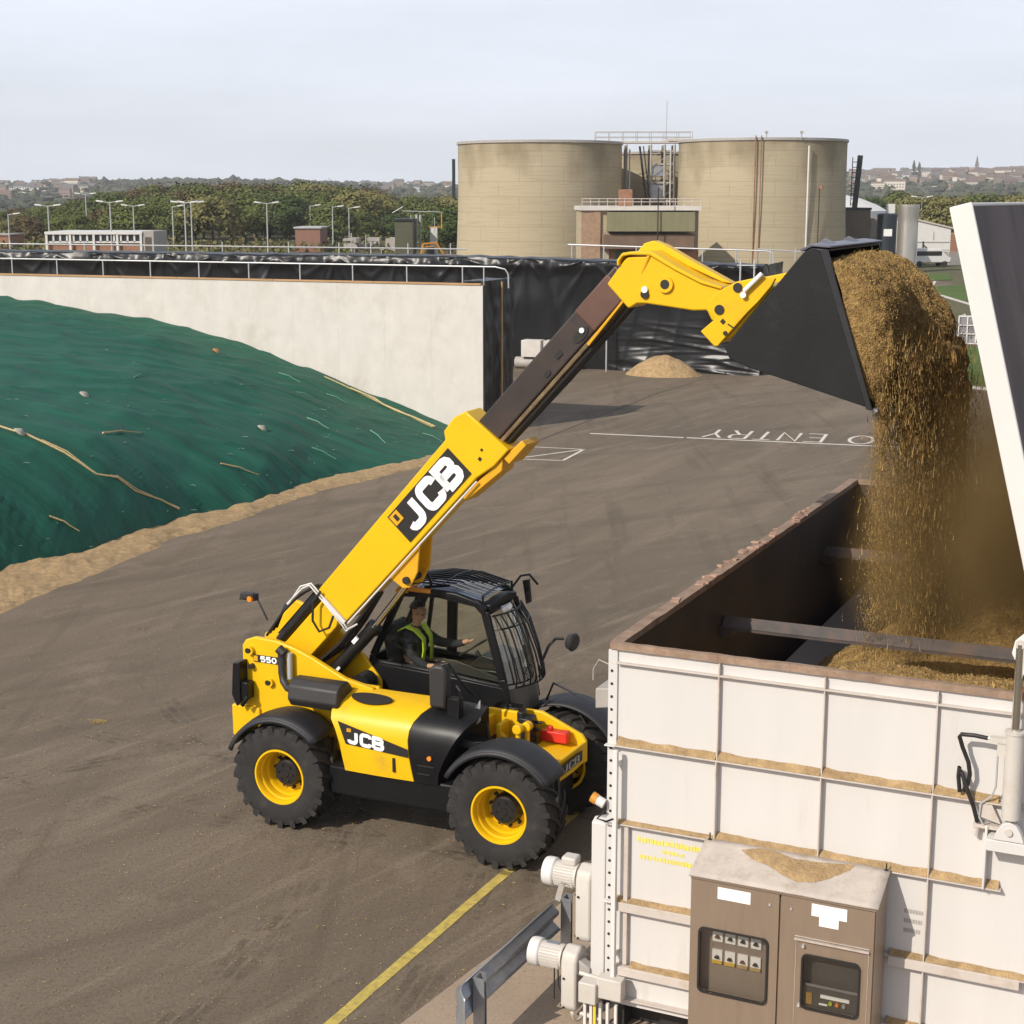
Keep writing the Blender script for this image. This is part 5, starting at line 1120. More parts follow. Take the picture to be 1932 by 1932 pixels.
f.grid(lambda u, v: fl(10.78 + .12*noise.noise(Vector((u*6, v*5, 3))), 5.5*u - .1, 4.70*v), 24, 24)
tag(f.build('black_sheet', M['plastic'], smooth=60), 'black plastic sheeting wrapped over the far clamp wall below the tanks', 'plastic sheet')
f = MB(); f.tube([fl(4.05,-.75,0), fl(4.05,-.75,3.95)], .035, 6); tag(f.build('timber_stake', M['galv_pale']), 'thin pale stake standing in front of the far black sheeting', 'batten')
f = MB(); f.lathe([(.0,-1),(.0,-1)], (0,0,0), (0,0,1), 4) if False else None
fhd = [(-.2,.0,1.25)]
for i, (x, w) in enumerate(((.15,.95),(1.2,.95))):
    f = MB(); f.box(x, x+w-.03, -1.0, -.3, .55, 1.30); 
    o = f.build('concrete_block', M['wallc'], bevel=.02); o.location = (FX, FY, 0); o.rotation_euler = (0,0,FA)
    tag(o, ('pale concrete block at the far wall foot, nearer the white wall', 'pale concrete block at the far wall foot, half behind the dark boom')[i], 'concrete block', 'concrete blocks on a pipe')
f = MB(); f.tube([(-.2,-.65,.27),(2.6,-.65,.27)], .26, 16); o = f.build('pipe', M['grey_paint'], smooth=40); o.location = (FX,FY,0); o.rotation_euler = (0,0,FA); tag(o, 'grey pipe lying under the two concrete blocks', 'pipe')
rp = [1.2 + 1.55*i for i in range(7)]
railing('wall_railing', [fl(1.0,3.4,5.42), fl(10.3,3.4,5.22), fl(10.6,3.4,5.15), fl(10.65,3.4,4.6)], [fl(x,3.4,4.6) for x in rp], [.80-.02*i for i in range(7)], .035, 'pale railing above the far black sheeting under the tanks')
f = MB()
for x in (9.85, 10.45): f.tube([fl(x,-.35,3.2), fl(x,-.35,4.95)], .04, 6)
f.tube([fl(9.7,-.35,4.72), fl(10.5,-.35,4.72)], .025, 6); tag(f.build('gate_frame', M['galv_pale']), 'short pale gate frame at the right corner of the far sheeting', 'frame')
f = MB()
def sand(u, v):
    x = -1.6 + 3.4*u; y = -1.3 + 2.2*v; h = .88*max(0, 1 - (abs(x*.93)**1.7/2.2) - (abs(y)**2)/1.5); return fl(6.75+x, -1.25+y, h - .02 + .04*noise.noise(Vector((x*3, y*3, 0)))*min(1,h*5))
f.grid(sand, 50, 30); tag(f.build('sand_heap', M['silage_pale'], smooth=60), 'small pale heap of feed against the far black sheeting', 'heap')

# green netting over the face of the pile ---------------------------------
TOE = [(-17.0,17.5),(-13.2,24.5),(-11.6,28.4),(-10.37,31.13),(-9.7,32.2),(-9.05,33.49),(-7.92,36.34),(-6.42,38.63),(-5.65,40.82),(-4.61,42.84),(-3.28,44.59),(-2.25,46.2),(-1.75,50.6)]
TOP = [(-33,4.5),(-26,4.4),(-22,4.3),(-18.3,3.95),(-15,3.62),(-11.6,3.22),(-8,2.48),(-5.4,1.70),(-3.9,1.15),(-2.45,.75),(-1.4,.42),(-.6,.18),(-.2,.02)]
def lerp(tab, t):
    k = t*(len(tab)-1); i = min(int(k), len(tab)-2); q = k-i; return tuple(tab[i][j]+(tab[i+1][j]-tab[i][j])*q for j in range(len(tab[0])))
def net(u, v, fold=True):
    tx, ty = lerp(TOE, u); wx, hz = lerp(TOP, u); W_ = Vector(wl3(wx, -.04, 0)); T_ = Vector((tx, ty, 0))
    p = T_ + (W_ - T_)*v; L_ = (W_-T_).length
    s = v*L_; up = hz*(1 - math.exp(-s/1.35))*(.52 + .48*min(1, s/L_)**.8)
    if fold:
        q = Vector((p.x*.35, p.y*.35, 0)); up += (.12*noise.noise(q) + .05*noise.noise(q*3.1))*min(1, s*.8)*min(1, hz)
        up += .035*noise.noise(Vector((p.x*1.1 + p.y*.4, p.y*3.2, 4)))*min(1, s)*min(1, hz*.7)
        up += .07*max(0, 1 - 3.2*abs(noise.noise(Vector((p.x*.35 + p.y*.12, p.y*.75 - p.x*.25, 7)))))**2*min(1, s)*min(1, hz)
        wob = (.22*noise.noise(Vector((p.y*1.3, 3, 3))) + .14*noise.noise(Vector((p.y*4.3, 3, 3))))*(1-v)**6; p.x += wob
        if s < 2.0: p.x += .10*noise.noise(Vector((p.y*2.6, up*1.3, 2)))*math.sin(s/2*math.pi)
    return (p.x, p.y, max(.0, up) + .015)
f = MB(); f.grid(net, 220, 130)
M['net'] = mat('green_mesh_netting', (.010,.088,.054), .66, var=.28, scale=.7, dirt=(.018,.130,.084), dscale=.4, damt=.3, bump=2.2, bscale=2.6, stretch=(.4,3.0,1), spec=.3)
gn_ = f.build('green_netting', M['net'], smooth=70)
f = MB(); rs = random.Random(44)
for k in range(170):
    u, v = rs.random(), rs.random()**1.3*.97; p = Vector(net(u, v)); a_ = rs.gauss(.4, .9); L_ = rs.choice((.04,.06,.09,.16)); d_ = Vector((math.cos(a_), math.sin(a_)*.6, .0))*L_
    f.tube([p + Vector((0,0,.015)), p + d_*.5 + Vector((rs.gauss(0,L_*.25),rs.gauss(0,L_*.25),.022)), p + d_ + Vector((0,0,.012))], .007, 4)
tag(f.build('loose_threads', mat('pale_green_thread', (.16,.26,.17), .8, var=.5, scale=3), gn_), kind='stuff')
tag(gn_, 'large sheet of green mesh netting spread over the silage pile', 'netting')
M['rope'] = mat('pale_rope', (.50,.38,.19), .85, var=.25, scale=14)
def surf(px, py):                                                     # point of the netting seen at a place in the photo
    r = Vector(_ray(px, py)); best = None
    for i in range(111):
        for j in range(66):
            p = Vector(net(i/110, j/65)) - Vector((0,0,CAM_H)); d = p - r*(p.dot(r)/r.dot(r)); e = d.length/p.length
            if best is None or e < best[0]: best = (e, i/110, j/65)
    p = net(best[1], best[2]); return Vector((p[0], p[1], p[2]+.03))
f = MB(); pts = [surf(*p) for p in ((0,803),(30,818),(45,826),(80,842),(120,862),(180,885),(230,910),(252,925),(300,945),(335,965))]
f.tube(pts, .024, 6); f.tube([p + Vector((.05*math.sin(i*2.1),.05,.02)) for i, p in enumerate(pts[3:])], .015, 5)
tag(f.build('rope', M['rope'], smooth=50), 'long frayed rope lying across the green netting', 'rope')
f = MB(); pts = [surf(*p) for p in ((610,712),(660,735),(700,752),(725,766),(755,778),(780,790),(815,806))]
f.tube(pts, .025, 6); f.tube([p + Vector((.1*math.sin(i*1.7),-.1,.03)) for i, p in enumerate(pts[1:])], .03, 5)
tag(f.build('rope', M['rope'], smooth=50), 'bunched pale rope along the upper edge of the green netting', 'rope')
ties = [((92,962),(148,992),.05,'tan tie strap low on the netting, nearest the photo left corner'), ((192,815),(270,822),.05,'straight tan strap high on the netting left half'), ((422,878),(487,902),.045,'tan strap on the lower middle of the netting'),
        ((452,723),(494,737),.05,'green tie strap below the wall, middle one of its row'), ((527,707),(562,722),.035,'thin orange strap near the upper net edge'), ((586,848),(634,868),.04,'green strap right of the netting middle'),
        ((580,793),(620,812),.05,'pale green strap in the right part of the netting'), ((697,813),(726,836),.05,'bright green strap towards the right net corner'), ((615,680+64),(655,762),.03,'faint green strap high on the right slope'),
        ((795,818),(835,835),.03,'last pale strap near the boom'), ((248,710),(274,706),.04,'short pale strap below the upper net edge'), ((560,745),(590,752),.03,'dim short strap in the netting centre')]
for a, b, r_, lab in ties:
    f = MB(); pa, pb = surf(*a), surf(*b); mid = (pa+pb)/2 + Vector((0,0,.05)); f.tube([pa, (pa*2+pb)/3+Vector((0,0,.03)), mid, (pa+pb*2)/3+Vector((0,0,.02)), pb], r_*.5, 6, r1=r_*.25)
    tag(f.build('tie_strap', M['rope'] if r_ >= .045 and 'green' not in lab else mat('green_strap', (.09,.24,.16), .7, var=.2), smooth=50), lab, 'strap', 'tie straps on the netting')
for (x, y), lab in (((160,748),'small tan sack lifting the netting on the left'), ((40,818),'grey sack weight where the long rope is knotted'), ((487,805),'pale rounded sack weight in the netting middle'), ((400,659),'reddish lump near the upper net edge')):
    p = surf(x, y); f = MB(); f.lathe([(.02,.0),(.14,.02),(.15,.06),(.10,.10),(.05,.13),(.02,.15)], (p.x,p.y,p.z-.05), (.8,.3,1), 12)
    tag(f.build('sack_weight', mat('sack_cloth', (.36,.33,.27) if 'red' not in lab else (.45,.22,.10), .9, var=.25, scale=8), smooth=60), lab, 'sack', 'weights on the netting')
# spilt feed along the toe of the pile
STR = [(-15.9,15.4),(-12.2,22.0),(-10.6,25.5),(-9.46,28.25),(-9.13,29.3),(-8.48,31.27),(-7.55,34.58),(-6.2,37.6),(-5.5,39.6),(-4.44,41.6),(-3.1,43.6),(-1.9,45.4),(-1.3,50.0)]
def strip(u, v):
    ax, ay = lerp(TOE, u); bx_, by_ = lerp(STR, u); e = -.55 + 1.55*v
    x = ax + (bx_-ax)*e; y = ay + (by_-ay)*e
    j = .35*noise.noise(Vector((x*.6, y*.6, 2))) + .14*noise.noise(Vector((x*2.2, y*2.2, 5))); w = max(0, v-.35)
    h = .20*math.sin(math.pi*min(1, max(0, v))**.9)*(.75 + .5*noise.noise(Vector((x*.8, y*.8, 0)))) + .07*noise.noise(Vector((x*3, y*3, 1))) + .02*noise.noise(Vector((x*13, y*13, 1)))
    h *= max(.35, 1 - u*.6)
    return (x + j*w, y - j*w*.4, max(-.01, h*(1 if v < .96 else 0) + (.012 if v < .97 else -.02)))
f = MB(); f.grid(strip, 260, 26); tag(f.build('silage_spill', M['silage_pale'], smooth=70), 'strip of pale spilt feed along the foot of the netting', 'feed', kind='stuff')
# ================================================================== TANKS
def conc():
    m = bpy.data.materials.new('boardmarked_concrete'); m.use_nodes = True; nt = m.node_tree; b = nt.nodes['Principled BSDF']; L = nt.links; b.inputs['Roughness'].default_value = .9
    tc = nt.nodes.new('ShaderNodeTexCoord'); sx = nt.nodes.new('ShaderNodeSeparateXYZ'); L.new(tc.outputs['Object'], sx.inputs[0])
    at = nt.nodes.new('ShaderNodeMath'); at.operation = 'ARCTAN2'; L.new(sx.outputs[1], at.inputs[0]); L.new(sx.outputs[0], at.inputs[1])
    sc = nt.nodes.new('ShaderNodeMath'); sc.operation = 'MULTIPLY'; sc.inputs[1].default_value = 8.8; L.new(at.outputs[0], sc.inputs[0])
    cb_ = nt.nodes.new('ShaderNodeCombineXYZ'); L.new(sc.outputs[0], cb_.inputs[0]); L.new(sx.outputs[2], cb_.inputs[1])
    br = nt.nodes.new('ShaderNodeTexBrick'); br.inputs['Scale'].default_value = 1; br.inputs['Brick Width'].default_value = 4.6; br.inputs['Mortar Smooth'].default_value = .6; br.inputs['Row Height'].default_value = 1.55; br.inputs['Mortar Size'].default_value = .035; br.inputs['Bias'].default_value = -.1
    br.inputs['Color1'].default_value = (.405,.338,.227,1); br.inputs['Color2'].default_value = (.42,.353,.24,1); br.inputs['Mortar'].default_value = (.315,.25,.155,1); L.new(cb_.outputs[0], br.inputs['Vector'])
    mp = nt.nodes.new('ShaderNodeMapping'); mp.inputs['Scale'].default_value = (.25, 7.0, 1); L.new(cb_.outputs[0], mp.inputs[0])
    n1 = nt.nodes.new('ShaderNodeTexNoise'); n1.inputs['Scale'].default_value = 1; n1.inputs['Detail'].default_value = 5; L.new(mp.outputs[0], n1.inputs['Vector'])
    r1 = nt.nodes.new('ShaderNodeMapRange'); r1.inputs[1].default_value = .5; r1.inputs[2].default_value = .80; r1.inputs[4].default_value = .6; L.new(n1.outputs['Fac'], r1.inputs[0])
    x1 = nt.nodes.new('ShaderNodeMixRGB'); x1.inputs[2].default_value = (.30,.23,.14,1); L.new(r1.outputs[0], x1.inputs[0]); L.new(br.outputs['Color'], x1.inputs[1])
    mp2 = nt.nodes.new('ShaderNodeMapping'); mp2.inputs['Scale'].default_value = (.22,.10,1); L.new(cb_.outputs[0], mp2.inputs[0])          # run-off stains below the rim
    n2 = nt.nodes.new('ShaderNodeTexNoise'); n2.inputs['Scale'].default_value = 1.4; n2.inputs['Detail'].default_value = 6; L.new(mp2.outputs[0], n2.inputs['Vector'])
    hz = nt.nodes.new('ShaderNodeMapRange'); hz.inputs[1].default_value = 8.0; hz.inputs[2].default_value = 13.4; hz.inputs[3].default_value = -.18; hz.inputs[4].default_value = .16; L.new(sx.outputs[2], hz.inputs[0])
    ad = nt.nodes.new('ShaderNodeMath'); ad.operation = 'ADD'; L.new(n2.outputs['Fac'], ad.inputs[0]); L.new(hz.outputs[0], ad.inputs[1])
    r2 = nt.nodes.new('ShaderNodeMapRange'); r2.inputs[1].default_value = .47; r2.inputs[2].default_value = .74; r2.inputs[4].default_value = .7; L.new(ad.outputs[0], r2.inputs[0])
    x2 = nt.nodes.new('ShaderNodeMixRGB'); x2.inputs[2].default_value = (.185,.145,.085,1); L.new(r2.outputs[0], x2.inputs[0]); L.new(x1.outputs[0], x2.inputs[1])
    L.new(x2.outputs[0], b.inputs['Base Color'])
    bp = nt.nodes.new('ShaderNodeBump'); bp.inputs['Strength'].default_value = .5; bp.inputs['Distance'].default_value = .05; L.new(n1.outputs['Fac'], bp.inputs['Height']); L.new(bp.outputs[0], b.inputs['Normal'])
    return m
M['conc'] = conc()
M['brick'] = mat('red_brick', (.30,.15,.09), .9, var=.2, scale=3); M['olive'] = mat('olive_sheet', (.21,.19,.105), .7, var=.12, scale=1, stretch=(3,3,.4)); M['brownband'] = mat('brown_concrete_band', (.16,.105,.07), .85, var=.15, scale=1)
M['steelblack'] = mat('black_steelwork', (.02,.022,.025), .55, var=.2); M['rustpipe'] = mat('rusty_pipe', (.26,.13,.07), .8, var=.25)
def tank(X, Y_, Rr, H_, flare, label):
    t = empty('concrete_tank', (X, Y_, 0), 0, label, 'tank')
    f = MB(); f.lathe([(Rr+flare,0),(Rr+flare*.55,2.5),(Rr+flare*.15,6),(Rr,9),(Rr,H_)], (0,0,0), (0,0,1), 96, cap=False); f.build('shell', M['conc'], t, smooth=40)
    f = MB(); f.lathe([(Rr,H_-.05),(Rr+.14,H_-.05),(Rr+.14,H_+.22),(Rr-.3,H_+.22),(0.2,H_+.5)], (0,0,0), (0,0,1), 96, cap=False); f.build('rim_band', M['grey_paint'], t, smooth=30)
    return t
t1 = tank(3.05, 177, 8.95, 13.35, .35, 'large round concrete tank, the one behind the yellow boom')
t2 = tank(27.05, 175, 9.0, 13.5, .40, 'large round concrete tank with rusty and white pipes, above the bucket')
t3 = tank(17.0, 192, 8.0, 12.6, .2, 'third concrete tank mostly hidden between the other two')
def onR(t, Rr, px_, Y_=175):                                          # angle on the near face for a photo column
    X = atY(px_, 400, Y_ - Rr*.8)[0]; return math.asin(max(-1, min(1, (X - t.location.x)/Rr)))
def wallpipe(t, Rr, px_, z0, z1, r, m, nm, dy=.15):
    a = onR(t, Rr, px_); p = ((Rr+dy)*math.sin(a), -(Rr+dy)*math.cos(a)); f = MB(); f.tube([(p[0],p[1],z0),(p[0],p[1],z1)], r, 6); return f.build(nm, m, t, smooth=40)
wallpipe(t2, 9.15, 1418, 0, 13.9, .07, M['rustpipe'], 'rusty_pipe'); wallpipe(t2, 9.15, 1428, 0, 13.9, .06, M['rustpipe'], 'rusty_pipe'); wallpipe(t2, 9.15, 1517, 1, 12.9, .10, M['white_paint'], 'white_pipe'); wallpipe(t2, 9.15, 1541, 1, 8.6, .05, M['black_plain'], 'lamp_pole')
a = onR(t2, 9.15, 1543); f = MB(); f.lathe([(.22,0),(.12,.3)], (9.45*math.sin(a), -9.45*math.cos(a), 8.6), (0,0,1), 10); f.build('lamp_head', M['rustpipe'], t2)
f = MB(); f.box(-9.6,-9.25,-.6,-.3,7.6,11.8); f.tube([(-9.1,-.45,7.4),(-9.4,-.45,7.7)], .1, 6); f.build('ladder', M['steelblack'], t1)
f = MB(); f.bar((9.75,-2.2,6.6),(10.15,-2.2,12.1), .42, .5); 
for i in range(9): f.tube([(9.35,-2.2,7+.55*i),(9.85,-2.2,7+.55*i)], .04, 5)
f.tube([(9.3,-2.2,6.8),(9.35,-2.2,11.9)], .05, 5); f.build('ladder', M['steelblack'], t2)
f = MB()
for t_, xs in ((t1, (5.3,)), (t2, (-1.0, 2.6, -6.0))):
    pass
for x in (-1.0, 2.6): f.tube([(x,-8.9,13.6),(x,-8.9,14.15)], .05, 5); f.box(x-.15,x+.15,-9.0,-8.8,14.1,14.35)
f.build('roof_fitting', M['grey_paint'], t2)
# access tower and bridge between the tanks
ga = empty('access_tower', (15.5, 178, 0), 0, 'steel access tower with top walkway between the two large tanks', 'tower')
f = MB()
for x, w in ((-2.9,.12),(-.2,.12),(1.3,.14),(2.4,.12)):
    for y in (0, 3): f.tube([(x,y,0),(x,y,13.4)], w, 6)
for z in (7.2, 9.2, 11.2, 12.6):
    f.box(-.3,2.5,0,.15,z,z+.2); f.box(-.3,2.5,3,3.15,z,z+.2); f.box(-.2,2.4,.15,3,z,z+.08)
for i in range(6): f.bar((-.2,-.05,7+i),(1.3,-.05,8+i), .06, .06); f.bar((1.35,-.05,7+i),(2.4,-.05,7.6+i), .05, .05)
f.build('steel_frame', M['grey_paint'], ga)
f = MB(); f.bar((-1.5,-.4,13.2),(-.6,-.4,6.6), .5, .2); f.bar((-1.1,-.45,13.2),(-.2,-.45,6.6), .12, .12); f.build('cable_ladder', M['steelblack'], ga)
f = MB(); f.box(-6.3,4.3,-.2,2.2,13.55,13.75); f.box(1.6,4.3,-.3,2.3,13.76,14.0); f.build('walkway_deck', M['binrib'], ga)
f = MB()
for z in (14.2, 14.75): f.tube([(-6.3,-.2,z),(4.3,-.2,z)], .035, 5); f.tube([(-6.3,2.2,z),(4.3,2.2,z)], .035, 5)
for i in range(8):
    for y in (-.2, 2.2): f.tube([(-6.3+10.6*i/7,y,13.7),(-6.3+10.6*i/7,y,14.75)], .035, 5)
f.build('walkway_rail', M['grey_paint'], ga)
f = MB(); f.tube([(1.5,.5,13.8),(1.5,.5,18.1)], .035, 5); f.build('mast', M['grey_paint'], ga)
f = MB(); f.box(-.1,1.2,.2,2.8,7.3,9.1); f.box(.1,1.4,.1,2.8,10.0,11.1); f.build('plant_box', M['galv'], ga)
f = MB()
for x in (-4.9, 1.9, -2.6): f.tube([(x,-.6,5.5),(x,-.6,12.9)], .10, 6)
f.build('riser_pipe', M['galv_pale'], ga)
# pump house in front
ph = empty('pump_house', (12.6, 150, 0), 0, 'flat-roofed pump house with olive panels and brick pier before the tanks', 'building')
def ax(px_, Y_=150): return atY(px_, 400, Y_)[0] - 12.6
def az(py_, Y_=150): return atY(966, py_, Y_)[2]
f = MB(); f.box(ax(1150),ax(1323),2,14,0,az(395)); f.box(ax(1097),ax(1150),.1,12,0,az(398)); f.build('wall', M['conc'], ph)
f = MB(); f.box(ax(1097),ax(1120),-.1,.1,0,az(397)); f.box(ax(1120),ax(1133),-.15,.1,0,az(397)); f.build('brick_pier', mat('pale_brick', (.33,.215,.14), .9, var=.18, scale=3), ph)
f = MB(); f.box(ax(1094),ax(1323),-.3,14.2,az(397),az(389)); f.build('parapet', M['wallc'], ph)
f = MB(); f.box(ax(1145),ax(1308),-1.6,2,az(436),az(400)); f.build('olive_panel', M['olive'], ph)
f = MB(); f.box(ax(1136),ax(1310),-1.2,2,az(470),az(441)); f.build('lower_band', M['brownband'], ph, bevel=.1)
f = MB(); f.box(ax(1140),ax(1320),.3,2,0,az(470)); f.build('brick_base', M['brick'], ph)
f = MB(); f.box(ax(1163),ax(1185),.2,.3,0,az(472)); f.build('green_door', mat('green_paint', (.04,.10,.045), .6), ph)
f = MB(); f.box(ax(1170),ax(1194),1,2.5,az(389),az(357)); f.build('roof_block', M['brick'], ph)
f = MB()
for z in (az(381), az(375)): f.tube([(ax(1098),0,z),(ax(1322),0,z)], .04, 5)
for i in range(15): x = ax(1098) + (ax(1322)-ax(1098))*i/14; f.tube([(x,0,az(389)),(x,0,az(375))], .035, 5)
f.build('roof_rail', M['binrib'], ph)
f = MB(); f.tube([(ax(1238),-1.9,az(475)),(ax(1238),-1.9,az(355))], .06, 6); tag(f.build('pole', M['black_plain'], ph))
tag(railing('service_railing', [atY(1430,470,120), atY(1590,480,120)], [atY(x, 492, 120) for x in (1432,1500,1570)], [.9]*3, .05, 'low service pipe rail beneath the tank, left of the bucket'))

# ================================================================== RIGHT-HAND BACKGROUND
def bx_thing(name, label, cat, px0, px1, ptop, Y_, depth, m, group=None):
    x0, x1 = atY(px0, 420, Y_)[0], atY(px1, 420, Y_)[0]; z = atY(966, ptop, Y_)[2]
    return x0, x1, z
# steel silo
Ys = 168; x0, x1, z = bx_thing('', '', '', 1694, 1732, 386, Ys, 0, None); rc = (x1-x0)/2
si = empty('steel_silo', ((x0+x1)/2, Ys, 0), 0, 'tall shiny stainless steel silo on the grass', 'silo')
f = MB(); f.lathe([(rc,.4),(rc,z*.70)], (0,0,0), (0,0,1), 32); 
for k in range(0): f.lathe([(rc+.015, .4+z*.17*k+.0),(rc+.03,.44+z*.17*k),(rc+.015,.48+z*.17*k)], (0,0,0), (0,0,1), 32, cap=False)
f.lathe([(rc,z*.70),(rc,z*.82),(rc*1.1,z*.95),(rc*1.1,z)], (0,0,0), (0,0,1), 32); f.build('shell', mat('stainless_steel', (.62,.58,.53), .32, metal=.85, var=.12, scale=1.2, stretch=(2,2,.4)), si, smooth=40)
f = MB(); f.lathe([(rc*1.08,0),(rc*1.08,.4)], (0,0,0), (0,0,1), 24); f.build('plinth', M['brownband'], si)
f = MB(); f.box(-.2,.55,-rc-.5,-rc-.1,.1,.9); f.build('control_box', M['white_paint'], si)
f = MB(); f.tube([(rc*.8,-rc*.8,.2),(rc*.8,-rc*.8,3.2)], .06, 5); f.build('pipe', M['galv'], si)
Yd = 176; x0, x1, z = bx_thing('', '', '', 1655, 1692, 404, Yd, 0, None); rc = (x1-x0)/2
dk = empty('dark_tank', ((x0+x1)/2, Yd, 0), 0, 'dark blue-black cylindrical tank with a small white notice, left of the silo', 'tank')
f = MB(); f.lathe([(rc,0),(rc,z),(rc*.6,z+.1)], (0,0,0), (0,0,1), 32); f.build('shell', mat('dark_blue_paint', (.018,.024,.034), .45, var=.15), dk, smooth=40)
f = MB(); f.box(-.55,.35,-rc-.03,-rc+.1,z*.60,z*.73); f.build('notice', M['white_plain'], dk)
f = MB(); f.box(-.1,.75,-.3,.3,z+.1,z+1.1); f.build('vent_box', M['white_paint'], dk)
# plant building with dome
Yb = 185; x0, x1, z = bx_thing('', '', '', 1588, 1642, 396, Yb, 0, None)
b1 = empty('plant_building', (0, Yb, 0), 0, 'brown plant building beside the right tank with dark parapet', 'building')
f = MB(); f.box(x0,x1,0,12,0,z); f.build('wall', mat('dark_brown_concrete', (.145,.115,.085), .85, var=.2, scale=.8, stretch=(1,1,.3)), b1)
f = MB(); f.box(x0-.1,x1+.1,-.1,12.1,z,z+.25); f.build('parapet', M['steelblack'], b1)
f = MB(); f.box(x1+.05,x1+.9,1,12,0,z-2.2); f.box(x1+.95, x1+3.0, 4, 12, 0, z-1.0); f.build('annexe', mat('grey_brown_render', (.25,.21,.17), .85, var=.15), b1)
dm0 = atY(1590,390,215); dm1 = atY(1668,396,215)
f = MB(); f.lathe([(9.5,0),(8.2,.75),(6,1.6),(3.2,2.25),(.2,2.5)], (0,0,0), (0,0,1), 40, cap=False); f.lathe([(9.5,-6.3),(9.5,0)], (0,0,0), (0,0,1), 40, cap=False)
o = f.build('dome_roof', M['white_paint'], smooth=50); o.location = (dm1[0]-9.3, 215, dm1[2]-.1); tag(o, 'white shallow dome roof seen over the plant building', 'dome')
# white shed
Yw = 215; x0, x1, _ = bx_thing('', '', '', 1729, 1795, 420, Yw, 0, None); zl = atY(966,415,Yw)[2]; zr = atY(966,432,Yw)[2]
sh_ = empty('white_shed', (0, Yw, 0), 0, 'white metal shed with sloping roof edge, right of the steel silo', 'shed')
f = MB(); f.prism([(x0,0),(x1,0),(x1,zr),(x0,zl)], 0, 16); f.build('wall', M['white_paint'], sh_)
f = MB(); f.prism([(x0-.2,zl),(x1+.3,zr),(x1+.3,zr+.2),(x0-.2,zl+.2)], -.2, 16.2); f.build('roof', M['binrib'], sh_)
f = MB(); zm = zr*.50; f.box(x0,x1-.1,-.06,-.01,zm,zm+.12); f.box(x0,x1-.1,-.05,-.01,zm*.45,zm*.45+.06); f.box((x0+x1)/2,(x0+x1)/2+.1,-.05,-.01,zm*1.2,zm*1.8); f.build('cladding_rail', M['grey_paint'], sh_)
f = MB(); xx = x0+.8; f.tube([(xx,-1,0),(xx,-1,zm*1.1)], .12, 6); f.bar((xx,-1,zm*.85),(xx+1.5,-1,.2), .16, .16); f.box(xx-.6,xx+1.5,-1.3,-.7,.1,.35); f.build('conveyor', M['steelblack'], sh_)
x2 = atY(1812,440,230)[0]; f = MB(); f.box(x1+.8,x2+3,16,26,0,zr-1.0); f.build('brick_annexe', M['brick'], sh_)
# low concrete wall, verges, van, glasshouse frame
f = MB(); A_ = gp(1788,500); B_ = gp(1850,497); f.bar((A_[0],A_[1],.75),(B_[0]+8,B_[1],.75), .4, 1.5); f.box(A_[0]-.2,A_[0]+.2,A_[1],A_[1]+14,0,1.5)
tag(f.build('low_wall', M['grey_paint']), 'low grey concrete wall between the lawns and the white shed', 'wall')
for nm, pts in (('lawn', ((1700,531),(1715,519),(1790,515),(1796,528))), ('lawn', ((1742,542),(1850,535),(1900,590),(1764,553))), ('lawn', ((1814,655),(1930,650),(1990,745),(1830,731))), ('lawn', ((1560,500),(1700,500),(1700,512),(1560,512)))):
    P_ = [gp(*p) for p in pts]; tag(flat(P_, .012).build(nm, M['lawn']), kind='structure')
def kerb(pts, w=.16):
    f = MB()
    for a, b in zip(pts, pts[1:]): A_, B_ = gp(*a), gp(*b); f.bar((A_[0],A_[1],.05),(B_[0],B_[1],.05), w, .12)
    return f
tag(kerb(((1738,541),(1766,556),(1900,596))).build('kerb', M['wallc']), kind='structure'); tag(kerb(((1830,733),(1990,748))).build('kerb', M['wallc']), kind='structure')
f = MB(); A_, B_ = gp(1758,541), gp(1764,531); f.ribbon([A_[:2], B_[:2]], .25, lambda u, v: (u, v, .016)); tag(f.build('white_line', wl), kind='structure')
vn = empty('white_van', (*gp(1752,503)[:2], 0), R(8), 'white van parked on the grass behind the steel silo', 'van')
f = MB(); f.prism([(-2.3,.45),(2.2,.45),(2.3,1.0),(1.75,1.25),(1.1,2.0),(-2.2,2.1),(-2.35,1.0)], -.95, .95); f.build('body', M['white_paint'], vn, bevel=.12)
f = MB(); f.box(-1.9,1.1,-.97,-.94,1.25,1.75); f.build('window', M['black_plain'], vn)
for x in (-1.5, 1.5):
    for y in (-.85, .85): f = MB(); f.lathe([(.34,-.1),(.34,.1)], (x,y,.34), (0,1,0), 16); f.build('wheel', M['tyre'], vn)
A_ = gp(1806,648); fr_ = empty('glazed_frame', (A_[0], A_[1], 0), R(-25), 'white framed glazed crate structure behind the raised lid', 'frame')
f = MB()
for i in range(6):
    f.box(.45*i,.45*i+.06,-.03,.03,0,1.45)
for z in (0,.5,.95,1.42): f.box(0,2.4,-.03,.03,z,z+.05)
for i in range(4): f.box(0,.05,.6*i,.6*i+.05,0,1.45)
f.build('white_bars', M['white_paint'], fr_)
f = MB(); f.box(.05,2.35,.05,1.8,.02,1.38); f.build('glazing', mat('murky_glazing', (.22,.21,.22), .25, var=.4, scale=2), fr_)

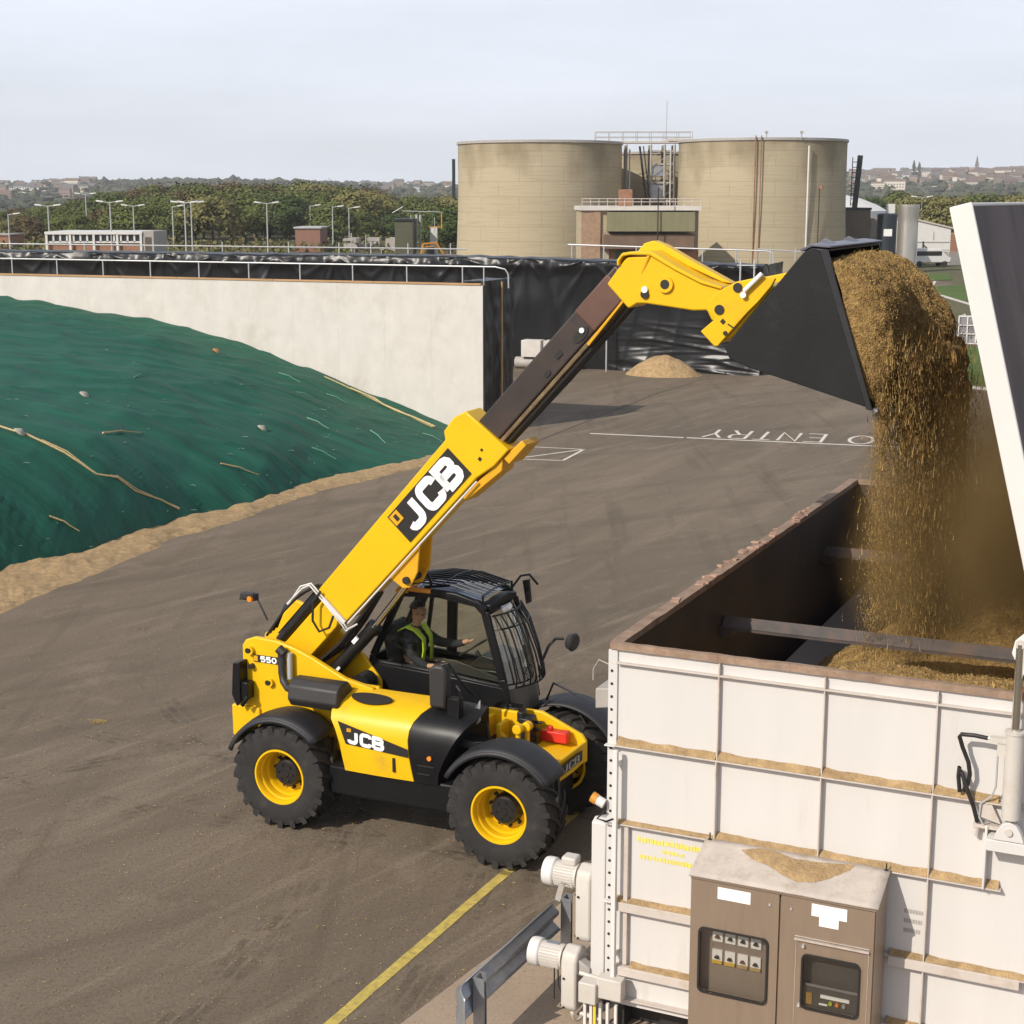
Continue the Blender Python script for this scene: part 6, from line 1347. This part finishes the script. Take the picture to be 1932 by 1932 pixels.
# ================================================================== LEFT-HAND BACKGROUND
Yo = 205
ob = empty('site_office', (0, Yo, 0), 0, 'long white glazed office building with brick base, behind the black sheeting', 'building')
ox0, ox1 = atY(88,450,Yo)[0], atY(266,450,Yo)[0]; zt, zb = atY(966,437,Yo)[2], atY(966,457,Yo)[2]
f = MB(); f.box(ox0,ox1,.3,10,0,zt-.1); f.build('wall', M['brick'], ob)
f = MB(); f.box(ox0-.2,ox1+.2,-.2,10.2,zt-.35,zt); f.build('roof', M['white_paint'], ob)
nw = 14
for i in range(nw):
    x = ox0 + (ox1-ox0)*(i+.08)/nw; x_ = ox0 + (ox1-ox0)*(i+.92)/nw
    f = MB(); f.box(x,x_,.22,.29,zb+.15,zt-.45); f.build('window', M['glass'] if False else mat('dark_window_glass', (.035,.04,.042), .15, var=.2) if i == 0 else bpy.data.materials['dark_window_glass'], ob)
f = MB()
for i in range(nw+1): x = ox0 + (ox1-ox0)*i/nw; f.box(x-.11,x+.11,.0,.28,zb,zt-.35)
for i in range(5): x = ox0 + (ox1-ox0)*i/4; f.box(x-.14,x+.14,-.15,.0,0,zt-.35)
f.box(ox0,ox1,.0,.28,zb-.1,zb+.12); f.build('window_frame', M['white_paint'], ob)
gx = atY(290,450,Yo)[0]; f = MB(); f.box(ox1+.2,gx,0,8,0,zt+.05); f.build('annexe', M['grey_paint'], ob)
f = MB(); f.box(ox1+.5,gx-.3,-.05,.0,0,zt-.7); f.build('annexe_door', mat('dark_brown_door', (.10,.075,.06), .7), ob)
def shed(px0, px1, ptop, Y_, depth, m, label, top=None):
    x0, x1 = atY(px0,450,Y_)[0], atY(px1,450,Y_)[0]; z = atY(966,ptop,Y_)[2]
    s_ = empty('shed', (0, Y_, 0), 0, label, 'shed')
    f = MB(); f.box(x0,x1,0,depth,0,z); f.build('wall', m, s_); f = MB(); f.box(x0-.2,x1+.2,-.2,depth+.2,z,z+.2); f.build('roof', top or M['grey_paint'], s_); return s_
shed(557, 604, 431, 230, 9, mat('pink_brown_brick', (.26,.135,.10), .9, var=.12), 'flat pinkish brick shed between the lamp posts', M['galv_pale'])
shed(745, 779, 416, 200, 6, mat('olive_grey_cladding', (.085,.085,.05), .7, var=.15), 'tall olive clad box left of the concrete tanks', M['steelblack'])
shed(-30, 18, 444, 240, 7, M['brick'], 'low brick shed at the far end of the office')
shed(45, 100, 441, 262, 7, mat('dull_orange_roof', (.30,.17,.10), .8), 'low orange brick store behind the office')
# railings and process pipework behind the sheeting
railing('site_railing', [atY(-60,459,120), atY(880,470,120)], [atY(x, 478+x*.006, 120) for x in (20,160,290,420,545,640,700,770,850)], [.95]*9, .05, 'long pale site railing behind the black sheeting')
pw = empty('process_pipework', (0, 205, 0), 0, 'tangle of pale pipes and frames beside the concrete tank', 'pipework')
f = MB(); rs = random.Random(4)
def q(px_, py_): p = atY(px_, py_, 205); return (p[0], 0, p[2])
for a, b, r_ in (((786,405),(786,475),.16),((793,405),(793,475),.14),((760,398),(832,400),.05),((775,405),(775,470),.05),((820,410),(820,440),.05),((663,440),(663,475),.08),((690,443),(690,470),.05),((740,402),(760,390),.05)): f.tube([q(*a), q(*b)], r_, 6)
f.build('pipe', M['galv_pale'], pw, smooth=40)
f = MB()
for i in range(34): x = rs.uniform(640, 745); y = rs.uniform(447, 470); p0 = q(x, y); f.box(p0[0], p0[0]+rs.uniform(.1,1.6), rs.uniform(0,4), rs.uniform(4,5), max(0,p0[2]-rs.uniform(.2,1.2)), p0[2])
f.build('tank_equipment', M['grey_paint'], pw)
f = MB(); f.box(q(806,0)[0], q(820,0)[0], 1, 3, 0, q(0,430)[2]); f.build('white_kiosk', M['white_paint'], pw)
f = MB(); f.bar(q(833,400), q(833,432), .12, .12); f.bar(q(808,428), q(835,428), .1, .1); f.build('orange_frame', M['orange'], pw)
ex = empty('mini_excavator', (*atY(812,470,190)[:2], 0), R(15), 'small orange excavator parked left of the tank', 'excavator')
f = MB(); f.box(-1.6,1.2,-.9,.9,.7,1.4); f.build('body', M['orange'], ex, bevel=.1)
f = MB(); f.box(-.6,.6,-.6,.6,1.4,2.7); f.build('cab', M['hub'], ex, bevel=.05)
f = MB(); f.box(-.65,.65,-.65,.65,2.7,2.85); f.bar((-1.6,0,1.3),(-1.2,0,3.2), .3, .3); f.bar((-1.2,0,3.2),(.8,0,3.4), .25, .25); f.bar((.9,0,3.5),(2.2,0,1.5), .28, .3); f.box(2.6,4.2,-.5,.5,.4,1.5); f.build('digging_arm', M['orange'], ex, bevel=.03); ex.scale = (.72,.72,.72)
f = MB(); f.box(-1.5,1.5,-1.1,-.6,0,.65); f.box(-1.5,1.5,.6,1.1,0,.65); f.build('track', M['black'], ex, bevel=.15)
# lamp posts
lamps = [(90,388,215,2),(207,381,205,2),(251,388,235,2),(325,389,240,1),(348,382,200,2),(360,382,206,2),(161,366,260,2),(503,383,222,2),(585,388,260,1),(627,390,245,1),(658,392,250,1),(1740,372,260,2),(15,404,230,1)]
LT = ['double-headed lamp post above the office left end','tallest double-headed lamp post over the office','double-headed lamp post over the office right end','single lamp post left of the close pair','left lamp post of the close pair','right lamp post of the close pair','hazy lamp post rising among the treetops','lone double-headed lamp post in the middle of the trees','short lamp post above the brick shed','slim lamp post right of the brick shed','slim lamp post nearest the tanks','lamp post behind the steel silo','low lamp post at the far brick shed']
for (px_, py_, Y_, nh), lab in zip(lamps, LT):
    p = atY(px_, py_, Y_); z = p[2]; l = empty('lamp_post', (p[0], Y_, 0), 0, lab, 'lamp post', 'lamp posts among the trees')
    f = MB(); f.tube([(0,0,0),(0,0,z)], .11, 6, r1=.07); f.build('pole', M['galv_pale'], l, smooth=40)
    f = MB()
    for s in ((-1,1) if nh == 2 else (1,)): f.tube([(0,0,z-.1),(s*.9,0,z+.05)], .05, 5)
    f.build('arm', M['galv_pale'], l)
    for s in ((-1,1) if nh == 2 else (1,)): f = MB(); f.obox((s*1.25,0,z+.08), .95, .4, .2, Matrix.Rotation(-s*.12, 3, 'Y')); f.build('lamp_head', M['white_paint'], l, bevel=.05)

# ================================================================== TREES
def leafmat(name, c, c2): 
    m = mat(name, c, .75, var=.3, scale=.9, col2=c2, detail=3, spec=.2); return m
LM = [leafmat('dark_leaves', (.030,.050,.014), (.075,.105,.028)), leafmat('mid_leaves', (.070,.092,.024), (.15,.17,.045)), leafmat('olive_leaves', (.13,.125,.035), (.21,.19,.07)), leafmat('bronze_leaves', (.085,.060,.024), (.145,.105,.05))]
M['bark'] = mat('bark', (.07,.052,.038), .9, var=.25, scale=3)
def tree_meshes(seed, h, w, lm, dens=1.0, bare=False):
    rs = random.Random(seed); f = MB(); tips = []
    f.tube([(0,0,-.3),(.1*w*rs.uniform(-.3,.3),0,h*.35),(rs.uniform(-.2,.2)*w*.3,rs.uniform(-.2,.2)*w*.3,h*.8)], h*.022, 7, r1=h*.006)
    for k in range(16 if not bare else 40):
        z0 = h*rs.uniform(.18,.75); a = rs.uniform(0,6.28); rr = w*.5*rs.uniform(.5,1.0)*(1.15 - abs(z0/h-.42)); e = (rr*math.cos(a), rr*math.sin(a), z0 + h*rs.uniform(.08,.24))
        f.tube([(0,0,z0),(e[0]*.5,e[1]*.5,z0+(e[2]-z0)*.35),e], h*.008, 5, r1=h*.002); tips.append(e)
    trunk = f.build('trunk', M['bark']); tm = trunk.data; bpy.data.objects.remove(trunk)
    f = MB(); n = int(210*dens)
    for k in range(n):
        if rs.random() < .4 and tips: c = Vector(rs.choice(tips)) + Vector((rs.gauss(0,w*.07), rs.gauss(0,w*.07), rs.gauss(0,h*.04)))
        else:
            a = rs.uniform(0,6.28); el = rs.uniform(-.55,1.57); r_ = (.55+.45*rs.random()**.5)
            c = Vector((w*.5*r_*math.cos(a)*math.cos(el), w*.5*r_*math.sin(a)*math.cos(el), h*.52 + h*.46*r_*math.sin(el)))
        cr_ = w*rs.uniform(.05,.10)
        for j in range(rs.randint(26,44)):
            p = c + Vector((rs.gauss(0,cr_), rs.gauss(0,cr_), rs.gauss(0,cr_*.75))); s_ = w*rs.uniform(.016,.036)
            nn = (p - c).normalized()*.9 + Vector((c.x, c.y, (c.z - h*.45)*1.3)).normalized()*.7 + Vector((rs.gauss(0,.3), rs.gauss(0,.3), rs.gauss(0,.3)))
            u = nn.cross(Vector((rs.gauss(0,1),rs.gauss(0,1),rs.gauss(0,1)))).normalized()*s_; v_ = nn.cross(u).normalized()*s_*rs.uniform(.6,1)
            f.add([p-u, p+v_, p+u, p-v_], [(0,1,2,3)])
    cro = f.build('crown', lm); cm = cro.data; bpy.data.objects.remove(cro); return tm, cm
PROT = [tree_meshes(1, 11, 9, LM[0]), tree_meshes(2, 10.5, 9.5, LM[1]), tree_meshes(3, 9.5, 9, LM[2], .9), tree_meshes(4, 11.5, 8, LM[1], 1.1), tree_meshes(5, 10, 9.5, LM[3], .55, True), tree_meshes(6, 8.5, 8.5, LM[0], 1.1)]
KN = ['dense dark green','bright green spreading','olive yellow-green','tall mid green','thin bronze half-bare','low dark bushy']
def tree(x, y, s, k, label, group):
    t = empty('tree', (x, y, 0), random.uniform(0,6.28), label, 'tree', group); q_ = s*random.uniform(1.15,1.5); t.scale = (q_, q_, s)
    for nm, me in (('trunk', PROT[k][0]), ('crown', PROT[k][1])): o = bpy.data.objects.new(nm, me); COL.objects.link(o); o.parent = t
rs = random.Random(33); random.seed(5)
def ridge(px_):                                                       # photo height of the tree line
    tab = [(-80,400),(20,398),(60,392),(130,384),(190,368),(250,362),(310,352),(420,350),(520,352),(600,353),(690,358),(740,374),(800,380),(870,372)]
    for a, b in zip(tab, tab[1:]):
        if a[0] <= px_ <= b[0]: return a[1] + (b[1]-a[1])*(px_-a[0])/(b[0]-a[0])
    return 395
rows = [(350, 27, 0, 'back'), (308, 30, 9, 'middle'), (266, 34, 24, 'front')]
HB = [11, 10.5, 9.5, 11.5, 10, 8.5]
for Y_, st, dn, rn in rows:
    px_ = -70 + rs.uniform(0, 20)
    while px_ < 885:
        yy = Y_ + rs.uniform(-12, 12); py_ = ridge(px_) + dn*rs.uniform(.6,1.9) + rs.uniform(-3, 6)
        top = atY(px_, py_, yy); k = rs.choice((0,1,1,2,3,3,4,5)) if rn != 'back' else rs.choice((1,2,3,4,4,0))
        if 280 < px_ < 420 and rs.random() < .6: k = rs.choice((1,3))
        s_ = max(.35, top[2]/HB[k]*1.02)
        if rn == 'front' and (620 < px_ < 780) and rs.random() < .5: px_ += st*.8; continue
        where = 'above the office' if px_ < 290 else 'behind the lamp post pair' if px_ < 480 else 'behind the brick shed' if px_ < 680 else 'left of the tanks'
        tree(top[0], yy, s_, k, '%s tree in the %s row of the wood %s' % (KN[k], rn, where), 'trees of the left-hand wood')
        px_ += st*rs.uniform(.7, 1.15)
for px_, py_, Y_, k in ((848,398,215,5),(862,392,225,1),(830,404,240,0),(1650,374,300,0),(1690,366,320,1),(1725,372,310,2),(1760,372,290,3),(1800,376,285,0),(1840,370,300,1),(1880,372,310,0),(1920,368,300,2),(1610,372,310,0),(1780,372,260,2),(1850,380,270,5)):
    p = atY(px_, py_, Y_); tree(p[0], Y_, p[2]/HB[k], k, '%s tree %s' % (KN[k], 'beside the left tank' if px_ < 900 else 'beyond the white shed and silo'), 'trees near the tanks' if px_ < 900 else 'trees beyond the silo')
# scrub along the wood's foot
f = MB(); rs = random.Random(8)
for k in range(5200):
    px_ = rs.uniform(-40, 880); Y_ = rs.uniform(225, 262); X = atY(px_, 450, Y_)[0]; h = 1.5*abs(noise.noise(Vector((X*.12, Y_*.05, 0))))*2 + .3
    p = Vector((X, Y_, rs.uniform(0, h))); s_ = rs.uniform(.12,.34); u = Vector((rs.gauss(0,1),rs.gauss(0,1),rs.gauss(0,1))).normalized()*s_; v_ = u.cross(Vector((rs.gauss(0,1),rs.gauss(0,1),rs.gauss(0,1)))).normalized()*s_; f.mi = rs.choice((0,1,1,2)); f.add([p-u,p+v_,p+u,p-v_], [(0,1,2,3)])
f.mi = 0; tag(f.build('undergrowth', LM[1:4]), 'low scrub along the foot of the wood', 'scrub', kind='stuff')

# ================================================================== HILLS, TOWN, SPIRE
def hillh(x, y):
    a = x/max(1, y)*2980 + 966                                        # bearing in photo columns
    t = min(1, max(0, (y-650)/1500)); t = t*t*(3-2*t)
    top = 23 + 5*math.sin(a*.004) + 6*noise.noise(Vector((x*.0016, 2, 0))) + (13 if a > 1450 else max(0, (a-1150)/300*13))
    back = max(0, (y-2300)/900)
    return t*top*(1-.4*back) + 2.5*noise.noise(Vector((x*.006, y*.006, 1)))*t - .2
f = MB(); f.grid(lambda u, v: (-1500 + 3000*u, 640 + 2300*v, hillh(-1500+3000*u, 640+2300*v)), 90, 60)
tag(f.build('hills', ground_mat('hill_fields', [(.075,.082,.045),(.13,.12,.075),(.06,.065,.04),(.16,.15,.11)], .05, .004, .2), smooth=60), kind='structure')
f = MB(); rs = random.Random(12)
ICO = [(0,0,1),(.894,0,.447),(.276,.851,.447),(-.724,.526,.447),(-.724,-.526,.447),(.276,-.851,.447),(.8,.3,-.1),(-.1,.85,-.1),(-.85,.1,-.1),(-.3,-.8,-.1),(.6,-.6,-.1)]
IF = [(0,1,2),(0,2,3),(0,3,4),(0,4,5),(0,5,1),(1,6,2),(2,7,3),(3,8,4),(4,9,5),(5,10,1),(6,7,2),(7,8,3),(8,9,4),(9,10,5),(10,6,1)]
for k in range(5200):
    y = 750 + 1500*rs.random()**.8; px_ = rs.uniform(-60, 1990)
    if 900 < px_ < 1560: continue
    x = (px_-966)/2980*y; s_ = rs.uniform(2.2, 5.0)*(1 if rs.random() > .04 else 1.4)
    if px_ > 1560 and y > 1500 and rs.random() < .55: continue
    z = hillh(x, y); f.mi = rs.choice((0,0,1)); j = [1+.35*rs.uniform(-1,1) for _ in ICO]
    tall = .8 if rs.random() > .02 else 1.7
    f.add([(x+a*s_*q_, y+b*s_*q_, z + s_*.5 + c*s_*q_*tall*.8) for (a,b,c), q_ in zip(ICO, j)], IF)
f.mi = 0; tag(f.build('hill_woods', [mat('far_dark_woods', (.032,.042,.024), .9, var=.3, scale=.1), mat('far_woods', (.06,.062,.033), .9, var=.3, scale=.1)]), 'distant tree cover on the far hills', 'woods', kind='stuff')
WALLS = [mat('far_brick_house', (.30,.22,.18), .9, var=.1), mat('far_cream_house', (.60,.54,.47), .9, var=.1), mat('far_white_house', (.78,.76,.73), .9, var=.05)]
ROOFS = [mat('far_slate_roof', (.14,.13,.13), .8, var=.1), mat('far_tile_roof', (.17,.115,.09), .8, var=.1)]
def house_mesh(w, d, h, k):
    f = MB(); f.box(-w/2,w/2,-d/2,d/2,-3,h); f.mi = 2
    for i in range(int(w/3)):
        for z in (1.2, 4.0):
            if z+1.4 < h: f.box(-w/2+1+3*i,-w/2+2.2+3*i,-d/2-.06,-d/2,z,z+1.4)
    f.mi = 1; r_ = h + d*.32
    f.add([(-w/2-.3,-d/2-.3,h),(w/2+.3,-d/2-.3,h),(w/2+.3,d/2+.3,h),(-w/2-.3,d/2+.3,h),(-w/2-.3,0,r_),(w/2+.3,0,r_)], [(0,1,5,4),(2,3,4,5),(1,2,5),(3,0,4)])
    f.box(-w/2+.6,-w/2+1.4,-.5,.5,r_-.8,r_+.8)
    f.mi = 0; o = f.build('house', [WALLS[k[0]], ROOFS[k[1]], bpy.data.materials['dark_window_glass']]); me = o.data; bpy.data.objects.remove(o); return me
HM = [(house_mesh(9,8,6,(0,0)),'small red brick'), (house_mesh(12,8,6.5,(1,0)),'cream rendered'), (house_mesh(18,9,7,(0,1)),'long brick terrace'), (house_mesh(10,8,6,(2,0)),'white painted'), (house_mesh(22,9,8,(1,1)),'long pale terrace'), (house_mesh(14,10,9,(0,0)),'tall dark-roofed brick')]
rs = random.Random(77)
def houses(n, p0, p1, y0, y1, area):
    for k in range(n):
        y = y0 + (y1-y0)*rs.random()**.7; px_ = rs.uniform(p0, p1); x = (px_-966)/2980*y; me, nm = rs.choice(HM)
        o = bpy.data.objects.new('house', me); COL.objects.link(o); o.location = (x, y, hillh(x, y) + .6); o.rotation_euler = (0,0,rs.uniform(-.5,.5)); o.scale = [rs.uniform(.50,.78)]*3
        tag(o, '%s house among the %s' % (nm, area), 'house', 'houses on the ' + area)
houses(260, 1598, 1960, 1250, 2120, 'right-hand hillside town'); houses(80, -30, 190, 1200, 2000, 'left-hand wooded hillside'); houses(22, 690, 870, 1300, 2000, 'hillside left of the tanks')
f = MB(); y = 1900; x = (1823-966)/2980*y; z = hillh(x, y)
ch = empty('church', (x, y, z), 0, 'distant church with a tall pointed spire on the town skyline', 'church')
f.box(-4,4,-4,4,-3,16); f.build('tower', WALLS[0], ch); f = MB(); f.add([(-4,-4,16),(4,-4,16),(4,4,16),(-4,4,16),(0,0,37)], [(0,1,4),(1,2,4),(2,3,4),(3,0,4)]); f.build('spire', ROOFS[0], ch); f = MB(); f.box(-22,-4,-6,6,-3,9); f.prism([(-6,9),(6,9),(0,14)], -22, -4, 'x'); f.build('nave', WALLS[0], ch); ch.scale = (.5,.5,.62)
for i, (px_, h) in enumerate(((1707,13),(1717,11))):
    y = 1800; x = (px_-966)/2980*y; f = MB(); f.lathe([(.8,0),(1.7,h*.2),(1.9,h*.45),(1.2,h*.75),(.2,h)], (x,y,hillh(x,y)+4), (0,0,1), 8); o = f.build('conifer', mat('far_conifer', (.03,.04,.028), .9, var=.3) if i == 0 else bpy.data.materials['far_conifer'])
    tag(o, ('slender dark conifer on the skyline, the taller of two', 'slightly shorter dark conifer beside the taller one on the skyline')[i], 'tree')
# ================================================================== HAZE: thin air round the whole scene
hm = bpy.data.materials.new('thin_air'); hm.use_nodes = True; nt = hm.node_tree; nt.nodes.clear()
o_ = nt.nodes.new('ShaderNodeOutputMaterial'); pv = nt.nodes.new('ShaderNodeVolumePrincipled'); pv.inputs['Color'].default_value = (.98, .99, 1, 1); pv.inputs['Density'].default_value = .00017; nt.links.new(pv.outputs[0], o_.inputs['Volume'])
tag(MB().box(-1750, 1750, -40, 3200, -6, 130).build('haze', hm), 'pale air haze over the whole site', 'haze', kind='stuff')
